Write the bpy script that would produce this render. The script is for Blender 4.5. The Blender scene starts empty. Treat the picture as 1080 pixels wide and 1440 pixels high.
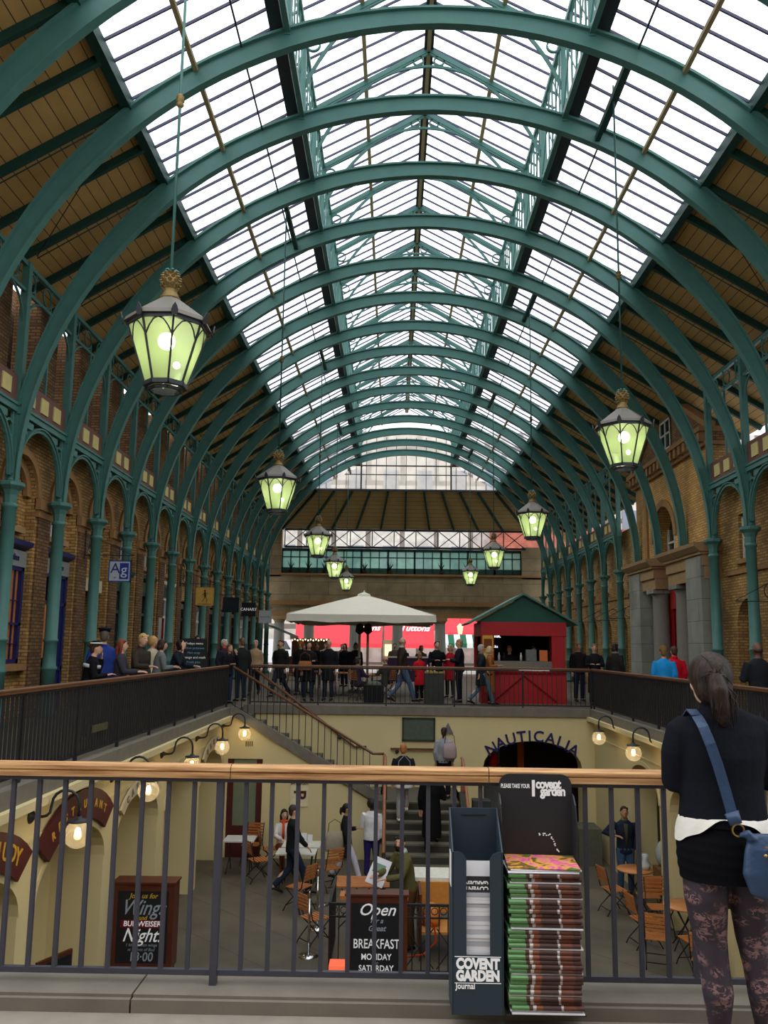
import bpy, math, random
from mathutils import Vector, Matrix
R = math.radians
PI = math.pi
rnd = random.Random(7)
SC = bpy.context.scene
COL = SC.collection

# ------------------------------------------------------------------ camera numbers
YAW, PIT, ROL, FPX, HCAM = .012, .14, .013, 1150., 1.65
UF = .05            # upper floor level
CF = -3.5           # court floor level
X0, HW = .71, 8.12  # hall centre line and half width between the column rows
SP, YB = 2.346, 15.466
def YN(n): return YB + SP * n

# ------------------------------------------------------------------ materials
MATS = {}
def nodes_of(m):
    m.use_nodes = True
    return m.node_tree.nodes, m.node_tree.links
def mat(name, col, rough=.6, metal=0., var=.12, scale=6., bump=0., emit=None, estr=0., spec=.4):
    if name in MATS: return MATS[name]
    m = bpy.data.materials.new(name); N, L = nodes_of(m)
    b = N['Principled BSDF']
    b.inputs['Roughness'].default_value = rough; b.inputs['Metallic'].default_value = metal
    b.inputs['Specular IOR Level'].default_value = spec
    tc = N.new('ShaderNodeTexCoord'); nz = N.new('ShaderNodeTexNoise'); nz.inputs['Scale'].default_value = scale
    nz.inputs['Detail'].default_value = 4
    L.new(tc.outputs['Object'], nz.inputs['Vector'])
    mx = N.new('ShaderNodeMix'); mx.data_type = 'RGBA'
    lo = [max(0, c * (1 - var)) for c in col]; hi = [min(1, c * (1 + var)) for c in col]
    mx.inputs['A'].default_value = (*lo, 1); mx.inputs['B'].default_value = (*hi, 1)
    L.new(nz.outputs['Fac'], mx.inputs['Factor']); L.new(mx.outputs['Result'], b.inputs['Base Color'])
    if bump:
        bp = N.new('ShaderNodeBump'); bp.inputs['Strength'].default_value = bump; bp.inputs['Distance'].default_value = .02
        L.new(nz.outputs['Fac'], bp.inputs['Height']); L.new(bp.outputs['Normal'], b.inputs['Normal'])
    if emit:
        b.inputs['Emission Color'].default_value = (*emit, 1); b.inputs['Emission Strength'].default_value = estr
    MATS[name] = m
    return m
def brick_mat(name, c1, c2, mortar, w=.23, h=.075, ms=.012, bump=.3, rough=.85):
    m = bpy.data.materials.new(name); N, L = nodes_of(m); b = N['Principled BSDF']; b.inputs['Roughness'].default_value = rough
    tc = N.new('ShaderNodeTexCoord'); sx = N.new('ShaderNodeSeparateXYZ'); L.new(tc.outputs['Object'], sx.inputs[0])
    ad = N.new('ShaderNodeMath'); ad.operation = 'ADD'; L.new(sx.outputs['X'], ad.inputs[0]); L.new(sx.outputs['Y'], ad.inputs[1])
    cb = N.new('ShaderNodeCombineXYZ'); L.new(ad.outputs[0], cb.inputs['X']); L.new(sx.outputs['Z'], cb.inputs['Y'])
    br = N.new('ShaderNodeTexBrick'); L.new(cb.outputs[0], br.inputs['Vector'])
    br.inputs['Color1'].default_value = (*c1, 1); br.inputs['Color2'].default_value = (*c2, 1); br.inputs['Mortar'].default_value = (*mortar, 1)
    br.inputs['Scale'].default_value = 1; br.inputs['Brick Width'].default_value = w; br.inputs['Row Height'].default_value = h
    br.inputs['Mortar Size'].default_value = ms; br.inputs['Bias'].default_value = -.1
    nz = N.new('ShaderNodeTexNoise'); nz.inputs['Scale'].default_value = 1.3; nz.inputs['Detail'].default_value = 5; L.new(tc.outputs['Object'], nz.inputs['Vector'])
    mx = N.new('ShaderNodeMix'); mx.data_type = 'RGBA'; mx.blend_type = 'MULTIPLY'; mx.inputs['Factor'].default_value = .7
    rp = N.new('ShaderNodeMapRange'); rp.inputs[1].default_value = .3; rp.inputs[2].default_value = .7; rp.inputs[3].default_value = .55; rp.inputs[4].default_value = 1.2
    L.new(nz.outputs['Fac'], rp.inputs[0]); L.new(br.outputs['Color'], mx.inputs['A']); L.new(rp.outputs[0], mx.inputs['B'])
    L.new(mx.outputs['Result'], b.inputs['Base Color'])
    bp = N.new('ShaderNodeBump'); bp.inputs['Strength'].default_value = bump; bp.inputs['Distance'].default_value = .01; bp.invert = True
    L.new(br.outputs['Fac'], bp.inputs['Height']); L.new(bp.outputs['Normal'], b.inputs['Normal'])
    MATS[name] = m
    return m
def line_mat(name, col, dark, axis, period, rough=.7, width=.06, var=.15, slope=0.):
    """boards or slabs: dark joints every `period` along an axis"""
    m = bpy.data.materials.new(name); N, L = nodes_of(m); b = N['Principled BSDF']; b.inputs['Roughness'].default_value = rough
    tc = N.new('ShaderNodeTexCoord'); sx = N.new('ShaderNodeSeparateXYZ'); L.new(tc.outputs['Object'], sx.inputs[0])
    d = N.new('ShaderNodeMath'); d.operation = 'DIVIDE'; d.inputs[1].default_value = period; L.new(sx.outputs[axis], d.inputs[0])
    fr = N.new('ShaderNodeMath'); fr.operation = 'FRACT'; L.new(d.outputs[0], fr.inputs[0])
    lt = N.new('ShaderNodeMath'); lt.operation = 'LESS_THAN'; lt.inputs[1].default_value = width; L.new(fr.outputs[0], lt.inputs[0])
    fl = N.new('ShaderNodeMath'); fl.operation = 'FLOOR'; L.new(d.outputs[0], fl.inputs[0])
    wn = N.new('ShaderNodeTexWhiteNoise'); wn.noise_dimensions = '1D'; L.new(fl.outputs[0], wn.inputs['W'])
    nz = N.new('ShaderNodeTexNoise'); nz.inputs['Scale'].default_value = 2.5; nz.inputs['Detail'].default_value = 5; L.new(tc.outputs['Object'], nz.inputs['Vector'])
    av = N.new('ShaderNodeMath'); av.operation = 'MULTIPLY_ADD'; av.inputs[1].default_value = .4; L.new(wn.outputs['Value'], av.inputs[0]); L.new(nz.outputs['Fac'], av.inputs[2])
    mx = N.new('ShaderNodeMix'); mx.data_type = 'RGBA'
    mx.inputs['A'].default_value = (*[c * (1 - var) for c in col], 1); mx.inputs['B'].default_value = (*[c * (1 + var) for c in col], 1)
    L.new(av.outputs[0], mx.inputs['Factor'])
    m2 = N.new('ShaderNodeMix'); m2.data_type = 'RGBA'; m2.inputs['B'].default_value = (*dark, 1)
    L.new(lt.outputs[0], m2.inputs['Factor']); L.new(mx.outputs['Result'], m2.inputs['A']); L.new(m2.outputs['Result'], b.inputs['Base Color'])
    MATS[name] = m
    return m
def glass_mat(name, tint, transp=.8, rough=.1, mixcol=(1, 1, 1), emit=0., ecol=(1, 1, 1)):
    m = bpy.data.materials.new(name); N, L = nodes_of(m); N.clear()
    o = N.new('ShaderNodeOutputMaterial'); t = N.new('ShaderNodeBsdfTransparent'); t.inputs[0].default_value = (*tint, 1)
    tr = N.new('ShaderNodeBsdfTranslucent'); tr.inputs[0].default_value = (*mixcol, 1)
    g = N.new('ShaderNodeBsdfGlossy'); g.inputs['Roughness'].default_value = rough; g.inputs[0].default_value = (.8, .8, .8, 1)
    nz = N.new('ShaderNodeTexNoise'); nz.inputs['Scale'].default_value = 1.5
    tc = N.new('ShaderNodeTexCoord'); L.new(tc.outputs['Object'], nz.inputs['Vector'])
    rp = N.new('ShaderNodeMapRange'); rp.inputs[1].default_value = .3; rp.inputs[2].default_value = .75
    rp.inputs[3].default_value = max(0, 1 - transp - .08); rp.inputs[4].default_value = min(1, 1 - transp + .08); L.new(nz.outputs['Fac'], rp.inputs[0])
    a = N.new('ShaderNodeMixShader'); L.new(rp.outputs[0], a.inputs[0]); L.new(t.outputs[0], a.inputs[1]); L.new(tr.outputs[0], a.inputs[2])
    a2 = N.new('ShaderNodeMixShader'); a2.inputs[0].default_value = .05; L.new(a.outputs[0], a2.inputs[1]); L.new(g.outputs[0], a2.inputs[2])
    last = a2
    if emit:
        e = N.new('ShaderNodeEmission'); e.inputs[0].default_value = (*ecol, 1); e.inputs[1].default_value = emit
        ad = N.new('ShaderNodeAddShader'); L.new(a2.outputs[0], ad.inputs[0]); L.new(e.outputs[0], ad.inputs[1]); last = ad
    L.new(last.outputs[0], o.inputs[0])
    MATS[name] = m
    return m
def emit_mat(name, col, s):
    if name in MATS: return MATS[name]
    m = bpy.data.materials.new(name); N, L = nodes_of(m); N.clear()
    o = N.new('ShaderNodeOutputMaterial'); e = N.new('ShaderNodeEmission'); e.inputs[0].default_value = (*col, 1); e.inputs[1].default_value = s
    L.new(e.outputs[0], o.inputs[0]); MATS[name] = m
    return m
def srgb(r, g, b):
    f = lambda c: (c / 255 / 12.92) if c <= 10 else ((c / 255 + .055) / 1.055) ** 2.4
    return (f(r), f(g), f(b))
_cm = {}
def cm(r, g, b, rough=.8):
    """cloth / paint material from an sRGB colour"""
    k = (r, g, b, rough)
    if k not in _cm: _cm[k] = mat('colour_%d_%d_%d_%d' % (r, g, b, int(rough * 100)), srgb(r, g, b), rough, var=.22, scale=14, bump=.15 if rough > .6 else 0, spec=.12 if rough > .6 else .3)
    return _cm[k]

GREEN = mat('green_ironwork', srgb(72, 118, 110), .5, var=.18, scale=3)
GREEND = mat('dark_green_iron', srgb(24, 66, 58), .55, var=.2)
DARK = mat('dark_iron', srgb(38, 39, 45), .5, var=.15)
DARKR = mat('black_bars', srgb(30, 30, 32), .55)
PAINTGREY = mat('grey_painted_iron', srgb(66, 66, 76), .45, var=.12, scale=20)
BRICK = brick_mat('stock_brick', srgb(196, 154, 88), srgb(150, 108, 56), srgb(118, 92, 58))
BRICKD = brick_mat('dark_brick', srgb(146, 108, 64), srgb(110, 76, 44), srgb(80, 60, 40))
BRICKR = brick_mat('portico_brick', srgb(214, 166, 94), srgb(184, 136, 72), srgb(150, 116, 70))
STONE = brick_mat('ashlar_stone', srgb(142, 142, 132), srgb(130, 130, 121), srgb(92, 92, 86), w=1.3, h=.62, ms=.008, bump=.1)
STONEB = brick_mat('brown_ashlar', srgb(158, 138, 104), srgb(142, 124, 92), srgb(100, 88, 64), w=2.4, h=.8, ms=.012, bump=.1)
STONET = mat('tan_stone', srgb(156, 126, 88), .85, var=.22, scale=4, bump=.3)
SAND = mat('brown_sandstone', srgb(150, 112, 70), .85, var=.25, scale=5, bump=.3)
KERB = mat('grey_kerb_stone', srgb(116, 110, 98), .8, var=.28, scale=5, bump=.35)
PAVE = mat('pavement_stone', srgb(138, 130, 118), .85, var=.25, scale=7, bump=.3)
FLAG = brick_mat('flagstones', srgb(96, 88, 72), srgb(84, 77, 63), srgb(62, 57, 47), w=1.6, h=1.1, ms=.014, bump=.15, rough=.6)
CREAM = mat('cream_plaster', srgb(214, 198, 148), .8, var=.06, scale=1.2)
CREAM2 = mat('cream_square', srgb(200, 185, 120), .8)
PLANKS = line_mat('ceiling_boards', srgb(186, 150, 90), srgb(66, 50, 30), 'X', .2, width=.07)
PLANKY = line_mat('end_ceiling_boards', srgb(176, 146, 90), srgb(66, 50, 30), 'Z', .2, width=.06)
WOODR = mat('varnished_handrail', srgb(182, 134, 88), .38, var=.38, scale=9, bump=.1)
WOODD = mat('dark_handrail', srgb(104, 68, 42), .4, var=.25, scale=9)
SLAT = mat('orange_teak_slats', srgb(176, 108, 54), .5, var=.3, scale=12)
TABLEW = mat('teak_table_top', srgb(186, 122, 66), .4, var=.25, scale=10)
SKYGLASS = glass_mat('skylight_glass', (.97, .98, 1), .86)
DIRTYGLASS = glass_mat('dull_skylight_glass', (.9, .88, .84), .55, mixcol=(.9, .87, .8))
WINGLASS = mat('dark_window_glass', srgb(36, 42, 44), .08, var=.3, scale=2, spec=.8)
WARMGLASS = mat('warm_lit_window', srgb(160, 100, 50), .3, var=.5, scale=2, emit=srgb(190, 110, 40), estr=.12)
LGLASS = glass_mat('green_lantern_glass', srgb(206, 222, 178), .52, mixcol=srgb(168, 186, 130), emit=.03, ecol=srgb(200, 220, 140))
BULB = emit_mat('lantern_bulb', (1, 1, .82), 26)
WBULB = emit_mat('warm_bulb', (1, .78, .42), 30)
CLEARG = glass_mat('clear_globe_glass', (.9, .88, .82), .86, rough=.05, mixcol=(.9, .85, .7), emit=.03, ecol=(1, .8, .5))
GILT = mat('gilt_bronze', srgb(134, 112, 66), .5, .4, var=.3, scale=12)
LEAD = mat('lead_grey_roof', srgb(112, 108, 100), .6, var=.15)
BLUE = mat('navy_blue_paint', srgb(30, 36, 92), .4)
RED = mat('red_paint', srgb(170, 24, 32), .55, var=.15)
CRIM = mat('crimson_door', srgb(150, 16, 20), .5)
WHITEP = mat('white_paint', srgb(214, 212, 202), .5)
CANVAS = mat('white_canvas', srgb(226, 220, 204), .85, var=.06)
BLACKB = mat('chalkboard_black', srgb(20, 21, 26), .6)
MAHOG = mat('mahogany_frame', srgb(82, 38, 22), .4, var=.3, scale=8)
MAROON = mat('maroon_sign', srgb(78, 24, 24), .6)
BRONZE = mat('bronze_pipe', srgb(168, 150, 108), .6)
GOLDT = mat('gold_lettering', srgb(200, 150, 50), .5, emit=srgb(200, 150, 50), estr=.05)
WTEXT = mat('white_lettering', srgb(240, 240, 240), .6, emit=(1, 1, 1), estr=.12)
CARD = mat('slate_blue_card', srgb(44, 58, 68), .55, var=.08)
CARDB = mat('black_card', srgb(40, 41, 45), .5, var=.08)
PAPER = mat('white_paper', srgb(222, 222, 226), .7, var=.06)

# ------------------------------------------------------------------ mesh builder
class MB:
    def __init__(s): s.v = []; s.f = []; s.m = []; s.s = []; s.slots = []; s.cur = 0
    def use(s, m):
        if m not in s.slots: s.slots.append(m)
        s.cur = s.slots.index(m); return s
    def add(s, vs, fs, smooth=False):
        b = len(s.v); s.v += [tuple(v) for v in vs]
        for f in fs: s.f.append(tuple(b + i for i in f)); s.m.append(s.cur); s.s.append(smooth)
        return s
    def quad(s, a, b, c, d): return s.add([a, b, c, d], [(0, 1, 2, 3)])
    def box(s, x0, x1, y0, y1, z0, z1, M=None):
        vs = [Vector(p) for p in [(x0, y0, z0), (x1, y0, z0), (x1, y1, z0), (x0, y1, z0), (x0, y0, z1), (x1, y0, z1), (x1, y1, z1), (x0, y1, z1)]]
        if M: vs = [M @ v for v in vs]
        return s.add(vs, [(0, 3, 2, 1), (4, 5, 6, 7), (0, 1, 5, 4), (1, 2, 6, 5), (2, 3, 7, 6), (3, 0, 4, 7)])
    def bar(s, p, q, w, h=None, up=(0, 0, 1)):
        """rectangular bar; w across, h along `up`"""
        p, q = Vector(p), Vector(q); h = h or w; d = (q - p).normalized(); up = Vector(up)
        if abs(d.dot(up)) > .99: up = Vector((0, 1, 0))
        a = d.cross(up).normalized() * w / 2; b = a.cross(d).normalized() * h / 2
        vs = [p - a - b, p + a - b, p + a + b, p - a + b, q - a - b, q + a - b, q + a + b, q - a + b]
        return s.add(vs, [(0, 1, 2, 3), (7, 6, 5, 4), (0, 4, 5, 1), (1, 5, 6, 2), (2, 6, 7, 3), (3, 7, 4, 0)])
    def tube(s, pts, rad, n=8, cap=True, smooth=True, flat=1., up=None):
        pts = [Vector(p) for p in pts]; k = len(pts)
        if not isinstance(rad, (list, tuple)): rad = [rad] * k
        T = [(pts[min(i + 1, k - 1)] - pts[max(i - 1, 0)]).normalized() for i in range(k)]
        u = Vector(up) if up else (Vector((0, 0, 1)) if abs(T[0].z) < .9 else Vector((0, 1, 0)))
        vs = []
        for i in range(k):
            a = T[i].cross(u)
            if a.length < 1e-4: a = T[i].cross(Vector((1, .1, 0)))
            a.normalize(); b = a.cross(T[i]).normalized(); u = b if not up else u
            r = rad[i]; ra, rb = r if isinstance(r, tuple) else (r, r * flat)
            for j in range(n):
                t = 2 * PI * j / n; vs.append(pts[i] + a * (ra * math.cos(t)) + b * (rb * math.sin(t)))
        fs = [(i * n + j, i * n + (j + 1) % n, (i + 1) * n + (j + 1) % n, (i + 1) * n + j) for i in range(k - 1) for j in range(n)]
        if cap:
            fs.append(tuple(range(n))[::-1]); fs.append(tuple((k - 1) * n + j for j in range(n)))
        return s.add(vs, fs, smooth)
    def lathe(s, prof, c=(0, 0, 0), n=16, smooth=True, ph=0., axis='z', sx=1., sy=1.):
        vs = []
        for r, z in prof:
            for j in range(n):
                t = 2 * PI * j / n + ph; p = (r * math.cos(t) * sx, r * math.sin(t) * sy, z)
                if axis == 'y': p = (p[0], p[2], p[1])
                if axis == 'x': p = (p[2], p[0], p[1])
                vs.append((c[0] + p[0], c[1] + p[1], c[2] + p[2]))
        k = len(prof)
        fs = [(i * n + j, i * n + (j + 1) % n, (i + 1) * n + (j + 1) % n, (i + 1) * n + j) for i in range(k - 1) for j in range(n)]
        if prof[0][0] > 1e-6: fs.append(tuple(range(n))[::-1])
        if prof[-1][0] > 1e-6: fs.append(tuple((k - 1) * n + j for j in range(n)))
        return s.add(vs, fs, smooth)
    def ball(s, c, rx, ry=None, rz=None, n=12, k=8, M=None):
        ry = ry or rx; rz = rz or rx; vs = []
        for i in range(k + 1):
            a = -PI / 2 + PI * i / k
            for j in range(n):
                t = 2 * PI * j / n; p = Vector((rx * math.cos(a) * math.cos(t), ry * math.cos(a) * math.sin(t), rz * math.sin(a)))
                if M: p = M @ p
                vs.append(Vector(c) + p)
        fs = [(i * n + j, i * n + (j + 1) % n, (i + 1) * n + (j + 1) % n, (i + 1) * n + j) for i in range(k) for j in range(n)]
        return s.add(vs, fs, True)
    def ring(s, c, r, w, d, axis='x', n=20):
        """flat ring, w = radial width, d = thickness along axis"""
        vs = []
        for j in range(n):
            t = 2 * PI * j / n
            for rr, dd in ((r - w / 2, -d / 2), (r + w / 2, -d / 2), (r + w / 2, d / 2), (r - w / 2, d / 2)):
                a, b = rr * math.cos(t), rr * math.sin(t)
                p = (dd, a, b) if axis == 'x' else ((a, dd, b) if axis == 'y' else (a, b, dd))
                vs.append((c[0] + p[0], c[1] + p[1], c[2] + p[2]))
        fs = []
        for j in range(n):
            k = (j + 1) % n
            for q in range(4): fs.append((j * 4 + q, j * 4 + (q + 1) % 4, k * 4 + (q + 1) % 4, k * 4 + q))
        return s.add(vs, fs)
    def prism(s, poly, plane, c0, c1):
        """poly of 2D points extruded: plane 'xz' along y, 'yz' along x, 'xy' along z"""
        def P(a, b, c): return {'xz': (a, c, b), 'yz': (c, a, b), 'xy': (a, b, c)}[plane]
        n = len(poly); vs = [P(a, b, c0) for a, b in poly] + [P(a, b, c1) for a, b in poly]
        fs = [tuple(range(n)), tuple(range(2 * n - 1, n - 1, -1))] + [(i, n + i, n + (i + 1) % n, (i + 1) % n) for i in range(n)]
        return s.add(vs, fs)
    def sweep(s, frames, prof, closed=True, smooth=False):
        """frames: (pos, a, b, scale_a, scale_b); prof 2D points"""
        n = len(prof); vs = []
        for pos, a, b, ka, kb in frames:
            for p, q in prof: vs.append(Vector(pos) + Vector(a) * p * ka + Vector(b) * q * kb)
        fs = [(i * n + j, i * n + (j + 1) % n, (i + 1) * n + (j + 1) % n, (i + 1) * n + j) for i in range(len(frames) - 1) for j in range(n)]
        fs.append(tuple(range(n))[::-1]); fs.append(tuple((len(frames) - 1) * n + j for j in range(n)))
        return s.add(vs, fs, smooth)
    def mesh(s, name, mat=None):
        me = bpy.data.meshes.new(name); me.from_pydata(s.v, [], s.f)
        for m in (s.slots or ([mat] if mat else [])): me.materials.append(m)
        if s.slots: me.polygons.foreach_set('material_index', s.m)
        me.polygons.foreach_set('use_smooth', s.s)
        me.update()
        return me
    def obj(s, name, mat=None, parent=None):
        return link(name, s.mesh(name, mat), parent)
def link(name, me, parent=None):
    o = bpy.data.objects.new(name, me); COL.objects.link(o)
    if parent: o.parent = parent
    return o
def tag(o, label=None, cat=None, group=None, kind=None):
    if label: o['label'] = label
    if cat: o['category'] = cat
    if group: o['group'] = group
    if kind: o['kind'] = kind
    return o
def thing(name, label, cat, loc=(0, 0, 0), rz=0., group=None, kind=None):
    o = bpy.data.objects.new(name, None); COL.objects.link(o); o.location = loc; o.rotation_euler = (0, 0, rz)
    o.empty_display_size = .2
    return tag(o, label, cat, group, kind)
def struct(name, mb, m=None, parent=None):
    o = mb.obj(name, m, parent)
    if not parent: o['kind'] = 'structure'
    return o
def copy_tree(o, parent=None, loc=None, rz=None, label=None, scale=None):
    c = o.copy(); COL.objects.link(c)
    if parent: c.parent = parent
    for ch in list(o.children): copy_tree(ch, c)
    if loc is not None: c.location = loc
    if rz is not None: c.rotation_euler = (0, 0, rz)
    if scale is not None: c.scale = scale
    if label: c['label'] = label
    return c
def text(name, s, size, loc, rot, m, parent=None, ext=.004, off=0., align='CENTER', shear=0., sx=1., space=1.):
    cu = bpy.data.curves.new(name, 'FONT'); cu.body = s; cu.size = size; cu.extrude = ext; cu.offset = off
    cu.align_x = align; cu.align_y = 'CENTER'; cu.shear = shear; cu.space_character = space; cu.materials.append(m); cu.resolution_u = 3
    o = bpy.data.objects.new('t', cu); COL.objects.link(o); me = bpy.data.meshes.new_from_object(o); bpy.data.objects.remove(o)
    if not me.materials: me.materials.append(m)
    o = bpy.data.objects.new(name, me); COL.objects.link(o); o.location = loc; o.rotation_euler = rot; o.scale = (sx, 1, 1)
    if parent: o.parent = parent
    return o
FRONT = (PI / 2, 0, 0); ONLEFT = (PI / 2, 0, PI / 2); ONRIGHT = (PI / 2, 0, -PI / 2)
ORD = 'first second third fourth fifth sixth seventh eighth ninth tenth eleventh twelfth thirteenth fourteenth fifteenth sixteenth seventeenth eighteenth nineteenth twentieth'.split()

def arch_wall(mb, P, u0, u1, z0, z1, openings, depth, seg=14):
    """wall of front faces with arched openings. P(u, z, d) -> 3D with d = depth behind the face.
    openings: (ua, ub, zbottom, zspring, rise) sorted by ua"""
    cur = u0
    for ua, ub, zb, zs, ri in openings:
        if ua > cur: mb.quad(P(cur, z0, 0), P(ua, z0, 0), P(ua, z1, 0), P(cur, z1, 0))
        if zb > z0: mb.quad(P(ua, z0, 0), P(ub, z0, 0), P(ub, zb, 0), P(ua, zb, 0)); mb.quad(P(ua, zb, 0), P(ub, zb, 0), P(ub, zb, depth), P(ua, zb, depth))
        mid, r = (ua + ub) / 2, (ub - ua) / 2
        pts = [(mid - r * math.cos(PI * i / seg), zs + ri * math.sin(PI * i / seg)) for i in range(seg + 1)]
        for (a, za), (b, zb2) in zip(pts, pts[1:]):
            mb.quad(P(a, za, 0), P(b, zb2, 0), P(b, z1, 0), P(a, z1, 0))
            mb.quad(P(a, za, 0), P(a, za, depth), P(b, zb2, depth), P(b, zb2, 0))
        mb.quad(P(ua, zb, 0), P(ua, zb, depth), P(ua, zs, depth), P(ua, zs, 0))
        mb.quad(P(ub, zb, 0), P(ub, zs, 0), P(ub, zs, depth), P(ub, zb, depth))
        cur = ub
    if cur < u1: mb.quad(P(cur, z0, 0), P(u1, z0, 0), P(u1, z1, 0), P(cur, z1, 0))
def arch_ring(mb, P, mid, r0, r1, zs, ri0, ri1, d0, d1, seg=16):
    """moulded band around an arch: from inner (r0, ri0) to outer (r1, ri1)"""
    fr = []
    for i in range(seg + 1):
        t = PI * i / seg; c, s_ = math.cos(t), math.sin(t)
        a = (mid - r0 * c, zs + ri0 * s_); b = (mid - r1 * c, zs + ri1 * s_)
        fr.append([P(a[0], a[1], d0), P(b[0], b[1], d0), P(b[0], b[1], d1), P(a[0], a[1], d1)])
    for f, g in zip(fr, fr[1:]):
        mb.add(f + g, [(0, 1, 5, 4), (1, 2, 6, 5), (2, 3, 7, 6), (3, 0, 4, 7)])

# ------------------------------------------------------------------ people
def remesh(name, mb, voxel, mats, smooth=4, extra=None):
    me = mb.mesh('tmp'); o = bpy.data.objects.new('tmp', me); COL.objects.link(o)
    md = o.modifiers.new('r', 'REMESH'); md.mode = 'VOXEL'; md.voxel_size = voxel; md.use_smooth_shade = True
    ms = o.modifiers.new('s', 'SMOOTH'); ms.factor = .5; ms.iterations = smooth
    dg = bpy.context.evaluated_depsgraph_get(); ev = o.evaluated_get(dg)
    m2 = ev.to_mesh(); vs = [v.co.copy() for v in m2.vertices]; fs = [tuple(p.vertices) for p in m2.polygons]
    ev.to_mesh_clear(); bpy.data.objects.remove(o); bpy.data.meshes.remove(me)
    out = MB().use(mats[0]); out.add(vs, fs, True)
    if extra: extra(out)
    return out.mesh(name)
SKIN = {k: mat('skin_' + k, srgb(*v), .55, var=.06, scale=20) for k, v in dict(light=(206, 160, 134), pale=(222, 182, 158), tan=(178, 130, 100), dark=(96, 64, 48)).items()}
EYEM = mat('dark_eye', srgb(30, 24, 22), .3); EYEW = mat('eye_white', srgb(225, 220, 215), .3); LIP = mat('lips', srgb(160, 84, 78), .5)
ARMS = dict(down=((.055, -.03, -.29), (.05, .05, -.53)), rail=((.07, .10, -.26), (-.02, .35, -.26)), up=((.1, .12, -.22), (.0, .14, .06)),
            pocket=((.13, -.08, -.27), (.03, .05, -.46)), fwd=((.05, .1, -.27), (.03, .27, -.44)), back=((.06, -.14, -.25), (.06, -.16, -.51)),
            hold=((.07, .03, -.28), (-.05, .26, -.24)), chest=((.16, -.02, -.24), (-.06, .16, -.20)), table=((.05, .14, -.24), (-.04, .38, -.27)), elbow=((.24, .0, -.2), (.02, .15, -.22)))
def hand(mb, w, d, side, s=1., curl=.5, palmn=None):
    """fingers and thumb from wrist w along direction d"""
    w, d = Vector(w), Vector(d).normalized()
    up = Vector((0, 0, 1)) if abs(d.z) < .8 else Vector((0, 1, 0))
    a = d.cross(up).normalized(); n = a.cross(d).normalized()
    if palmn: n = Vector(palmn).normalized(); a = d.cross(n).normalized()
    for i, (off, ln) in enumerate([(-.030, .062), (-.010, .075), (.010, .078), (.030, .068)]):
        b = w + d * .075 * s + a * off * s
        p1 = b + d * ln * .45 * s - n * .012 * curl * s; p2 = b + d * ln * .78 * s - n * .035 * curl * s; p3 = b + d * ln * .95 * s - n * .06 * curl * s
        mb.tube([b - d * .02, b, p1, p2, p3], [.009 * s, .0095 * s, .009 * s, .008 * s, .005 * s], 6)
    sd = -a * side
    b = w + d * .03 * s + sd * .028 * s
    mb.tube([b - sd * .01, b + sd * .022 * s + d * .02 * s, b + sd * .03 * s + d * .052 * s - n * .01 * s], [.012 * s, .011 * s, .006 * s], 6)
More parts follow.
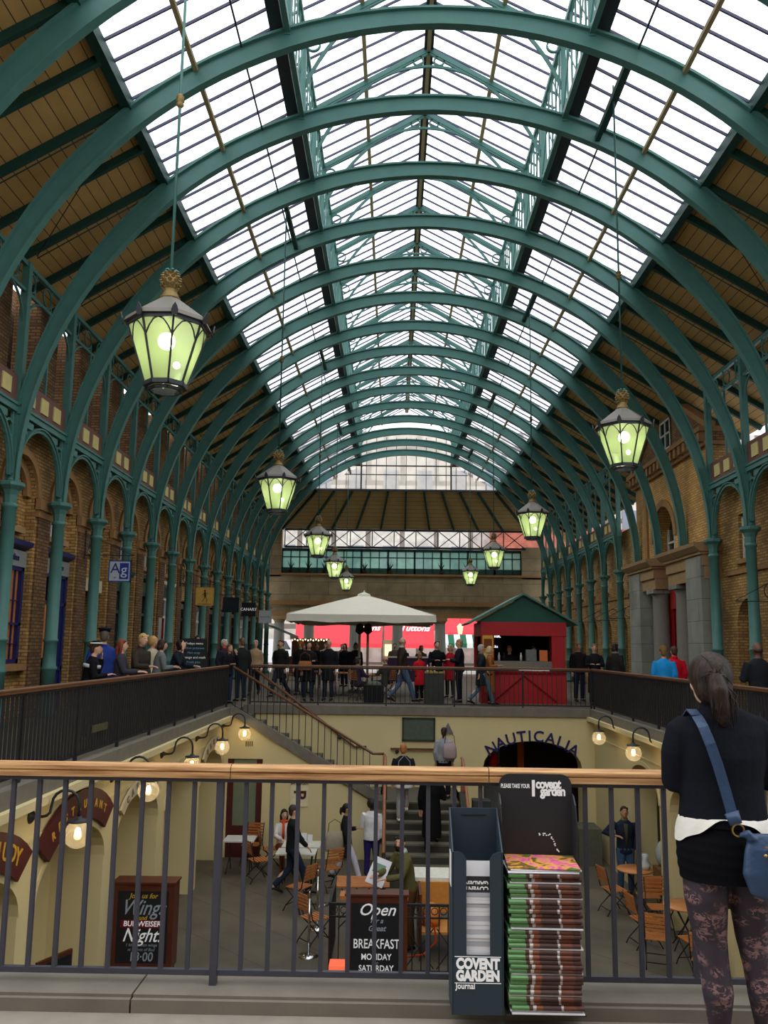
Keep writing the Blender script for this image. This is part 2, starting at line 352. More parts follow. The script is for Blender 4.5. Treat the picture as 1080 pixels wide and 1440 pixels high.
def person(name_label, x, y, z=UF, face=0., h=1.72, legs='stand', arms=('down', 'down'), lean=0., skin='light', hair=((60, 40, 28), 'short'),
           top=((40, 40, 44), 'jacket'), bottom=(40, 44, 60), shoes=(28, 26, 26), scarf=None, group=None, voxel=.02, turn=0., nod=0., beard=None, fem=False, hat=None, inner=None, glasses=False, stripe=None, collar=None):
    s = h / 1.75; X = Vector
    root = thing('person', name_label, 'person', (x, y, z), R(face), group)
    pel = X((0, 0, .93 if legs != 'sit' else .52)); LR = Matrix.Rotation(-lean, 4, 'X')
    def T(p): return (pel + (LR @ (X(p) - X((0, 0, .93))))) * s
    wS = .165 if fem else .19
    leg = {}
    for sd in (-1, 1):
        hip = pel + X((.09 * sd, 0, -.03))
        if legs == 'stand': kn = X((.10 * sd, .02, .50)); an = X((.11 * sd, -.01, .09)); ty = .17
        elif legs == 'walk':
            if sd > 0: kn = X((.09, .20, .52)); an = X((.09, .32, .11))
            else: kn = X((-.09, -.03, .51)); an = X((-.09, -.34, .17))
        elif legs == 'stairs':
            if sd > 0: kn = X((.1, .26, .72)); an = X((.1, .18, .30))
            else: kn = X((-.09, .02, .5)); an = X((-.09, -.03, .1))
        else: kn = X((.12 * sd, .42, .52)); an = X((.12 * sd, .44, .09))
        toe = an + X((.01 * sd, .16, -.055 if not (legs == 'walk' and sd < 0) else -.12))
        leg[sd] = (hip * s, kn * s, an * s, toe * s)
    sh = {sd: T((wS * sd, 0, 1.42)) for sd in (-1, 1)}
    el, wr = {}, {}
    for i, sd in enumerate((-1, 1)):
        e, w = ARMS[arms[i]]
        el[sd] = sh[sd] + X((e[0] * sd, e[1], e[2])) * s; wr[sd] = sh[sd] + X((w[0] * sd, w[1], w[2])) * s
    hc = T((0, .01, 1.645)); HM = Matrix.Rotation(turn, 4, 'Z') @ Matrix.Rotation(-lean * .3 - nod, 4, 'X')
    def H(p): return hc + (HM @ X(p)) * s
    # body
    b = MB()
    for sd in (-1, 1):
        hp, kn, an, toe = leg[sd]
        b.tube([hp, (hp + kn) / 2, kn, (kn + an) * .5 + X((0, -.012, .03)), an], [.085 * s, .07 * s, .052 * s, .052 * s, .036 * s], 10)
        b.tube([an + X((0, -.04, -.03)) * s, an + X((0, 0, -.03)) * s, toe], [.03 * s, .038 * s, .026 * s], 8)
        b.tube([sh[sd], (sh[sd] + el[sd]) / 2, el[sd], (el[sd] * .4 + wr[sd] * .6), wr[sd]], [.05 * s, .043 * s, .036 * s, .032 * s, .025 * s], 8)
        d = (wr[sd] - el[sd]).normalized()
        b.tube([wr[sd] - d * .01, wr[sd] + d * .045 * s, wr[sd] + d * .09 * s], [.024 * s, .034 * s, .028 * s], 8, flat=.6)
    ch = .10 if fem else .105
    tr = [((0, 0, .86), .15, .11), ((0, 0, .95), .165, .12), ((0, 0, 1.10), .125 if fem else .145, .095), ((0, .005, 1.28), .15 if fem else .17, ch + .01), ((0, 0, 1.40), wS - .01, .09), ((0, -.005, 1.46), .10, .065), ((0, 0, 1.50), .055, .052), ((0, .005, 1.58), .05, .05)]
    b.tube([T(p) for p, _, _ in tr], [(a * s, c * s) for _, a, c in tr], 14, up=(0, 1, 0))
    b.ball(H((0, 0, 0)), .074 * s, .094 * s, .115 * s, 14, 10, M=HM)
    b.ball(H((0, .03, -.055)), .055 * s, .062 * s, .06 * s, M=HM)
    b.tube([H((0, .085, .02)), H((0, .112, -.02)), H((0, .095, -.035))], [.01 * s, .016 * s, .01 * s], 6)
    for sd in (-1, 1): b.ball(H((.076 * sd, -.005, -.005)), .012 * s, .022 * s, .033 * s, 8, 6, M=HM)
    sk = SKIN[skin]
    def ex(o):
        for sd in (-1, 1):
            o.use(sk); hand(o, wr[sd], wr[sd] - el[sd], sd, s)
            o.use(EYEW); o.ball(H((.03 * sd, .083, .012)), .013 * s, .008 * s, .007 * s, 8, 6)
            o.use(EYEM); o.ball(H((.03 * sd, .089, .012)), .006 * s, .006 * s, .006 * s, 6, 4)
            o.use(EYEM); o.tube([H((.015 * sd, .09, .035)), H((.045 * sd, .078, .036))], .004 * s, 5)
        o.use(LIP); o.tube([H((-.022, .088, -.06)), H((0, .098, -.058)), H((.022, .088, -.06))], [.003 * s, .007 * s, .003 * s], 6)
    link('body', remesh('body', b, max(voxel * .8, .01), [sk], 3, ex), root)
    # trousers
    if bottom:
        t = MB()
        for sd in (-1, 1):
            hp, kn, an, toe = leg[sd]
            t.tube([hp + X((0, 0, .02)), (hp + kn) / 2, kn, (kn + an) / 2, an + X((0, 0, .01))], [.105 * s, .09 * s, .072 * s, .066 * s, .062 * s], 12)
        t.tube([T((0, 0, .84)) if legs != 'sit' else pel * s - X((0, 0, .06)), T((0, 0, .93)), T((0, 0, 1.04))], [(.16 * s, .125 * s), (.18 * s, .14 * s), (.155 * s, .115 * s)], 14, up=(0, 1, 0))
        link('trousers', remesh('trousers', t, voxel, [cm(*bottom)], 3), root)
    for sd in (-1, 1):
        hp, kn, an, toe = leg[sd]; f = MB().use(cm(*shoes, .5)); f.tube([an + X((0, -.06, -.045)) * s, an + X((0, .0, -.035)) * s, (an + toe) / 2 + X((0, 0, -.005)), toe + X((0, .02, -.005)) * s], [.032 * s, .046 * s, .046 * s, .028 * s], 8, flat=.8, up=(0, 0, 1))
        f.obj('shoe', None, root)
    # top
    if top:
        c, kind = top; t = MB(); k = 1.18 if kind != 'puffer' else 1.38
        hem = dict(jacket=.84, shirt=.88, puffer=.86, coat=.58, long=.36).get(kind, .84)
        tr2 = [((0, 0, hem), .18 if hem > .8 else .21, .14 if hem > .8 else .17)]
        if hem < .8: tr2.append(((0, 0, .8), .2, .155))
        if legs == 'sit': tr2 = [((0, 0, .88), .19, .15)]
        tr2 += [((0, 0, .98), .178, .135), ((0, 0, 1.12), .16 if fem else .172, .12), ((0, .005, 1.28), .18 if fem else .198, .135), ((0, 0, 1.40), wS + .02, .11), ((0, -.005, 1.465), .12, .08), ((0, -.002, 1.50), .075, .07)]
        kk = 1.08 if kind == 'puffer' else 1.
        t.tube([T(p) for p, _, _ in tr2], [(a * s * kk, d * s * kk) for _, a, d in tr2], 16, up=(0, 1, 0))
        for sd in (-1, 1):
            a0, e0, w0 = sh[sd], el[sd], wr[sd]; we = w0 * .93 + e0 * .07
            pts = [a0 + X((-.02 * sd, 0, 0)) * s, a0 * .6 + e0 * .4, e0, e0 * .45 + w0 * .55, we]
            t.tube(pts, [.066 * s * k, .06 * s * k, .052 * s * k, .046 * s * k, .04 * s * k], 10)
        def ex2(o):
            if collar: o.use(cm(*collar)); o.tube([T((0, -.01, 1.475)), T((0, -.004, 1.53))], [(.085 * s, .082 * s), (.07 * s, .07 * s)], 14, up=(0, 1, 0))
            if stripe: o.use(cm(*stripe)); o.tube([T((0, .0, 1.30)), T((0, .0, 1.36))], [(.215 * s, .15 * s)] * 2, 16, up=(0, 1, 0))
            if inner: o.use(cm(*inner)); o.tube([T((0, .13, 1.44)), T((0, .152, 1.28)), T((0, .14, 1.0))], [(.05 * s, .012), (.035 * s, .012), (.03 * s, .012)], 8, up=(0, 1, 0))
        link({'coat': 'coat', 'long': 'long_coat', 'puffer': 'puffer_jacket', 'shirt': 'sweater'}.get(kind, 'jacket'), remesh('top', t, voxel, [cm(*c)], 3, ex2), root)
    if scarf:
        t = MB(); 
        pts = [T((.085 * math.cos(a), .075 * math.sin(a) + .01, 1.5)) for a in [i * PI / 5 for i in range(11)]]
        t.tube(pts, .03 * s, 8); t.tube([T((.03, .1, 1.49)), T((.04, .15, 1.3)), T((.04, .14, 1.12))], [(.03 * s, .015)] * 3, 8)
        t.obj('scarf', cm(*scarf), root)
    if hair:
        hcx, st = hair; t = MB(); m = cm(*hcx, .55)
        if st != 'bald':
            for q in (-1, 0, 1): t.tube([H((.05 * q, .045, .085)), H((.065 * q, .075, .066))], [.03 * s, .012 * s], 6)
            t.ball(H((0, -.022, .032)), .083 * s, .094 * s, .1 * s, 14, 10, M=HM)
            t.ball(H((0, -.05, -.02)), .072 * s, .062 * s, .085 * s, 12, 8, M=HM)
        else:
            t.ball(H((0, -.035, -.02)), .08 * s, .07 * s, .05 * s, 12, 8, M=HM)
        if st in ('long', 'bob'):
            zz = -.22 if st == 'long' else -.11
            for sd in (-1, 1): t.tube([H((.05 * sd, -.01, .06)), H((.078 * sd, -.01, -.03)), H((.075 * sd, -.02, zz))], [.03 * s, .033 * s, .02 * s], 8)
            t.tube([H((0, -.05, .03)), H((0, -.085, -.06)), H((0, -.085, zz))], [(.07 * s, .04 * s), (.08 * s, .045 * s), (.06 * s, .025 * s)], 10, up=(0, 1, 0))
        if st == 'afro': t.ball(H((0, -.02, .02)), .12 * s, .12 * s, .13 * s, 14, 10)
        if st == 'pony': t.tube([H((0, -.09, .03)), H((0, -.14, .02)), H((0, -.15, -.08)), H((0, -.13, -.15))], [.02 * s, .03 * s, .032 * s, .012 * s], 8)
        if st == 'bun': t.ball(H((0, -.12, .05)), .04 * s)
        link('hair', remesh('hair', t, max(voxel * .8, .012), [m], 2), root)
    if beard:
        t = MB(); t.ball(H((0, .055, -.075)), .058 * s, .05 * s, .05 * s, M=HM)
        for sd in (-1, 1): t.tube([H((.066 * sd, .02, .0)), H((.058 * sd, .045, -.05)), H((.02 * sd, .085, -.085))], [.014 * s, .02 * s, .02 * s], 8)
        t.tube([H((-.03, .09, -.048)), H((0, .103, -.042)), H((.03, .09, -.048))], .008 * s, 6)
        t.obj('beard', cm(*beard), root)
    if glasses:
        t = MB()
        for sd in (-1, 1):
            pts = [H((.032 * sd + .022 * math.cos(a), .108, .012 + .016 * math.sin(a))) for a in [i * PI / 5 for i in range(11)]]; t.tube(pts, .003 * s, 5)
            t.bar(H((.054 * sd, .108, .015)), H((.08 * sd, .0, .015)), .004)
        t.bar(H((-.01, .108, .015)), H((.01, .108, .015)), .004); t.obj('eyeglasses', DARK, root)
    if hat == 'police':
        t = MB().use(cm(18, 18, 22)); c = H((0, -.01, .07)); t.lathe([(.115 * s, 0), (.098 * s, .006), (.1 * s, .02), (.092 * s, .035), (.06 * s, .055), (0, .06)], c, 16)
        t.tube([H((-.08, .06, .065)), H((0, .13, .05)), H((.08, .06, .065))], [(.02, .006), (.04, .006), (.02, .006)], 8); t.use(cm(225, 225, 225)); t.lathe([(.101 * s, .005), (.103 * s, .03)], c, 16)
        t.obj('bowler_hat', None, root)
    if hat == 'cap':
        t = MB().use(cm(26, 30, 48)); c = H((0, 0, .075)); t.lathe([(.092 * s, 0), (.1 * s, .04), (.125 * s, .055), (.12 * s, .075), (0, .09)], c, 16)
        t.tube([H((-.07, .07, .07)), H((0, .14, .06)), H((.07, .07, .07))], [(.02, .006), (.035, .006), (.02, .006)], 8); t.obj('peaked_cap', None, root)
    if hat == 'beanie':
        t = MB(); t.lathe([(.09 * s, 0), (.095 * s, .03), (.085 * s, .08), (.05 * s, .12), (0, .135)], H((0, -.01, .02)), 14); t.obj('knitted_hat', cm(120, 90, 50), root)
    return root, dict(T=T, H=H, wr=wr, el=el, sh=sh, s=s)
def world_pt(root, p):
    return Matrix.Translation(root.location) @ Matrix.Rotation(root.rotation_euler.z, 4, 'Z') @ Vector(p)
def handbag(label, pos, rz, w, h, d, col, cat='bag', strap=.25, group=None):
    t = thing('handbag', label, cat, pos, rz, group); b = MB()
    b.tube([(0, 0, 0), (0, 0, h * .12), (0, 0, h * .6), (0, 0, h)], [(w * .42, d * .4), (w * .5, d * .5), (w * .48, d * .42), (w * .4, d * .2)], 14, up=(0, 1, 0)); b.obj('bag_body', cm(*col), t)
    b = MB(); b.tube([(-w * .36, 0, h * .9), (-w * .3, 0, h + strap * .7), (0, 0, h + strap), (w * .3, 0, h + strap * .7), (w * .36, 0, h * .9)], .009, 6); b.obj('strap', cm(*[int(c * .7) for c in col]), t)
    return t

# ---- people behind the left balustrade (left), all on the upper floor
P = person
P('police officer in black uniform with white markings and round hat, raising one hand', -4.95, 13.45, face=-70, h=1.62, arms=('up', 'hold'), top=((16, 16, 20), 'jacket'), bottom=(18, 18, 22), hair=((60, 40, 30), 'bun'), hat='police', fem=True, stripe=(200, 202, 205), voxel=.018, lean=.15)
P('officer seen from behind in royal blue jacket and flat peaked cap', -5.42, 15.45, face=20, h=1.84, arms=('down', 'down'), top=((38, 58, 128), 'jacket'), bottom=(24, 26, 40), hair=((90, 80, 70), 'short'), hat='cap', voxel=.02)
P('woman with long auburn hair and dark grey top facing sideways at the rail', -4.85, 14.75, face=-80, h=1.66, arms=('rail', 'rail'), top=((56, 54, 62), 'shirt'), hair=((118, 58, 34), 'long'), fem=True, voxel=.018)
P('young fair-haired man in dark hooded jacket leaning over the dark rail', -4.85, 15.75, face=-110, h=1.78, arms=('down', 'rail'), top=((58, 50, 42), 'jacket'), hair=((196, 160, 96), 'short'), collar=(52, 46, 40), voxel=.018, turn=-.3, lean=.12)
P('woman with dark bobbed hair in light grey tweed coat by the rail', -4.85, 17.1, face=-60, h=1.68, arms=('rail', 'hold'), top=((108, 112, 112), 'coat'), hair=((52, 34, 28), 'bob'), fem=True, voxel=.02, lean=.1)
P('person in black jacket with full dark hair, head bowed on hand at rail', -4.85, 18.3, face=-90, h=1.7, arms=('rail', 'up'), top=((34, 40, 50), 'jacket'), hair=((36, 22, 20), 'bob'), voxel=.02, nod=-.5, lean=.22)
P('fair curly-haired woman mostly hidden behind two people at the rail', -5.5, 18.9, face=-120, h=1.74, top=((190, 176, 150), 'jacket'), hair=((190, 150, 90), 'afro'), fem=True, voxel=.024)
P('man in glasses and black zipped jacket beside the tall chalkboard menu', -5.35, 22.6, face=-160, h=1.82, top=((34, 34, 38), 'jacket'), hair=((34, 26, 24), 'short'), glasses=True, collar=(190, 190, 190), voxel=.022)
P('white-haired man in dark jacket with red and white trim looking down', -4.75, 23.3, face=-120, h=1.74, top=((44, 40, 52), 'jacket'), hair=((206, 202, 196), 'short'), collar=(170, 30, 36), nod=-.35, voxel=.022)
P('brown-haired woman in black top bending forward at the stair head', -4.5, 22.6, face=-130, h=1.6, arms=('up', 'hold'), top=((26, 26, 32), 'jacket'), bottom=(40, 50, 74), hair=((112, 76, 48), 'long'), fem=True, nod=-.3, lean=.1, voxel=.02)
P('dark-jacketed man seen from behind at the top of the stairs', -4.3, 23.6, face=40, h=1.78, top=((36, 40, 40), 'jacket'), bottom=(34, 44, 58), hair=((104, 82, 58), 'short'), voxel=.02, arms=('hold', 'down'))
P('smiling woman with pale cropped hair in a beige jacket walking forward', -4.38, 26.4, face=180, h=1.74, legs='walk', top=((170, 142, 106), 'jacket'), bottom=(30, 30, 34), hair=((186, 160, 130), 'short'), fem=True, voxel=.022, arms=('down', 'fwd'))
P('person in black parka with fur collar beyond the stair head', -3.45, 25.6, face=150, h=1.76, legs='walk', top=((32, 34, 34), 'coat'), hair=((70, 56, 44), 'short'), collar=(150, 138, 110), voxel=.024)
P('woman with frizzy ginger hair in black among the standing crowd', -3.0, 27.0, face=170, h=1.74, top=((28, 28, 30), 'coat'), hair=((150, 92, 44), 'afro'), fem=True, voxel=.026)
P('black-haired woman in long dark coat carrying a tan shoulder bag', -2.45, 24.2, face=-160, h=1.72, top=((26, 26, 30), 'coat'), hair=((22, 18, 20), 'bob'), fem=True, voxel=.022, arms=('hold', 'down'))
handbag('large tan leather shoulder bag against a black coat behind the rail', (-2.52, 23.9, .95), 0, .42, .26, .14, (152, 94, 48))
P('balding man in long black coat standing next to the tan shoulder bag', -1.88, 24.5, face=165, h=1.78, top=((28, 28, 32), 'coat'), hair=((120, 90, 70), 'bald'), voxel=.022, turn=.3)
P('tall man in brown leather jacket and blue jeans striding behind the rail', .28, 24.0, face=-70, h=1.86, legs='walk', top=((52, 44, 38), 'jacket'), bottom=(78, 100, 128), hair=((150, 120, 100), 'bald'), collar=(180, 178, 172), voxel=.02, arms=('fwd', 'back'))
P('small woman in bright red coat seen from behind near dark bin', .82, 24.85, face=30, h=1.42, top=((206, 30, 40), 'coat'), bottom=(22, 22, 26), hair=((128, 88, 56), 'bob'), fem=True, voxel=.02, arms=('hold', 'hold'))
P('man in plain black jacket standing face-down beside the dark bin', 1.4, 26.0, face=-160, h=1.78, top=((20, 22, 26), 'jacket'), bottom=(20, 22, 26), hair=((28, 22, 22), 'short'), nod=-.4, voxel=.024, arms=('hold', 'hold'))
P('fair-haired woman in red coat between two men in black', 1.86, 26.6, face=150, h=1.68, top=((176, 30, 44), 'coat'), bottom=(30, 30, 34), hair=((190, 150, 110), 'bob'), fem=True, voxel=.024)
P('big man with cropped sandy hair in black puffer jacket looking left', 1.98, 24.4, face=80, h=1.84, top=((26, 30, 36), 'puffer'), bottom=(24, 26, 32), hair=((172, 130, 96), 'short'), voxel=.02, arms=('hold', 'hold'))
P('grey-haired man in dark fur-hooded parka and faded jeans striding', 2.5, 23.3, face=-75, h=1.68, legs='walk', top=((34, 38, 42), 'coat'), bottom=(84, 112, 128), hair=((168, 166, 164), 'short'), collar=(120, 98, 70), voxel=.02, arms=('fwd', 'back'))
P('fair-haired woman in long tan brown coat beside the red kiosk', 2.82, 23.95, face=-100, h=1.64, top=((150, 92, 48), 'long'), bottom=(40, 34, 30), hair=((206, 180, 140), 'bob'), fem=True, voxel=.02, arms=('hold', 'hold'))
P('woman with short brown hair in long black padded coat right of kiosk', 5.85, 24.0, face=170, h=1.74, top=((26, 28, 34), 'long'), bottom=(26, 26, 30), hair=((134, 86, 54), 'short'), fem=True, voxel=.02, arms=('hold', 'hold'))
P('shopper in dark brown jacket turned aside by the green columns', 6.5, 24.2, face=-50, h=1.76, legs='walk', top=((44, 38, 38), 'coat'), bottom=(30, 30, 34), hair=((40, 28, 26), 'bob'), collar=(150, 150, 150), voxel=.022)
P('small figure with reddish hair peeping from behind the black padded coat', 5.75, 25.6, face=190, h=1.78, top=((40, 36, 36), 'jacket'), hair=((160, 96, 60), 'short'), voxel=.026)
P('walker in bright blue anorak and brown knitted hat by the stone portico', 5.95, 18.2, face=-15, h=1.66, top=((34, 140, 208), 'jacket'), hair=((120, 90, 50), 'short'), hat='beanie', voxel=.02)
P('walker in red anorak half hidden by the bright blue anorak', 6.45, 19.0, face=0, h=1.68, top=((196, 24, 40), 'jacket'), hair=((70, 46, 36), 'short'), collar=(196, 24, 40), voxel=.022)
P('heavy-set man in black jacket seen from behind near the brick arches', 5.98, 13.6, face=10, h=1.74, top=((28, 30, 34), 'jacket'), hair=((50, 36, 30), 'bald'), skin='dark', voxel=.02, arms=('hold', 'hold'))
# seated under the parasol
P('seated woman in purple coat at a cafe table behind the rail', -1.05, 24.9, face=-50, h=1.66, legs='sit', arms=('table', 'table'), top=((58, 40, 66), 'jacket'), bottom=(40, 36, 44), hair=((40, 28, 26), 'bob'), fem=True, voxel=.022)
P('seated companion in dark olive jacket opposite the purple coat', -.2, 25.5, face=60, h=1.72, legs='sit', arms=('table', 'table'), top=((62, 62, 54), 'jacket'), bottom=(40, 44, 56), hair=((140, 100, 76), 'bald'), voxel=.024)
k = 0
for x, y, f, c, hc, st, ds in [(-4.6, 33.5, 200, (38, 36, 40), (60, 44, 34), 'short', 'dark jacket near the far left columns'), (-3.9, 36.5, 170, (64, 52, 44), (40, 30, 26), 'bob', 'brown jacket in the distant left crowd'),
        (-2.9, 31.8, 190, (30, 32, 36), (30, 24, 22), 'short', 'navy jacket beyond the white parasol tables'), (-1.9, 33.0, 150, (24, 24, 28), (52, 36, 28), 'long', 'black coat below the parasol edge'), (-1.35, 30.4, 200, (48, 44, 50), (150, 120, 80), 'bob', 'charcoal coat in the middle of the crowd'),
        (.1, 34.0, 180, (90, 74, 70), (60, 42, 32), 'short', 'dull mauve jacket beyond the parasol poles'), (.5, 37.0, 170, (34, 36, 42), (36, 30, 28), 'short', 'black jacket under the red awnings'), (1.1, 31.5, 210, (70, 64, 60), (84, 60, 44), 'bob', 'taupe coat left of the black-clad man'),
        (-2.35, 38.5, 180, (120, 110, 96), (90, 70, 52), 'short', 'light grey coat at the far colonnade'), (-3.3, 40.5, 180, (190, 186, 180), (70, 60, 50), 'short', 'pale top at the far colonnade')]:
    P('distant figure in ' + ds, x, y, face=f, h=1.64 + .02 * (k % 6), top=(c, 'coat' if k % 2 else 'jacket'), bottom=(34, 34, 42), hair=(hc, st), voxel=.032); k += 1

# ---- people in the sunken court
P('walking man with cropped dark hair in black jumper and dark jeans', -2.05, 17.9, z=CF, face=-75, h=1.8, legs='walk', arms=('fwd', 'fwd'), top=((30, 32, 34), 'jacket'), bottom=(34, 42, 60), hair=((56, 44, 38), 'short'), voxel=.016)
P('black-haired woman with orange scarf seated against the cream wall', -2.5, 19.95, z=CF, face=-160, h=1.72, legs='sit', arms=('table', 'table'), top=((206, 200, 194), 'jacket'), bottom=(120, 60, 44), hair=((24, 20, 22), 'long'), scarf=(206, 76, 40), fem=True, voxel=.018)
P('woman with ponytail in short black coat and white leggings, striding', -.98, 18.9, z=CF, face=-85, h=1.66, legs='walk', arms=('hold', 'down'), top=((32, 32, 38), 'coat'), bottom=(206, 200, 214), hair=((26, 20, 22), 'pony'), skin='tan', fem=True, voxel=.016, shoes=(24, 24, 28))
handbag('patterned cream and black shoulder bag on the walking woman in black', (-1.22, 18.62, CF + .72), .3, .42, .42, .14, (150, 140, 122))
P('woman with bushy dark hair in white puffer jacket seen from behind', -.42, 19.2, z=CF, face=-10, h=1.72, arms=('hold', 'down'), top=((226, 224, 226), 'puffer'), bottom=(46, 40, 96), hair=((40, 26, 26), 'afro'), skin='dark', fem=True, voxel=.016)
_, J = P('bearded dark-haired man in olive jumper leaning over a newspaper', .32, 14.95, z=CF, face=115, h=1.9, legs='stand', arms=('table', 'table'), top=((92, 88, 52), 'shirt'), bottom=(86, 58, 30), hair=((34, 24, 20), 'short'), beard=(34, 24, 20), collar=(170, 186, 186), voxel=.014, turn=.75, lean=.2)
P('standing man with short dark hair, navy jacket over olive jumper, jeans', 5.02, 18.3, z=CF, face=178, h=1.8, arms=('down', 'elbow'), top=((32, 38, 54), 'jacket'), bottom=(62, 84, 112), hair=((30, 24, 22), 'short'), inner=(70, 72, 52), collar=(104, 98, 76), voxel=.015, shoes=(60, 58, 60), nod=-.2, skin='tan')
ST = lambda n: CF + .172 * n
P('ginger-haired climber in black top on the stairs carrying white satchel', .28, 19.35, z=ST(7), face=5, h=1.72, legs='stairs', top=((30, 34, 40), 'shirt'), bottom=(150, 150, 150), hair=((170, 108, 58), 'short'), shoes=(220, 220, 220), voxel=.017)
handbag('white satchel hanging at the hip of the ginger-haired climber', (.3, 19.1, ST(7) + .78), 0, .42, .28, .12, (222, 220, 216), strap=.45)
P('figure in long black hooded coat climbing the grey stairs', .9, 18.55, z=ST(4), face=-8, h=1.82, legs='stairs', arms=('down', 'hold'), top=((16, 16, 19), 'long'), bottom=(18, 18, 20), hair=((20, 16, 18), 'bob'), voxel=.018)
P('woman with dark ponytail in grey top on the stair landing', 1.28, 20.4, z=-1.95, face=-12, h=1.66, top=((148, 152, 158), 'shirt'), bottom=(24, 24, 28), hair=((46, 30, 24), 'pony'), fem=True, voxel=.018)
handbag('grey and pink printed rucksack worn by the woman on the landing', (1.4, 20.12, -.98), 0, .34, .36, .16, (158, 140, 140))

# ------------------------------------------------------------------ the woman leaning on the near balustrade
def lace_mat():
    m = bpy.data.materials.new('lace_tights'); N, L = nodes_of(m); b = N['Principled BSDF']; b.inputs['Roughness'].default_value = .7
    tc = N.new('ShaderNodeTexCoord'); mp = N.new('ShaderNodeMapping'); mp.inputs['Scale'].default_value = (1, 1, 1.6); L.new(tc.outputs['Object'], mp.inputs[0])
    n1 = N.new('ShaderNodeTexNoise'); n1.inputs['Scale'].default_value = 34; n1.inputs['Detail'].default_value = 2; n1.inputs['Distortion'].default_value = 1.6; L.new(mp.outputs[0], n1.inputs['Vector'])
    n2 = N.new('ShaderNodeTexVoronoi'); n2.inputs['Scale'].default_value = 13; L.new(mp.outputs[0], n2.inputs['Vector'])
    r1 = N.new('ShaderNodeMapRange'); r1.inputs[1].default_value = .47; r1.inputs[2].default_value = .56; L.new(n1.outputs['Fac'], r1.inputs[0])
    r2 = N.new('ShaderNodeMapRange'); r2.inputs[1].default_value = .62; r2.inputs[2].default_value = .38; L.new(n2.outputs['Distance'], r2.inputs[0])
    mu = N.new('ShaderNodeMath'); mu.operation = 'MULTIPLY'; L.new(r1.outputs[0], mu.inputs[0]); L.new(r2.outputs[0], mu.inputs[1])
    mx = N.new('ShaderNodeMix'); mx.data_type = 'RGBA'; mx.inputs['A'].default_value = (*srgb(46, 35, 46), 1); mx.inputs['B'].default_value = (*srgb(132, 98, 96), 1)
    L.new(mu.outputs[0], mx.inputs['Factor']); L.new(mx.outputs['Result'], b.inputs['Base Color']); MATS['lace_tights'] = m
    return m
def streak_mat(name, col, col2, scale=(60, 60, 4)):
    m = bpy.data.materials.new(name); N, L = nodes_of(m); b = N['Principled BSDF']; b.inputs['Roughness'].default_value = .5
    tc = N.new('ShaderNodeTexCoord'); mp = N.new('ShaderNodeMapping'); mp.inputs['Scale'].default_value = scale; L.new(tc.outputs['Object'], mp.inputs[0])
    n1 = N.new('ShaderNodeTexNoise'); n1.inputs['Scale'].default_value = 1.5; n1.inputs['Detail'].default_value = 4; L.new(mp.outputs[0], n1.inputs['Vector'])
    b.inputs['Specular IOR Level'].default_value = .25
    r1 = N.new('ShaderNodeMapRange'); r1.inputs[1].default_value = .35; r1.inputs[2].default_value = .7; L.new(n1.outputs['Fac'], r1.inputs[0])
    mx = N.new('ShaderNodeMix'); mx.data_type = 'RGBA'; mx.inputs['A'].default_value = (*col, 1); mx.inputs['B'].default_value = (*col2, 1)
    L.new(r1.outputs[0], mx.inputs['Factor']); L.new(mx.outputs['Result'], b.inputs['Base Color'])
    bp = N.new('ShaderNodeBump'); bp.inputs['Strength'].default_value = .5; bp.inputs['Distance'].default_value = .01; L.new(n1.outputs['Fac'], bp.inputs['Height']); L.new(bp.outputs['Normal'], b.inputs['Normal'])
    MATS[name] = m
    return m
BLZ = mat('black_blazer_wool', srgb(26, 28, 34), .95, var=.15, scale=60, bump=.15, spec=.06)
SKT = mat('black_jersey_skirt', srgb(18, 19, 23), .95, var=.2, scale=10, spec=.06)
SHW = mat('white_shirt_hem', srgb(224, 220, 210), .85, var=.05, scale=18, bump=.3)
LACE = lace_mat(); HAIRM = streak_mat('brown_hair', srgb(26, 19, 17), srgb(58, 43, 35), (50, 50, 6))
BLEA = mat('blue_leather', srgb(46, 68, 98), .42, var=.25, scale=25, bump=.25)
BRASS = mat('brass', srgb(176, 148, 84), .3, .8)
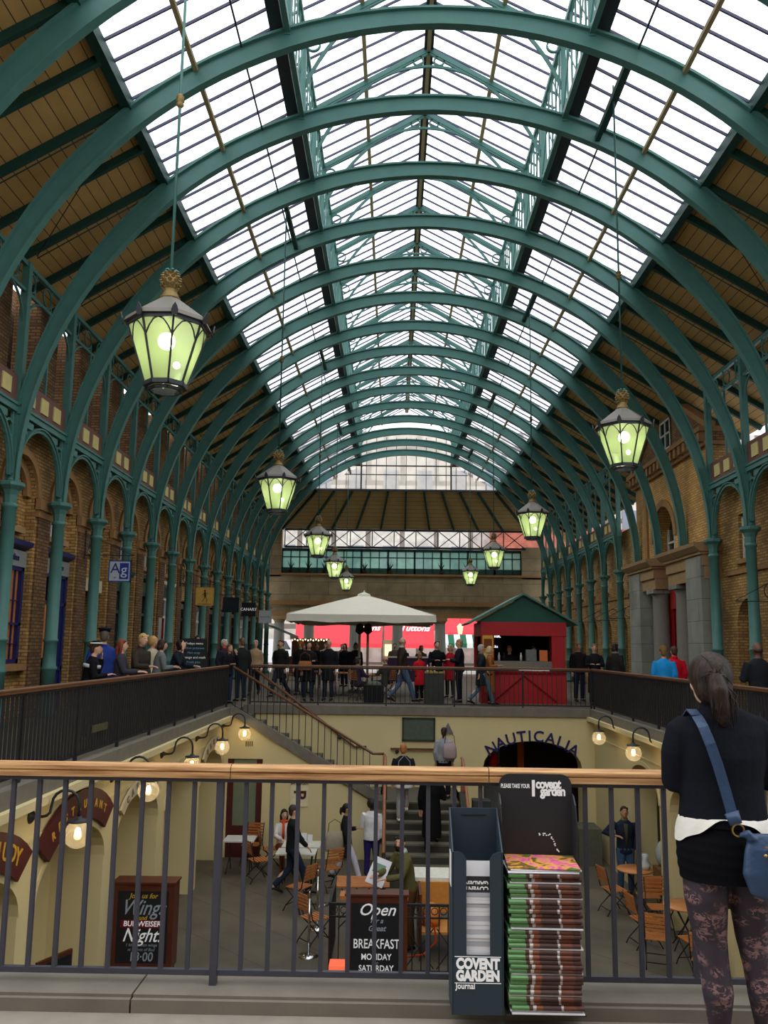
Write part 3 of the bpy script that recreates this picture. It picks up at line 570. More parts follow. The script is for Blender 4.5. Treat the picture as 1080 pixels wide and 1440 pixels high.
def woman():
    root = thing('person', 'woman with brown ponytail in black blazer, short skirt and lace tights leaning on rail', 'person', (0, 0, 0))
    cx, cy = 1.375, 3.53; V = Vector
    def B(x, y, z): return V((cx + x, cy + y, z))
    b = MB(); hc = B(-.03, .01, 1.525)
    legs = {-1: [B(-.085, 0, .86), B(-.088, -.015, .66), B(-.075, -.005, .50), B(-.068, -.02, .40), B(-.062, -.035, .30), B(-.055, -.015, .16), B(-.055, .0, .10)],
            1: [B(.085, 0, .86), B(.092, -.015, .66), B(.098, -.005, .50), B(.108, -.02, .40), B(.118, -.035, .30), B(.13, -.015, .16), B(.135, .0, .10)]}
    lr = [.088, .082, .062, .054, .056, .036, .032]
    for sd in (-1, 1):
        b.tube(legs[sd], lr, 16)
        a = legs[sd][-1]; b.tube([a + V((0, -.05, -.02)), a, a + V((.01 * sd, .1, -.03)), a + V((.015 * sd, .16, -.035))], [.026, .036, .034, .022], 10)
    sh = {-1: B(-.155, 0, 1.335), 1: B(.165, 0, 1.335)}
    el = {-1: B(-.185, .02, 1.115), 1: B(.225, .03, 1.12)}
    wr = {-1: B(-.07, .30, 1.135), 1: B(.09, .33, 1.135)}
    for sd in (-1, 1):
        b.tube([sh[sd], (sh[sd] + el[sd]) / 2, el[sd], (el[sd] + wr[sd]) / 2, wr[sd]], [.045, .04, .036, .033, .024], 10)
        d = (wr[sd] - el[sd]).normalized(); b.tube([wr[sd] - d * .01, wr[sd] + d * .045, wr[sd] + d * .085], [.024, .034, .027], 10, flat=.6)
    for p, r in [((0, 0, .80), (.15, .11)),]: pass
    tr = [(B(0, 0, .80), .15, .12), (B(0, 0, .90), .155, .12), (B(0, .0, 1.02), .12, .09), (B(0, .01, 1.18), .145, .1), (B(0, 0, 1.31), .155, .08), (B(-.005, 0, 1.375), .09, .06), (B(-.008, .0, 1.41), .052, .05), (B(-.01, .01, 1.47), .048, .048)]
    b.tube([p for p, _, _ in tr], [(a, c) for _, a, c in tr], 18, up=(0, 1, 0))
    b.ball(hc, .07, .09, .108, 18, 12); b.ball(hc + V((0, .03, -.05)), .053, .06, .057)
    b.tube([hc + V((0, .082, .02)), hc + V((0, .108, -.02)), hc + V((0, .09, -.033))], [.009, .015, .009], 6)
    b.ball(hc + V((-.071, -.002, -.014)), .01, .018, .03, 10, 8); b.ball(hc + V((.075, -.004, -.014)), .012, .02, .032, 10, 8)
    def ex(o):
        for sd in (-1, 1):
            o.use(SKIN['pale']); hand(o, wr[sd], wr[sd] - el[sd], sd, .95, curl=.8, palmn=(0, 0, 1))
            o.use(EYEW); o.ball(hc + V((.03 * sd, .078, .012)), .013, .008, .007, 8, 6); o.use(EYEM); o.ball(hc + V((.03 * sd, .084, .012)), .006)
        o.use(LIP); o.tube([hc + V((-.022, .085, -.055)), hc + V((0, .093, -.053)), hc + V((.022, .085, -.055))], [.003, .007, .003], 6)
        o.use(EYEM); o.ball(hc + V((.084, -.004, -.038)), .004)
    link('body', remesh('body', b, .0085, [SKIN['pale']], 4, ex), root)
    t = MB()
    for sd in (-1, 1):
        t.tube(legs[sd], [r + .004 for r in lr], 20); 
    t.tube([B(0, 0, .78), B(0, 0, .86)], [(.135, .09), (.14, .1)], 18, up=(0, 1, 0))
    link('lace_tights', remesh('lace_tights', t, .008, [LACE], 3), root)
    for sd in (-1, 1):
        a = legs[sd][-1]; f = MB(); f.tube([a + V((0, -.06, -.03)), a + V((0, 0, -.015)), a + V((.01 * sd, .1, -.025)), a + V((.015 * sd, .18, -.03))], [.03, .042, .04, .022], 10, flat=.8, up=(0, 0, 1)); f.obj('shoe', cm(28, 26, 28, .4), root)
    # skirt with ruched folds
    def folded(rows, n, amp, freq, ph=0., tilt=0.):
        vs = []; fs = []
        for i, (z, rx, ry, oy) in enumerate(rows):
            for j in range(n):
                a = 2 * PI * j / n; k = 1 + amp * math.sin(freq * z + 2.2 * math.cos(a + ph) + ph) 
                vs.append(B(rx * k * math.cos(a), oy + ry * k * math.sin(a), z + tilt * math.cos(a)))
        for i in range(len(rows) - 1):
            for j in range(n): fs.append((i * n + j, i * n + (j + 1) % n, (i + 1) * n + (j + 1) % n, (i + 1) * n + j))
        return vs, fs
    s_ = MB(); rows = []
    for i in range(50):
        q = i / 49; z = .732 + .27 * q
        rx = .181 + .012 * math.sin(min(1, q * 1.3) * PI) - .05 * max(0, q - .6); rows.append((z, rx, rx * .76 - .006, -.005))
    vs, fs = folded(rows, 48, .007, 150); s_.add(vs, fs, True); s_.obj('skirt', SKT, root)
    # shirt hem: wavy, lower at the sides
    s_ = MB(); n = 72; vs = []
    for i in range(9):
        q = i / 8
        for j in range(n):
            a = 2 * PI * j / n; back = max(0, -math.sin(a)); zlow = .922 + .062 * math.exp(-((a - 1.45 * PI) / .6) ** 2) - .04 * abs(math.cos(a)) ** 3 + .005 * math.sin(9 * a)
            z = .985 + (zlow - .985) * q; rr = 1 + .012 * q * math.sin(13 * a + 5 * q) + .006 * math.sin(27 * a + 11 * q)
            vs.append(B((.168 + .03 * q ** .5) * rr * math.cos(a), -.003 + (.122 + .026 * q ** .5) * rr * math.sin(a), z))
    s_.add(vs, [(i * n + j, i * n + (j + 1) % n, (i + 1) * n + (j + 1) % n, (i + 1) * n + j) for i in range(8) for j in range(n)], True); s_.obj('shirt_hem', SHW, root)
    # blazer
    t = MB(); tr = [(B(0, 0, .945), .182, .142), (B(0, 0, 1.03), .172, .128), (B(0, 0, 1.12), .168, .122), (B(0, .0, 1.22), .182, .13), (B(0, 0, 1.32), .194, .112), (B(0, -.002, 1.37), .165, .085), (B(-.005, -.002, 1.405), .09, .068), (B(-.007, 0, 1.43), .064, .06)]
    t.tube([p for p, _, _ in tr], [(a, c) for _, a, c in tr], 20, up=(0, 1, 0))
    for sd in (-1, 1):
        t.tube([sh[sd] + V((-.03 * sd, 0, .005)), sh[sd] + V((.005 * sd, 0, -.02)), (sh[sd] + el[sd]) / 2 + V((.01 * sd, 0, 0)), el[sd] + V((.0, 0, -.005)), (el[sd] + wr[sd]) / 2, wr[sd]], [.058, .062, .062, .056, .048, .04], 14)
    link('blazer', remesh('blazer', t, .009, [BLZ], 4), root)
    t = MB(); t.tube([B(-.006, -.004, 1.405), B(-.008, -.004, 1.44)], [(.072, .066), (.062, .058)], 16, up=(0, 1, 0)); t.obj('collar', BLZ, root)
    # hair: cap plus gathered ponytail with loose strands
    t = MB(); t.ball(hc + V((0, -.02, .025)), .09, .098, .098, 20, 14); t.ball(hc + V((0, -.045, -.025)), .08, .066, .08, 18, 12)
    t.tube([hc + V((-.015, -.085, .02)), hc + V((-.018, -.115, .015)), hc + V((-.014, -.13, -.03)), hc + V((.0, -.12, -.10)), hc + V((.008, -.11, -.155)), hc + V((.012, -.105, -.185))], [.026, .034, .042, .04, .026, .008], 14)
    link('hair', remesh('hair', t, .008, [HAIRM], 3), root)
    t = MB(); t.lathe([(.022, -.008), (.03, -.006), (.03, .006), (.022, .008)], hc + V((-.017, -.108, .018)), 14, axis='y'); t.obj('hair_tie', cm(20, 16, 18), root)
    t = MB(); r2 = random.Random(3)
    for i in range(34):
        a = r2.uniform(-1, 1); p0 = hc + V((-.017 + .02 * a, -.115, .02)); e = hc + V((.01 + .05 * r2.uniform(-1, 1), -.125 + .02 * r2.uniform(-1, 1), -.11 - .09 * r2.random()))
        m_ = (p0 + e) / 2 + V((.035 * a, -.03, 0)); t.tube([p0, m_, e], [.002, .003, .0007], 4)
    for i in range(26):
        a = r2.uniform(-PI * .9, PI * .1) ; z = r2.uniform(-.05, .1); rr = math.sqrt(max(.05, 1 - (z / .11) ** 2))
        p0 = hc + V((.091 * rr * math.cos(a), -.02 + .102 * rr * math.sin(a), .02 + z)); t.tube([p0, (p0 + hc + V((-.017, -.12, .03))) / 2 + V((0, -.02, .012)), hc + V((-.017, -.118, .02))], [.001, .0028, .002], 4)
    t.obj('loose_strands', HAIRM, root)
    # shoulder bag: a thing of its own, worn across the back
    bag = thing('shoulder_bag', 'blue leather shoulder bag with brass zips hanging at the hip of the woman in black', 'bag', (0, 0, 0))
    t = MB(); pts = []
    path = [(-.118, -.075, 1.385), (-.11, -.118, 1.345), (-.093, -.142, 1.28), (-.068, -.145, 1.20), (-.045, -.148, 1.11), (-.028, -.155, 1.03), (-.015, -.165, .975)]
    fr = []
    P_ = [B(*p) for p in path]
    for i, p in enumerate(P_):
        d = (P_[min(i + 1, 6)] - P_[max(i - 1, 0)]).normalized(); a = d.cross(V((0, -1, 0))).normalized(); fr.append((p, a, V((0, -1, 0)), 1, 1))
    prof = [(-.021, -.003), (.021, -.003), (.021, .003), (-.021, .003)]
    t.sweep(fr, prof)
    fp = [B(-.118, -.075, 1.385), B(-.12, -.02, 1.405), B(-.11, .06, 1.375), B(-.06, .15, 1.27), B(.05, .17, 1.1), B(.19, .13, .98), B(.24, -.02, .93)]
    t.sweep([(p, V((1, 0, 0)), V((1, 0, 0)).cross((fp[min(i + 1, 6)] - fp[max(i - 1, 0)]).normalized()).normalized(), 1, 1) for i, p in enumerate(fp)], prof)
    st = t.obj('strap', BLEA, bag)
    t = MB(); t.ring(P_[-1] + V((.005, -.01, -.02)), .023, .006, .006, 'y'); t.obj('brass_ring', BRASS, bag)
    t = MB(); t.tube([P_[-2] + V((0, -.006, -.01)), P_[-1] + V((0, -.008, 0))], [(.03, .006), (.024, .006)], 10, up=(0, -1, 0)); t.obj('strap_tab', BLEA, bag)
    b = MB(); bc = B(.135, -.19, .825)
    b.tube([bc + V((.0, 0, -.125)), bc + V((.0, 0, -.105)), bc + V((0, 0, -.03)), bc + V((0, 0, .06)), bc + V((0, .005, .12))], [(.07, .02), (.115, .045), (.142, .055), (.13, .045), (.11, .02)], 24, up=(0, 1, 0))
    b.tube([bc + V((-.105, -.01, .1)), bc + V((-.118, -.01, .125)), P_[-1] + V((.008, -.012, -.04))], [.02, .016, .01], 10)
    link('bag_body', remesh('bag_body', b, .007, [BLEA], 3), bag)
    b = MB(); b.tube([bc + V((.01, -.05, -.075)), bc + V((.01, -.062, -.06)), bc + V((.01, -.064, 0)), bc + V((.01, -.056, .025))], [(.035, .008), (.05, .022), (.05, .022), (.046, .01)], 18, up=(0, 1, 0)); pk = link('pocket', remesh('pocket', b, .005, [BLEA], 2), bag)
    b = MB().use(BRASS); b.ball(bc + V((.0, -.09, .0)), .008); b.obj('snap_button', None, pk)
    b = MB(); b.bar(bc + V((-.06, -.055, .055)), bc + V((.09, -.052, .042)), .004, .005); b.bar(bc + V((-.075, -.052, .082)), bc + V((.08, -.048, .07)), .004, .005); b.ball(bc + V((-.075, -.058, .052)), .007); b.obj('zip', BRASS, bag)
woman()

# ------------------------------------------------------------------ ground, floors and the sunken court
LX, RX = -4.15, 5.3
KY = 3.82                      # front face of the near kerb
mb = MB(); mb.box(-12, 12, -5, KY, -.35, UF); struct('floor', mb, PAVE)
mb = MB(); mb.box(-12, 12, 4.12, 4.12, 0, 0) if 0 else None
mb.box(-9.6, LX - .12, KY, 50.8, -.35, UF); struct('floor', mb, FLAG)
mb = MB(); mb.box(RX + .12, 11, KY, 50.8, -.35, UF); struct('floor', mb, FLAG)
mb = MB(); mb.box(LX - .12, RX + .12, 22.15, 50.8, -.35, UF); struct('floor', mb, FLAG)
mb = MB(); mb.box(LX - .12, -3.9, 20.9, 22.15, -.35, UF); struct('floor', mb, FLAG)
mb = MB(); mb.box(-12, 14, 3, 26, CF - .2, CF); struct('floor', mb, FLAG)
mb = MB(); mb.box(-60, 60, 50.8, 130, -.2, .0); struct('floor', mb, mat('street_paving', srgb(150, 148, 142), .8))
# kerbs
def kerb(x0, x1, y0, y1, z1=.1, z0=-.12): struct('trim_1', MB().box(x0, x1, y0, y1, z0, z1), KERB)
mb = MB(); xs = [-12, -6.5, -4.1, -1.13, 1.9, 4.4, 7.5, 12]
for a, b in zip(xs, xs[1:]):
    mb.box(a + .004, b - .004, KY, 4.16, -.3, .105); mb.box(a + .004, b - .004, KY + .025, 4.14, .1, .118)
struct('trim_2', mb, KERB)
kerb(LX - .16, LX + .12, 4.16, 20.8); kerb(RX - .12, RX + .16, 4.16, 22.0); kerb(-3.9, RX - .12, 21.88, 22.16)
mb = MB(); mb.box(LX - .02, LX + .2, 4.16, 20.9, -.2, -.1); mb.box(RX - .2, RX + .02, 4.16, 22.0, -.2, -.1); struct('trim_3', mb, CREAM)
# near retaining wall under the kerb
struct('wall_near', MB().box(-5, 6, 3.9, 4.1, CF, -.3), CREAM)
# left court wall with arches
LP = [9.8 + 2.75 * k for k in range(-2, 5)]
op = [(a + .22, b - .22, CF, -1.38, .6) for a, b in zip(LP, LP[1:])]
PL = lambda u, z, d: (LX - d, u, z)
mb = MB(); arch_wall(mb, PL, 4.1, 20.9, CF, -.1, op, .75); struct('wall_court_left', mb, CREAM)
mb = MB().box(LX - 1.0, LX - .75, 4.1, 20.9, CF, -.1); struct('wall_court_left_recess', mb, CREAM)
mb = MB()
for a, b, *_ in op: arch_ring(mb, PL, (a + b) / 2, (b - a) / 2, (b - a) / 2 + .07, -1.38, .6, .67, -.015, .0)
mb.box(LX, LX + .02, 4.1, 20.9, -.62, -.585); struct('trim_4', mb, CREAM)
for i, (a, b, *_) in enumerate(op):
    if i < 1: continue
    m = (a + b) / 2; d = thing('door_%d' % i, 'glazed door recessed in the %s arch of the cream court wall' % ORD[i], 'door', (0, 0, 0), kind='structure')
    MB().box(LX - .76, LX - .70, m - .5, m + .5, CF, -1.35).obj('door_frame', mat('greyed_door', srgb(120, 112, 88), .6), d)
    MB().box(LX - .71, LX - .69, m - .38, m + .38, CF + .25, -1.5).obj('pane', WINGLASS, d)
# right court wall
RP = [19.2 + 2.75 * k for k in range(-5, 2)]
opr = [(a + .33, b - .33, CF, -1.38, .62) for a, b in zip(RP, RP[1:]) if b < 21]
PR = lambda u, z, d: (RX + d, u, z)
mb = MB(); arch_wall(mb, PR, 4.1, 22.0, CF, -.1, opr, .6); struct('wall_court_right', mb, CREAM)
mb = MB(); mb.box(7.1, 7.3, 4.1, 24, CF, -.3); mb.box(RX + .55, 7.2, 4.1, 24, -.5, -.36); mb.box(RX + .6, 7.2, 19.9, 20.1, CF, -.4); struct('wall_court_right_inner', mb, CREAM)
mb = MB()
for a, b, *_ in opr: arch_ring(mb, PR, (a + b) / 2, (b - a) / 2, (b - a) / 2 + .08, -1.38, .62, .7, -.02, .0)
mb.box(RX - .02, RX, 4.1, 22, -.62, -.585); struct('trim_5', mb, CREAM)
# back court wall with the shop arch
PB = lambda u, z, d: (u, 21.95 + d, z)
mb = MB(); arch_wall(mb, PB, -3.9, RX, CF, -.1, [(2.4, 4.96, CF, -1.4, .66)], .5); struct('wall_court_back', mb, CREAM)
mb = MB(); mb.box(1.5, 6.2, 24.3, 24.5, CF, -.3); mb.box(1.5, 1.7, 22.46, 24.3, CF, -.3); mb.box(6.0, 6.2, 22.46, 24.3, CF, -.3); mb.box(1.5, 6.2, 22.46, 24.5, -.5, -.35); struct('wall_shop_interior', mb, mat('dark_shop', srgb(44, 34, 24), .8))
t = thing('shop_display', 'lit shop window display glowing orange inside the arched shopfront', 'display', (0, 0, 0))
MB().box(3.6, 3.78, 24.0, 24.2, CF, -.8).obj('pillar', cm(190, 100, 40), t); MB().box(2.55, 3.05, 23.4, 23.9, -1.75, -1.6).obj('shelf', cm(120, 120, 120), t)
MB().lathe([(.12, 0), (.11, .3), (.03, .34)], (2.85, 23.5, -1.6), 12).obj('red_vase', cm(200, 40, 40), t); MB().box(2.42, 3.1, 24.05, 24.25, CF, -.8).obj('back_panel', cm(120, 122, 126), t)
# NAUTICALIA letters on an arc above the arch
ng = thing('shop_sign', 'dark blue serif letters reading NAUTICALIA curved above the shop arch', 'sign', (0, 0, 0))
cw = dict(N=1.05, A=1.0, U=1.0, T=.85, I=.5, C=1.0, L=.85); acc = 0; tot = sum(cw[c] for c in 'NAUTICALIA')
for i, ch in enumerate('NAUTICALIA'):
    a = R(146 - (acc + cw[ch] / 2) / tot * 112); acc += cw[ch]; rx, rz = 1.40, .95
    text('letter', ch, .40, (3.68 + rx * math.cos(a) * 1.0, 21.93, -1.58 + rz * math.sin(a)), (PI / 2, 0, 0), cm(48, 46, 92), ng, .01, .006).rotation_euler = (PI / 2, -(PI / 2 - a) * -.55 * -1 if 0 else (PI / 2 - a) * .6, 0)
t = thing('notice_board', 'dark green framed notice board on the cream back wall of the court', 'sign', (0, 0, 0)); MB().box(.30, 1.12, 21.9, 21.95, -.76, -.2).obj('panel', cm(84, 94, 84), t)
mb = MB()
for a in ((.28, 1.14, -.22, -.18), (.28, 1.14, -.78, -.74), (.28, .32, -.78, -.18), (1.1, 1.14, -.78, -.18)): mb.box(a[0], a[1], 21.88, 21.95, a[2], a[3])
mb.obj('frame', cm(52, 60, 54), t)
mb = MB(); mb.prism([(1.34, -.58), (1.62, -.58), (1.48, -.3)], 'xz', 21.9, 21.95); tag(mb.obj('triangular_plaque', cm(110, 110, 110)), 'small grey triangular plaque on the cream wall beside the notice board', 'sign')
# left-back wall (under the upper flight), with glazed door
SY = 20.85
poly = [(-4.2, CF), (-.25, CF), (-.25, -2.25), (-3.9, -.12), (-4.2, -.12)]
mb = MB(); mb.prism([(-3.18, CF), (-.25, CF), (-.25, -2.25), (-3.18, -.55)], 'xz', SY, SY + .15); mb.prism([(-4.2, CF), (-4.05, CF), (-4.05, -.1), (-4.2, -.1)], 'xz', SY, SY + .15)
mb.prism([(-4.05, -1.15), (-3.18, -1.15), (-3.18, -.55), (-3.9, -.12), (-4.05, -.12)], 'xz', SY, SY + .15); mb.box(-.25, -.1, SY, 21.95, CF, -1.95); mb.box(1.6, 1.8, 20.0, 21.95, CF, -1.95); struct('wall_stair_side', mb, CREAM)
d = thing('door_9', 'maroon framed glazed door at the foot of the cream stair wall', 'door', (0, 0, 0), kind='structure')
MB().box(-4.05, -3.9, SY + .03, SY + .1, CF, -1.15).obj('door_frame', MAROON, d); MB().box(-3.33, -3.2, SY + .03, SY + .1, CF, -1.15).obj('door_frame', MAROON, d); MB().box(-3.9, -3.33, SY + .03, SY + .1, CF, CF + .75).obj('kick_panel', MAROON, d)
MB().box(-3.9, -3.33, SY + .05, SY + .08, CF + .75, -1.15).obj('pane', mat('pale_door_glass', srgb(120, 128, 104), .2, spec=.6), d)
tag(MB().use(cm(60, 50, 40)).box(-3.2 - .02, -3.2 + .35 - .02, SY - .02, SY, -.72, -.58).obj('wall_vent'), 'small slotted air vent high on the cream stair wall', 'vent') if 0 else None
mb = MB().use(cm(70, 62, 46))
for i in range(4): mb.box(-3.62 + .05 * i, -3.6 + .05 * i, SY - .012, SY, -.85, -.72)
tag(mb.obj('wall_vent'), 'small slotted air vent high on the cream stair wall', 'vent')
# upper flight of stairs
mb = MB()
for i in range(12):
    x = -3.9 + i * .3; z = UF - .167 * (i + 1); mb.box(x, x + .32, SY + .02, 21.95, z - .2, z)
mb.box(-.3, 1.7, 20.0, 21.95, -2.15, -1.95)
struct('floor_stair_upper', mb, mat('stair_stone', srgb(92, 88, 76), .8))
mb = MB(); mb.prism([(-4.02, .1), (-3.88, .1), (-.25, -1.92), (-.25, -2.2), (-3.9, -.14), (-4.02, -.14)], 'xz', SY - .1, SY + .08); struct('trim_6', mb, KERB)
# lower flight
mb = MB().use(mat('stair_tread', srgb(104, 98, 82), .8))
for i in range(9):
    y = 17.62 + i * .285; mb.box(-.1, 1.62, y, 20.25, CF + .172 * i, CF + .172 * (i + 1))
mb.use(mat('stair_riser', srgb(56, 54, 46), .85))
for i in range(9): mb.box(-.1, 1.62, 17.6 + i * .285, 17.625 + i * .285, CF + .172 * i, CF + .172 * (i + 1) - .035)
struct('floor_stair_lower', mb)
struct('wall_stair_cheek', MB().prism([(17.4, CF), (20.2, CF), (20.2, -1.75), (19.9, -1.75), (17.4, -3.2)], 'yz', 1.62, 1.8), cm(70, 70, 62))

# ------------------------------------------------------------------ railings
def rail_bars(root, pts, zb, zt, step, w, d, m, maxn=100, axis='y', name='baluster'):
    """bars between pts given as list of coordinates; each bar a child"""
    me = None; k = 0; rest = MB()
    for p in pts:
        if k < maxn:
            if me is None:
                b = MB(); b.box(-w / 2, w / 2, -d / 2, d / 2, 0, zt - zb); me = b.mesh(name, m)
            o = link(name, me, root); o.location = (p[0], p[1], p[2] if len(p) > 2 else zb)
        else:
            rest.box(p[0] - w / 2, p[0] + w / 2, p[1] - d / 2, p[1] + d / 2, zb, zt)
        k += 1
    if rest.v: rest.obj('far_balusters', m, root)['kind'] = 'stuff'
# near railing
WOODR = streak_mat('varnished_rail_wood', srgb(206, 162, 112), srgb(142, 94, 56), (2.2, 26, 40))
RY = 3.97
def hr_profile(s=1.): return [(-.036 * s, -.028 * s), (.036 * s, -.028 * s), (.036 * s, -.004 * s), (.03 * s, 0), (.038 * s, .006 * s), (.036 * s, .022 * s), (.02 * s, .034 * s), (-.02 * s, .034 * s), (-.036 * s, .022 * s), (-.038 * s, .006 * s), (-.03 * s, 0), (-.036 * s, -.004 * s)]
nr = thing('balustrade', 'grey iron railing with varnished wooden handrail on the near kerb', 'railing', (0, 0, 0))
def wrail(x0, x1): MB().sweep([((x, RY, 1.058), (0, 1, 0), (0, 0, 1), 1, 1) for x in (x0, (x0 + x1) / 2, x1)], hr_profile()).obj('handrail', WOODR, nr)
wrail(-4.1, -.752); wrail(-.748, .455); wrail(.459, 5.2)
MB().box(-4.1, 5.2, RY - .022, RY + .022, 1.012, 1.03).obj('top_bar', PAINTGREY, nr); MB().box(-4.1, 5.2, RY - .012, RY + .012, .158, .182).obj('bottom_bar', PAINTGREY, nr)
for x in (-3.33, -.80, 1.73, 4.26):
    MB().box(x - .016, x + .016, RY - .02, RY + .02, .1, 1.012).obj('post', PAINTGREY, nr)
bars = [-.80 + .122 * k for k in range(-27, 50) if k not in (0, -21 + 0, 21)]
rail_bars(nr, [(x, RY) for x in bars if -4.05 < x < 5.15], .18, 1.012, 0, .019, .022, PAINTGREY)
# side and back balustrades
def side_rail(label, X, y0, y1, postys):
    t = thing('balustrade', label, 'railing', (0, 0, 0))
    MB().sweep([((X, y, UF + 1.06), (1, 0, 0), (0, 0, 1), 1, 1) for y in (y0, y1)], hr_profile(.95)).obj('handrail', WOODD, t)
    MB().box(X - .02, X + .02, y0, y1, UF + 1.0, UF + 1.03).obj('top_bar', DARKR, t); MB().box(X - .012, X + .012, y0, y1, UF + .12, UF + .15).obj('bottom_bar', DARKR, t)
    for y in postys: MB().box(X - .02, X + .02, y - .025, y + .025, UF, UF + 1.02).obj('post', DARKR, t)
    n = int((y1 - y0) / .105); rail_bars(t, [(X, y0 + .105 * i + .05) for i in range(n)], UF + .14, UF + 1.01, 0, .022, .04, DARKR)
    return t
lr_ = side_rail('long dark iron balustrade along the left edge of the court', LX, 4.2, 20.9, [4.4 + 1.65 * i for i in range(11)])
side_rail('long dark iron balustrade along the right edge of the court', RX, 4.2, 22.0, [4.4 + 1.75 * i for i in range(11)])
tag(MB().box(LX + .02, LX + .035, 11.5, 12.1, .42, .52).obj('metal_plate', cm(84, 80, 60)), 'small brass plate fixed low on the left balustrade', 'sign')
t = thing('balustrade', 'thin dark iron balustrade with brown handrail above the back court wall', 'railing', (0, 0, 0))
MB().sweep([((x, 22.0, UF + 1.06), (0, 1, 0), (0, 0, 1), 1, 1) for x in (-3.75, RX - .06)], hr_profile(.95)).obj('handrail', WOODD, t)
MB().box(-3.75, RX - .06, 21.98, 22.02, UF + 1.0, UF + 1.03).obj('top_bar', DARKR, t); MB().box(-3.75, RX - .06, 21.99, 22.01, UF + .1, UF + .13).obj('bottom_bar', DARKR, t)
for i in range(6): MB().box(-3.75 + 1.8 * i - .02, -3.75 + 1.8 * i + .02, 21.98, 22.02, UF, UF + 1.02).obj('post', DARKR, t)
rail_bars(t, [(-3.65 + .125 * i, 22.0) for i in range(72)], UF + .1, UF + 1.01, 0, .015, .015, DARKR)
# stair railings
def slope_rail(label, y, x0, z0, x1, z1, bars=True, wall=False):
    t = thing('stair_railing' if bars else 'wall_handrail', label, 'handrail', (0, 0, 0))
    p, q = Vector((x0, y, z0 + 1.0)), Vector((x1, y, z1 + .98)); pts = [p, q] + ([q + Vector((.28, 0, 0))] if not wall else [q + Vector((.3, 0, 0))])
    MB().tube(pts, .032, 10).obj('handrail', WOODD, t)
    if bars:
        n = 22
        for i in range(n):
            a = (i + .5) / n; x = x0 + (x1 - x0) * a; z = z0 + (z1 - z0) * a
            MB().box(x - .009, x + .009, y - .009, y + .009, z + .05, z + .98).obj('baluster', DARKR, t)
        MB().bar((x0, y, z0 + .08), (x1, y, z1 + .08), .02).obj('bottom_bar', DARKR, t)
        MB().use(cm(150, 96, 70, .4)).lathe([(.035, 1.0), (.035, .35)], (x1 + .28, y, z1 - .02), 10).obj('post', None, t); MB().lathe([(.05, .35), (.045, .0)], (x1 + .28, y, z1 - .02), 10).obj('post_foot', DARKR, t)
    else:
        for a in (.15, .5, .85):
            c = p + (q - p) * a; MB().bar(c, c + Vector((0, .08, -.08)), .02).obj('bracket', DARK, t); MB().ball(c + Vector((0, .0, -.07)), .05).obj('rosette', DARK, t)
slope_rail('brown topped iron stair railing descending from the left balustrade', SY - .02, -4.0, .1, -.45, -1.96)
slope_rail('wooden handrail fixed to the back wall above the upper stairs', 21.87, -3.6, .0, -.95, -1.92, bars=False, wall=True)
t = thing('wall_handrail', 'level wooden handrail on the back wall above the stair landing', 'handrail', (0, 0, 0)); MB().bar((-.02, 21.86, -.98), (1.55, 21.86, -.98), .06, .05).obj('handrail', WOODD, t)
for x in (.15, 1.3): MB().ball((x, 21.88, -1.05), .05).obj('rosette', DARK, t)
for x, lb in ((-.14, 'copper coloured stair handrail beside the foot of the cream wall'), (1.71, 'copper coloured stair handrail beside the dark stone cheek')):
    t = thing('stair_handrail', lb, 'handrail', (0, 0, 0)); MB().tube([(x, 17.55, CF + .95), (x, 20.1, -1.0), (x, 20.4, -1.0)], .035, 10).obj('handrail', cm(158, 104, 78, .4), t)
    for y, zb in ((17.6, CF), (20.15, -1.95)): MB().lathe([(.055, 0), (.05, .4), (.036, .42), (.036, .95)], (x, y, zb), 10).obj('post', DARKR if y < 18 else cm(150, 96, 70, .4), t)

# ------------------------------------------------------------------ court lamps
def wall_lamp(label, X, Y, Z, sd, group):
    """sd = +1 bracket grows towards +x"""
    t = thing('wall_lamp', label, 'wall lamp', (X, Y, Z), 0 if sd > 0 else PI, group)
    MB().lathe([(.085, 0), (.075, .02), (.03, .05), (.022, .09)], (0, 0, 0), 12, axis='x').obj('wall_plate', DARK, t)
    pts = [(.05, 0, 0), (.14, 0, 0)] + [(.14 + .10 * math.sin(a), 0, .10 - .10 * math.cos(a)) for a in (.5, 1.0)] + [(.40 - .16 * math.cos(a), 0, .14 + .16 * math.sin(a)) for a in [PI * i / 8 for i in range(1, 9)]] + [(.56, 0, -.02)]
    sn = MB().tube(pts, .017, 8).obj('swan_neck', DARK, t)
    MB().lathe([(.13, -.05), (.125, -.03), (.05, -.02), (.03, .01)], (.56, 0, 0), 14).obj('gallery', DARK, sn)
    gl = MB().ball((.56, 0, -.19), .155, n=18, k=12).obj('globe', CLEARG, t)
    MB().ball((.56, 0, -.17), .032, .032, .055).obj('bulb', WBULB, gl)
    l = bpy.data.lights.new('bulb_light', 'POINT'); l.energy = 5; l.color = (1, .72, .4); l.shadow_soft_size = .05; o = bpy.data.objects.new('bulb_light', l); COL.objects.link(o); o.parent = t; o.location = (.56, 0, -.17)
for i, y in enumerate([9.75, 12.5, 15.15, 17.8, 20.45]):
    wall_lamp('clear globe wall lamp on swan neck, %s from the viewer on the cream left wall' % ORD[i], LX, y, -.32 if i else -.34, 1, 'globe lamps on the court walls')
for i, y in enumerate([16.5, 19.2]):
    wall_lamp('clear globe wall lamp on swan neck, %s from the viewer on the cream right wall' % ORD[i], RX, y, -.16, -1, 'globe lamps on the court walls')
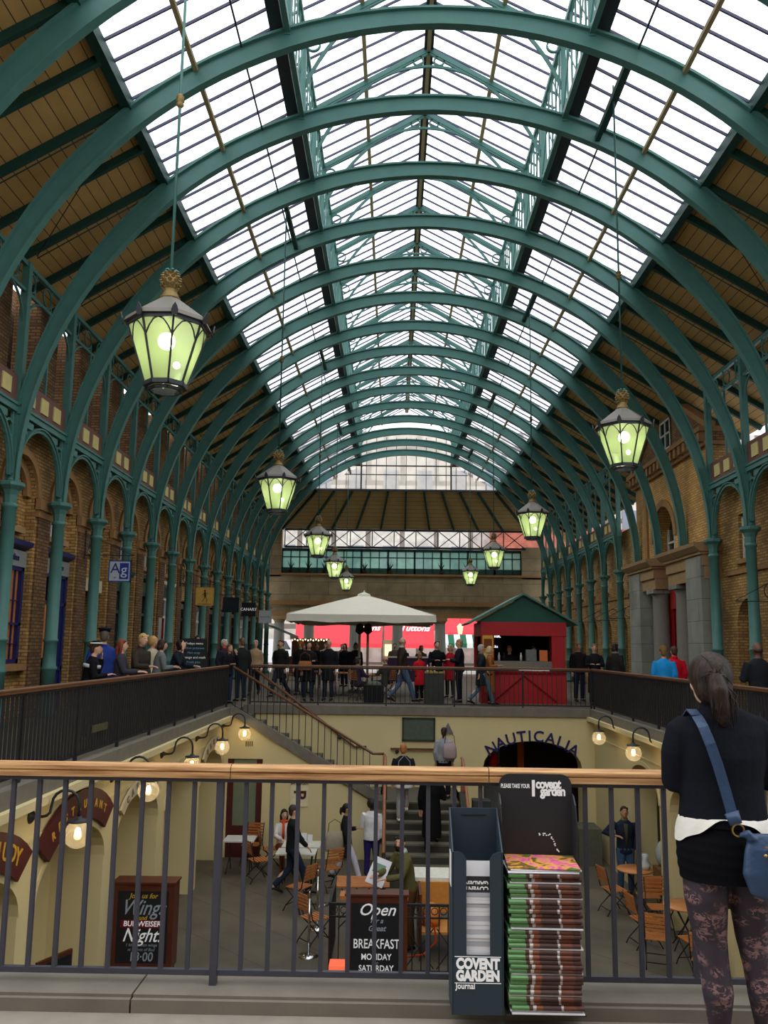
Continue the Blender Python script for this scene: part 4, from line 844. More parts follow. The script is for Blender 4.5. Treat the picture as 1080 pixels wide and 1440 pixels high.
# curved pub sign boards over the arches
def arch_sign(label, mid, words, sz, c, mt, rx0, rx1, rz0, rz1, a0=37, a1=143):
    t = thing('arched_sign', label, 'sign', (0, 0, 0)); fr = []; mb = MB(); seg = 12
    for i in range(seg + 1):
        a = R(a1 + (a0 - a1) * i / seg); ca, sa = math.cos(a), math.sin(a)
        u0, w0, u1, w1 = mid + rx0 * ca, -1.38 + rz0 * sa, mid + rx1 * ca, -1.38 + rz1 * sa
        fr.append([(LX + .03, u0, w0), (LX + .03, u1, w1), (LX + .07, u1, w1), (LX + .07, u0, w0)])
    for f, g in zip(fr, fr[1:]): mb.add(f + g, [(0, 1, 5, 4), (1, 2, 6, 5), (2, 3, 7, 6), (3, 0, 4, 7)])
    mb.add(fr[0] + fr[-1], [(0, 1, 2, 3), (4, 5, 6, 7)]); bd = mb.obj('board', c, t)
    n = len(words); aw = (a1 - a0) * .82
    for i, ch in enumerate(words):
        if ch == ' ': continue
        a = R((a0 + a1) / 2 + aw / 2 - aw * (i + .5) / n); rx, rz = (rx0 + rx1) / 2, (rz0 + rz1) / 2
        o = text('letter', ch, sz, (LX + .075, mid + rx * math.cos(a), -1.38 + rz * math.sin(a) - .0), ONLEFT, mt, bd, .004, .004)
        tilt = (PI / 2 - a) * .55; o.rotation_euler = (Matrix.Rotation(-tilt, 3, 'X') @ Matrix(((0, 0, 1), (1, 0, 0), (0, 1, 0)))).to_euler()
mids = [(a + b) / 2 for a, b, *_ in op]
arch_sign('maroon arched pub board with gold letters, nearest on the left court wall', mids[1], 'PUNCH & JUDY', .26, MAROON, GOLDT, 1.2, 1.62, .7, 1.1)
arch_sign('maroon arched pub board with gold letters, second on the left court wall', mids[2], 'RESTAURANT', .15, MAROON, GOLDT, 1.2, 1.62, .7, 1.1)
arch_sign('grey arched lettering band above the third arch of the left wall', mids[3], 'CAFE BAR', .14, mat('cream_band', srgb(196, 184, 150), .8), cm(110, 104, 90), 1.2, 1.36, .7, .86)
arch_sign('small brown lettered arch band near the far stair corner', mids[5], 'BAKERY', .16, mat('cream_band2', srgb(190, 176, 140), .8), cm(110, 66, 40), 1.2, 1.42, .7, .92)

# ------------------------------------------------------------------ chalkboards
def menu_case(label, x, y, w, h, z0, lines, depth=.3, legs=True, rz=0):
    t = thing('chalkboard', label, 'menu board', (x, y, CF), rz)
    sl = MB().box(-w / 2 + .07, w / 2 - .07, -depth / 2 - .012, -depth / 2 + .02, z0 + .08, z0 + h - .1).obj('slate', BLACKB, t)
    mb = MB(); mb.box(-w / 2, -w / 2 + .08, -depth / 2 - .02, depth / 2, z0, z0 + h); mb.box(w / 2 - .08, w / 2, -depth / 2 - .02, depth / 2, z0, z0 + h)
    mb.box(-w / 2 + .08, w / 2 - .08, -depth / 2 - .018, depth / 2 - .002, z0 + h - .1, z0 + h - .001); mb.box(-w / 2 + .08, w / 2 - .08, -depth / 2 - .018, depth / 2 - .002, z0 + .001, z0 + .08); mb.box(-w / 2 - .02, w / 2 + .02, -depth / 2 - .04, depth / 2 + .02, z0 + h, z0 + h + .03)
    mb.obj('frame', MAHOG, t)
    if legs:
        for sx in (-1, 1):
            for sy in (-1, 1): MB().bar((sx * (w / 2 - .04), sy * (depth / 2 - .03), 0), (sx * (w / 2 - .04), sy * (depth / 2 - .03), z0), .025).obj('leg', DARKR, t)
    for s_, sz, dz, m, sh_, sx in lines:
        text('chalk_lettering', s_, sz, (0, -depth / 2 - .016, z0 + dz), FRONT, m, sl, .001, .002 if sz > .08 else 0, shear=sh_, sx=sx)
    return t
YL = cm(180, 150, 50); GT = mat('grey_chalk', srgb(150, 160, 172), .7); WT = WTEXT
t = menu_case('black chalkboard reading Wings Night in mahogany case by the left wall', -3.68, 13.0, .92, 1.2, .38, [("Join us for", .1, 1.03, YL, .3, 1), ("Wings", .3, .86, GT, .4, .85), ("and", .09, .72, YL, .3, 1), ("BUDWEISER", .105, .635, WT, .1, 1), ("Night!", .27, .47, WT, .4, .85), ("1 kilo london wings", .06, .34, GT, .3, 1), ("at 4 pints of Bud", .06, .275, GT, .3, 1), ("18·00", .18, .17, GT, .1, .9)])
MB().box(-.32, .32, -.166, -.161, .96, 1.07).obj('red_band', cm(120, 26, 40), t)
menu_case('black chalkboard reading Open for BREAKFAST in front of the iron fence', -.19, 13.0, .92, 1.25, .2, [("Open", .24, 1.05, WT, .35, 1), ("for a", .1, .9, GT, .35, 1), ("Great", .11, .79, GT, .35, 1), ("BREAKFAST", .185, .57, WT, 0, .72), ("MONDAY", .12, .39, WT, 0, .85), ("to", .07, .31, GT, .3, 1), ("SATURDAY", .12, .23, WT, 0, .85), ("10am till 12noon", .085, .13, WT, 0, .9)], depth=.2, legs=False)
t = thing('chalkboard', 'narrow black chalkboard seen edge-on at the foot of the nearest arch', 'menu board', (-4.35, 11.3, CF), R(65)); MB().box(-.25, .25, -.02, .0, .25, 1.05).obj('slate', BLACKB, t); text('chalk_lettering', '2 for 8', .1, (0, -.025, .7), FRONT, WT, t, .001)
MB().box(-.29, .29, 0, .04, .0, 1.1).obj('frame', MAHOG, t)
t = thing('chalkboard', 'tall black chalkboard menu with pale blue writing behind the left balustrade', 'menu board', (-5.15, 21.4, UF), R(5))
MB().box(-.33, .33, 0, .04, 0, 1.75).obj('slate', BLACKB, t)
for i in range(8): text('chalk_lettering', ['Todays menu', 'Jacket potatoes', 'Hot soup', 'Sausage and mash', 'Fresh pies', 'Daily roast', 'Coffee', 'Cakes'][i], .085, (0, -.012, 1.62 - .12 * i), FRONT, WT if i in (0, 3) else cm(120, 170, 200), t, .001)

# ------------------------------------------------------------------ furniture in the court
def make_chair():
    t = thing('folding_chair', 'chair', 'chair', (0, 0, 0))
    for k in range(6): MB().box(-.2, .2, -.19 + k * .066, -.145 + k * .066, .445, .462).obj('seat_slat', SLAT, t)
    for k in range(5):
        z = .6 + k * .062; y = -.20 - (z - .45) * .22; MB().box(-.19, .19, y - .008, y + .008, z, z + .042).obj('back_slat', SLAT, t)
    for sx in (-.2, .2):
        MB().tube([(sx, .24, .0), (sx, .17, .12), (sx, -.0, .30), (sx, -.19, .48), (sx, -.29, .90)], .011, 6).obj('leg', DARKR, t)
        MB().tube([(sx * .94, -.26, .0), (sx * .94, -.2, .1), (sx * .94, .0, .28), (sx * .94, .2, .45)], .011, 6).obj('leg', DARKR, t)
    mb = MB(); mb.bar((-.2, .17, .12), (.2, .17, .12), .014); mb.bar((-.19, -.2, .1), (.19, -.2, .1), .014); mb.obj('stretcher', DARKR, t)
    return t
CH = None
def chair(x, y, rz, label):
    global CH
    g = 'folding slatted cafe chairs in the court'
    if CH is None: CH = make_chair(); c = CH
    else: c = copy_tree(CH)
    c.location = (x, y, CF); c.rotation_euler = (0, 0, R(rz)); c['label'] = label; c['group'] = g
chair(4.45, 17.1, -75, 'slatted folding chair standing alone left of the round tables')
chair(5.0, 16.68, -4, 'slatted folding chair with its back to the viewer before the farther round table')
chair(4.99, 15.98, 178, 'slatted folding chair in shade between the two round tables')
chair(4.5, 15.3, -78, 'slatted folding chair left of the nearer round table')
chair(4.45, 14.4, -18, 'slatted folding chair with its back to the viewer, nearest the wooden seat')
chair(5.02, 14.3, 12, 'slatted folding chair tucked on the near side of the nearer table')
chair(6.0, 15.1, 100, 'slatted folding chair right of the nearer table, between the legs of the woman')
chair(4.9, 13.45, -30, 'nearest slatted folding chair at the right court wall')
chair(-3.3, 20.3, 170, 'slatted folding chair behind the white table by the maroon door')
chair(-2.9, 18.9, -60, 'slatted folding chair at the left end of the marble cafe tables')
chair(-2.8, 19.9, -70, 'slatted folding chair against the cream wall behind the walking man')
chair(-1.3, 18.35, 35, 'slatted folding chair pulled out right of the marble tables')
chair(-1.78, 16.95, 60, 'slatted folding chair beside the chrome posts')
chair(-1.3, 15.1, -50, 'slatted folding chair at the corner of the iron fence')
def round_table(x, y, label, r=.36):
    t = thing('round_table', label, 'table', (x, y, CF), 0, 'round teak cafe tables')
    MB().lathe([(0, .70), (r, .70), (r + .01, .715), (r, .73), (0, .73)], (0, 0, 0), 24).obj('table_top', TABLEW, t)
    for a in (30, 120, 210, 300): MB().tube([(math.cos(R(a)) * r * .8, math.sin(R(a)) * r * .8, 0), (-math.cos(R(a)) * .05, -math.sin(R(a)) * .05, .45), (-math.cos(R(a)) * r * .6, -math.sin(R(a)) * r * .6, .7)], .011, 6).obj('leg', DARKR, t)
round_table(5.0, 17.55, 'round teak cafe table in front of the standing man'); round_table(5.18, 15.2, 'round teak cafe table nearer the viewer, among several chairs')
t = thing('clear_bag', 'crumpled clear plastic bag with green print on the round table', 'bag', (5.2, 17.5, CF + .73)); MB().lathe([(.09, 0), (.11, .1), (.05, .2), (.09, .3)], (0, 0, 0), 9).obj('bag_body', mat('clear_plastic', srgb(190, 200, 196), .2), t)
t = thing('paper_cup', 'white paper cup on the nearer round table', 'cup', (5.38, 15.15, CF + .73)); MB().lathe([(.03, 0), (.042, .1)], (0, 0, 0), 12).obj('cup_body', PAPER, t); MB().lathe([(.044, .1), (.044, .112), (0, .114)], (0, 0, 0), 12).obj('lid', WHITEP, t)
def sq_table(x, y, rz, label, w=.7, d=.6, top=None):
    t = thing('cafe_table', label, 'table', (x, y, CF), R(rz)); MB().box(-w / 2, w / 2, -d / 2, d / 2, .71, .74).obj('table_top', top or cm(206, 204, 194, .4), t)
    for sx in (-1, 1):
        MB().tube([(sx * (w / 2 - .08), -d / 2 + .05, 0), (sx * (w / 2 - .12), 0, .36), (sx * (w / 2 - .08), d / 2 - .08, .71)], .012, 6).obj('leg', DARKR, t); MB().tube([(sx * (w / 2 - .1), d / 2 - .05, 0), (sx * (w / 2 - .12), 0, .36), (sx * (w / 2 - .08), -d / 2 + .08, .71)], .012, 6).obj('leg', DARKR, t)
sq_table(-3.45, 19.6, 0, 'white topped cafe table by the maroon glazed door')
sq_table(-1.98, 19.15, 0, 'marble topped table against the cream wall with sauce bottle', .85, .6); sq_table(-2.02, 18.48, 0, 'marble topped table nearer than its twin by the walking man', .85, .55)
t = thing('sauce_bottle', 'dark red sauce bottle on the marble table', 'bottle', (-2.2, 19.35, CF + .74)); MB().lathe([(.03, 0), (.03, .12), (.012, .17)], (0, 0, 0), 10).obj('bottle_body', cm(110, 24, 24, .3), t); MB().lathe([(.014, .17), (.014, .2), (0, .2)], (0, 0, 0), 10).obj('cap', WHITEP, t)
t = thing('menu_holder', 'white menu cards standing on the marble table', 'menu', (-1.95, 19.3, CF + .74)); MB().box(-.06, .06, -.01, .01, 0, .2).obj('card', PAPER, t); MB().box(.08, .19, -.01, .01, 0, .17).obj('card', PAPER, t)
def stanchion(x, y, label):
    t = thing('stanchion', label, 'barrier post', (x, y, CF), 0, 'chrome barrier posts in the court'); ch = mat('chrome', srgb(200, 200, 200), .15, 1)
    MB().lathe([(.17, 0), (.17, .012), (.04, .03)], (0, 0, 0), 20).obj('base', ch, t); MB().lathe([(.02, .02), (.02, .92)], (0, 0, 0), 10).obj('pole', ch, t); MB().lathe([(.02, .92), (.032, .94), (.02, .97), (.028, 1.0), (0, 1.04)], (0, 0, 0), 10).obj('finial', ch, t)
stanchion(-1.35, 14.55, 'chrome barrier post nearest the viewer'); stanchion(-1.33, 15.9, 'chrome barrier post in the middle of the row of three'); stanchion(-1.38, 17.3, 'chrome barrier post farthest from the viewer, beside walking man')
# serving counter, slatted table and iron fence
t = thing('slatted_table', 'teak slatted table with the newspaper in front of the bearded man', 'table', (-.5, 15.75, CF + .15))
for k in range(7): MB().box(-.5, .5, -.34 + k * .1, -.26 + k * .1, .71, .735).obj('table_slat', SLAT, t)
for sx in (-1, 1):
    for sy in (-1, 1): MB().bar((sx * .42, sy * .28, 0), (-sx * .3, sy * .28, .71), .02).obj('leg', DARKR, t)
t = thing('newspaper', 'open newspaper held at the slatted table by the bearded man', 'newspaper', (-.2, 15.0, CF + 1.24), R(-20)); M_ = Matrix.Rotation(R(-55), 4, 'X')
MB().box(-.17, .17, -.004, .004, -.22, .24, Matrix.Rotation(R(-28), 4, 'X') @ Matrix.Rotation(R(14), 4, 'Y')).obj('page', PAPER, t); MB().box(-.12, .1, -.008, -.005, -.02, .14, Matrix.Rotation(R(-28), 4, 'X') @ Matrix.Rotation(R(14), 4, 'Y')).obj('picture', cm(120, 150, 130), t)
tag(MB().box(-.8, .3, 13.8, 14.1, CF + 1.12, CF + 1.18).obj('counter_board', SLAT), 'brown wooden ledge along the top of the iron fence', 'ledge')
t = thing('iron_fence', 'low black iron fence with scroll panels around the serving area', 'fence', (0, 0, 0))
def fence_panel(x0, x1, y):
    mb = MB(); mb.bar((x0, y, CF + 1.09), (x1, y, CF + 1.09), .04); mb.bar((x0, y, CF + .90), (x1, y, CF + .90), .025); mb.bar((x0, y, CF + .1), (x1, y, CF + .1), .03)
    n = max(2, int((x1 - x0) / .14))
    for i in range(n + 1):
        x = x0 + (x1 - x0) * i / n; mb.bar((x, y, CF + .0 if i in (0, n) else CF + .1), (x, y, CF + 1.09), .018)
        if i < n: mb.ring((x + (x1 - x0) / n / 2, y, CF + 1.0), .052, .012, .012, 'y', 12)
    return mb.obj('fence_panel', DARKR, t)
fence_panel(-.95, -.5, 13.7); fence_panel(.22, 1.5, 13.7)
mb = MB(); mb.bar((-.95, 13.7, CF + 1.09), (-.95, 15.2, CF + 1.09), .04); mb.bar((-.95, 13.7, CF + .1), (-.95, 15.2, CF + .1), .03)
for i in range(9): mb.bar((-.95, 13.8 + .17 * i, CF + .1), (-.95, 13.8 + .17 * i, CF + 1.09), .018)
mb.obj('fence_panel', DARKR, t)
mb = MB()
for x in (.45, .95): mb.bar((x - .2, 13.68, CF + .15), (x + .25, 13.68, CF + .75), .016); mb.bar((x + .25, 13.68, CF + .15), (x - .2, 13.68, CF + .75), .016)
mb.obj('cross_brace', DARKR, t)
t = thing('serving_cart', 'wooden serving cart with white top and orange side panel behind the fence', 'cart', (0, 0, 0))
MB().box(.45, 1.5, 15.2, 15.9, CF + 1.05, CF + 1.11).obj('counter_top', cm(222, 220, 206), t); MB().box(.48, 1.48, 15.15, 15.22, CF + .55, CF + 1.05).obj('side_panel', cm(196, 130, 56), t); MB().box(.5, 1.5, 14.4, 15.1, CF + .42, CF + .46).obj('shelf', cm(190, 132, 70), t)
for x in (.5, 1.46): MB().box(x, x + .04, 14.4, 15.9, CF, CF + 1.05).obj('leg', MAHOG, t)
tag(MB().lathe([(.0, 0), (.14, 0), (.17, .12), (.12, .3), (.05, .36)], (.72, 14.75, CF + .465), 16).obj('ceramic_jar', cm(190, 112, 44, .4)), 'round orange glazed jar on the lower shelf of the serving cart', 'jar')
tag(MB().lathe([(.1, 0), (.12, .2), (.12, .24), (0, .25)], (1.15, 14.7, CF + .465), 16).obj('steel_pan', mat('steel', srgb(170, 170, 170), .25, .9)), 'steel pan with lid on the lower shelf of the serving cart', 'pan')
tag(MB().tube([(.2, 13.85, CF + .25), (.55, 13.85, CF + .3), (.75, 13.85, CF + .5), (.72, 13.85, CF + .75), (.55, 13.86, CF + .9)], .015, 8).obj('orange_hose', cm(216, 80, 34)), 'orange hose looping behind the iron fence', 'hose')
tag(MB().box(-.92, -.62, 13.3, 13.6, CF + .02, CF + .3).obj('heater', mat('glowing_heater', srgb(200, 60, 40), .5, emit=(1, .18, .08), estr=.8)), 'small glowing red heater at the foot of the iron fence', 'heater')
t = thing('bench', 'low wooden bench with folding frame near the foot of the stairs', 'bench', (.95, 16.6, CF)); MB().bar((-.25, 0, 0), (0, 0, .9), .03).obj('leg', MAHOG, t); MB().bar((.25, 0, 0), (0, 0, .9), .03).obj('leg', MAHOG, t); MB().bar((-.12, .0, .45), (.12, .0, .45), .03).obj('cross_bar', MAHOG, t)
chair(1.9, 15.6, 90, 'slatted folding chair at the right end of the serving cart')
t = thing('rubbish_bag', 'clear bag of rubbish on a brown box behind the standing man', 'bag', (5.95, 18.6, CF + .5)); MB().ball((0, 0, .285), .2, .18, .28).obj('bag_body', mat('clear_plastic', (0, 0, 0)), t)
tag(MB().box(5.75, 6.15, 18.4, 18.8, CF, CF + .5).obj('cardboard_box', cm(140, 106, 66)), 'brown cardboard box under the clear rubbish bag', 'box')
tag(MB().box(4.55, 5.1, 20.6, 21.4, CF, CF + .85).obj('stone_planter', cm(92, 92, 80)), 'low grey stone block at the foot of the far right corner', 'block')
tag(MB().box(1.85, 2.25, 19.0, 19.4, CF, CF + 1.75).obj('stone_newel', cm(58, 62, 56)), 'dark square stone newel right of the lower stairs', 'newel')
t = thing('poster', 'station style poster with maroon shapes reading BATTERSEA on the cream wall', 'poster', (-2.25, SY - .03, -1.72)); MB().box(-.22, .22, 0, .02, -.55, .35).obj('sheet', cm(226, 214, 176), t)
MB().box(-.17, .17, -.012, 0, .1, .34).obj('maroon_block', MAROON, t); text('letter', 'BATTERSEA', .085, (0, -.01, .0), FRONT, MAROON, t, .002, .001); text('letter', 'P', .42, (.0, -.01, -.26), (PI / 2, PI / 2, 0), MAROON, t, .004, .01)
t = thing('cable_drum', 'small black wheel lying just beyond the near kerb', 'wheel', (-.84, 4.28, CF)); 
bpy.data.objects.remove(t)

# ------------------------------------------------------------------ the free newspaper stands on the near kerb
z0 = .118; FY = 3.70
t = thing('journal_dispenser', 'tall dark slate card dispenser lettered COVENT GARDEN Journal standing on the kerb', 'display stand', (0, 0, 0))
def fpoly(pts, y0, y1): return MB().prism(pts, 'xz', y0, y1)
xl, xr, xsl, xsr = .272, .484, .330, .431; zt = .775
mb = MB(); th = .006
mb.prism([(xl, z0), (xr, z0), (xr, .355), (xsl + .02, .355) if 0 else (xr, .355), (xl, .355)], 'xz', FY, FY + th)
mb.prism([(xl, .355), (xsl, .355), (xsl, .745), (xsl - .012, .765), (xsl - .03, .775), (xl, zt)], 'xz', FY, FY + th)
mb.prism([(xsr, .355), (xr, .355), (xr, zt), (xsr + .03, .775), (xsr + .012, .765), (xsr, .745)], 'xz', FY, FY + th)
mb.obj('front_panel', CARD, t)
mb = MB(); mb.prism([(FY, z0), (FY + .19, z0), (FY + .19, .925), (FY, zt)], 'yz', xl - .004, xl + .002); mb.prism([(FY, z0), (FY + .19, z0), (FY + .19, .925), (FY, zt)], 'yz', xr - .002, xr + .004); mb.obj('side_panel', CARD, t)
MB().box(xl, xr, FY + .185, FY + .191, z0, .925).obj('back_panel', CARD, t); MB().box(xl + .05, xr - .05, FY + .18, FY + .185, .895, .899).obj('slot', CARDB, t)
text('lettering', 'COVENT', .057, (xl + .106, FY - .002, .320), FRONT, WTEXT, t, .0006, .0034, sx=.8); text('lettering', 'GARDEN', .057, (xl + .106, FY - .002, .272), FRONT, WTEXT, t, .0006, .0034, sx=.8)
text('lettering', 'Journal', .034, (xl + .012, FY - .002, .232), FRONT, WTEXT, t, .0006, .0006, align='LEFT', sx=.85)
for z in (.348, .243): MB().box(xl + .008, xr - .008, FY - .002, FY, z, z + .0022).obj('white_rule', WTEXT, t)
for i in range(3): MB().box(xl - .0065, xl - .004, FY + .04 + i * .03, FY + .055 + i * .03, .62, .76).obj('side_print', WTEXT, t)
zz = z0 + .006; i = 0
while zz < .60:
    h_ = .014 + .006 * rnd.random(); b = thing('journal', 'white printed journal stacked inside the slate card dispenser', 'journal', (0, 0, 0), 0, 'journals in the card dispenser')
    MB().box(xl + .012 + .003 * rnd.random(), xr - .012, FY + .012 + .006 * rnd.random(), FY + .178, zz, zz + h_ - .0012).obj('pages', [PAPER, mat('grey_paper', srgb(180, 180, 188), .7), PAPER][i % 3], b); zz += h_; i += 1
b = thing('journal', 'journal with black band leaning upright on top of the dispenser stack', 'journal', (0, 0, 0), 0, 'journals in the card dispenser')
M_ = Matrix.Translation((0, FY + .02, zz + .003)) @ Matrix.Rotation(R(-14), 4, 'X')
MB().box(xl + .02, xr - .02, 0, .004, 0, .125, M_).obj('cover', PAPER, b); MB().box(xl + .021, xr - .021, -.002, 0, .0, .062, M_).obj('black_band', CARDB, b)
for s_, q in (('COVENT', .012), ('GARDEN', .034)):
    o = text('lettering', s_, .03, M_ @ Vector((xl + .104, -.004, q)), (PI / 2 - R(14), PI, 0), WTEXT, b, .0003, .0012, sx=.85)

t = thing('newspaper_stand', 'tall black card newspaper stand lettered PLEASE TAKE YOUR covent garden', 'display stand', (0, 0, 0))
ax, bx_ = .50, .835; by = 3.915
mb = MB(); pts = [(ax, z0), (bx_, z0), (bx_, 1.075 - .05)] + [(bx_ - .05 + .05 * math.cos(a), 1.025 + .05 * math.sin(a)) for a in [i * PI / 12 for i in range(1, 7)]] + [(ax + .05 - .05 * math.sin(a), 1.025 + .05 * math.cos(a)) for a in [i * PI / 12 for i in range(0, 7)]]
mb.prism(pts, 'xz', by, by + .006); mb.obj('back_panel', CARDB, t)
mb = MB(); pr = [(by, z0), (by, .99), (by - .03, .985), (by - .07, .95), (by - .09, .88), (by - .1, z0 + .2), (by - .1, z0)]
mb.prism(pr, 'yz', bx_ - .002, bx_ + .004); mb.prism(pr, 'yz', ax - .004, ax + .002); mb.obj('side_panel', CARDB, t)
MB().box(ax, bx_, FY, by, z0, z0 + .006).obj('base', CARDB, t)
text('lettering', 'PLEASE TAKE YOUR', .026, (ax + .008, by - .004, 1.02), FRONT, WTEXT, t, .0005, .0006, align='LEFT', sx=.58)
text('lettering', 'covent', .058, (ax + .169, by - .004, 1.03), FRONT, WTEXT, t, .0005, .0022, align='LEFT', sx=.82, space=.88); text('lettering', 'garden', .058, (ax + .19, by - .004, .998), FRONT, WTEXT, t, .0005, .0022, align='LEFT', sx=.82, space=.88)
MB().box(ax + .152, ax + .165, by - .004, by, .975, 1.048).obj('logo_bar', WTEXT, t)
mb = MB(); r3 = random.Random(5)
for i in range(22):
    a = r3.random(); x = ax + .18 + .09 * a; z = .80 - .09 * max(0, a - .55) * 2 + .01 * r3.random(); mb.box(x, x + .006, by - .002, by, z, z + .004)
mb.obj('torn_patch', WTEXT, t)
# the stacked newspapers, each its own copy
def spine_mat(k):
    m = bpy.data.materials.new('newspaper_spine_%d' % k); N, L = nodes_of(m); b = N['Principled BSDF']; b.inputs['Roughness'].default_value = .8
    tc = N.new('ShaderNodeTexCoord'); sx = N.new('ShaderNodeSeparateXYZ'); L.new(tc.outputs['Object'], sx.inputs[0])
    nz = N.new('ShaderNodeTexNoise'); nz.inputs['Scale'].default_value = 22; nz.inputs['Detail'].default_value = 3; L.new(tc.outputs['Object'], nz.inputs['Vector'])
    ad = N.new('ShaderNodeMath'); ad.operation = 'MULTIPLY_ADD'; ad.inputs[1].default_value = .02; L.new(nz.outputs['Fac'], ad.inputs[0]); L.new(sx.outputs['X'], ad.inputs[2])
    mr = N.new('ShaderNodeMapRange'); mr.inputs[1].default_value = -.155 + .01; mr.inputs[2].default_value = .155 + .01; L.new(ad.outputs[0], mr.inputs[0])
    cr = N.new('ShaderNodeValToRGB'); cr.color_ramp.interpolation = 'CONSTANT'; e = cr.color_ramp.elements
    cols = [(0, (112, 160, 104)), (.24, (92, 58, 50)), (.29, (206, 200, 196)), (.335, (142, 84, 58)), (.42, (84, 60, 54)), (.68, (206, 200, 196)), (.715, (120, 70, 54)), (.88, (88, 58, 52))]
    e[0].position = 0; e[0].color = (*srgb(*cols[0][1]), 1); e[1].position = cols[1][0]; e[1].color = (*srgb(*cols[1][1]), 1)
    for p, c in cols[2:]: q = e.new(p); q.color = (*srgb(*c), 1)
    L.new(mr.outputs[0], cr.inputs[0])
    # fine leaf edges
    mz = N.new('ShaderNodeMath'); mz.operation = 'MULTIPLY'; mz.inputs[1].default_value = 500; L.new(sx.outputs['Z'], mz.inputs[0]); wv = N.new('ShaderNodeMath'); wv.operation = 'SINE'; L.new(mz.outputs[0], wv.inputs[0])
    mp = N.new('ShaderNodeMapRange'); mp.inputs[1].default_value = -1; mp.inputs[2].default_value = 1; mp.inputs[3].default_value = .55; mp.inputs[4].default_value = 1.05; L.new(wv.outputs[0], mp.inputs[0])
    mx = N.new('ShaderNodeMix'); mx.data_type = 'RGBA'; mx.blend_type = 'MULTIPLY'; mx.inputs['Factor'].default_value = 1; L.new(cr.outputs[0], mx.inputs['A']); L.new(mp.outputs[0], mx.inputs['B']); L.new(mx.outputs['Result'], b.inputs['Base Color'])
    return m
SPM = spine_mat(0); GP = mat('newsprint_white', srgb(206, 204, 208), .8, var=.08, scale=30)
def paper_mesh(h, m, kind):
    mb = MB().use(m); n = 5; w = .305; r = h / 2
    prof = [(-.0, 0), (-.0, h)]
    pts = [(.2, 0)] + [(r - r * math.cos(a) if 0 else r * (1 - math.sin(a)), r - r * math.cos(a)) for a in [PI * i / 6 for i in range(7)]] + [(.2, h)]
    mb.prism([(y, z) for y, z in pts], 'yz', -w / 2, w / 2)
    return mb.mesh('folded_sheets')
meshes = {k: paper_mesh(.0185, SPM, 0) for k in (0,)}; mw = paper_mesh(.007, GP, 1); zz = z0 + .008; i = 0
white_after = {3, 7, 12, 16, 22, 25}
def paper(me, zz, sag=0, kind=0):
    b = thing('newspaper', 'folded newspaper with green and brown spine in the tall stack on black stand' if kind == 0 else 'thin white newspaper between the bundles of the tall stack', 'newspaper', (ax + .167 + rnd.uniform(-.009, .009), FY - .005 + rnd.uniform(-.008, .008), zz), R(rnd.uniform(-1.2, 1.2)), 'newspapers in the tall stack' if kind == 0 else 'thin white newspapers in the stack')
    link('folded_sheets', me, b)
for _ in range(2): paper(mw, zz, kind=1); zz += .0072
while zz < .675:
    paper(meshes[0], zz); zz += .0188; i += 1
    if i in white_after: paper(mw, zz, kind=1); zz += .0072; 
for _ in range(2): paper(mw, zz, kind=1); zz += .0072
m = bpy.data.materials.new('colour_cover'); N, L = nodes_of(m); b_ = N['Principled BSDF']; tc = N.new('ShaderNodeTexCoord'); nz = N.new('ShaderNodeTexNoise'); nz.inputs['Scale'].default_value = 14; nz.inputs['Detail'].default_value = 4; nz.inputs['Distortion'].default_value = 1
L.new(tc.outputs['Object'], nz.inputs[0]); cr = N.new('ShaderNodeValToRGB'); e = cr.color_ramp.elements; e[0].position = .3; e[0].color = (*srgb(200, 60, 130), 1); e[1].position = .7; e[1].color = (*srgb(80, 140, 60), 1)
for p, c in ((.42, (226, 110, 150)), (.5, (226, 170, 60)), (.58, (110, 70, 40))): q = e.new(p); q.color = (*srgb(*c), 1)
L.new(nz.outputs['Fac'], cr.inputs[0]); L.new(cr.outputs[0], b_.inputs['Base Color'])
b = thing('magazine', 'glossy pink and yellow magazine lying on top of the newspaper stack', 'magazine', (ax + .165, FY + .0, zz + .002), R(-3)); MB().box(-.155, .155, 0, .21, 0, .004, Matrix.Rotation(R(2), 4, 'X')).obj('cover', m, b)

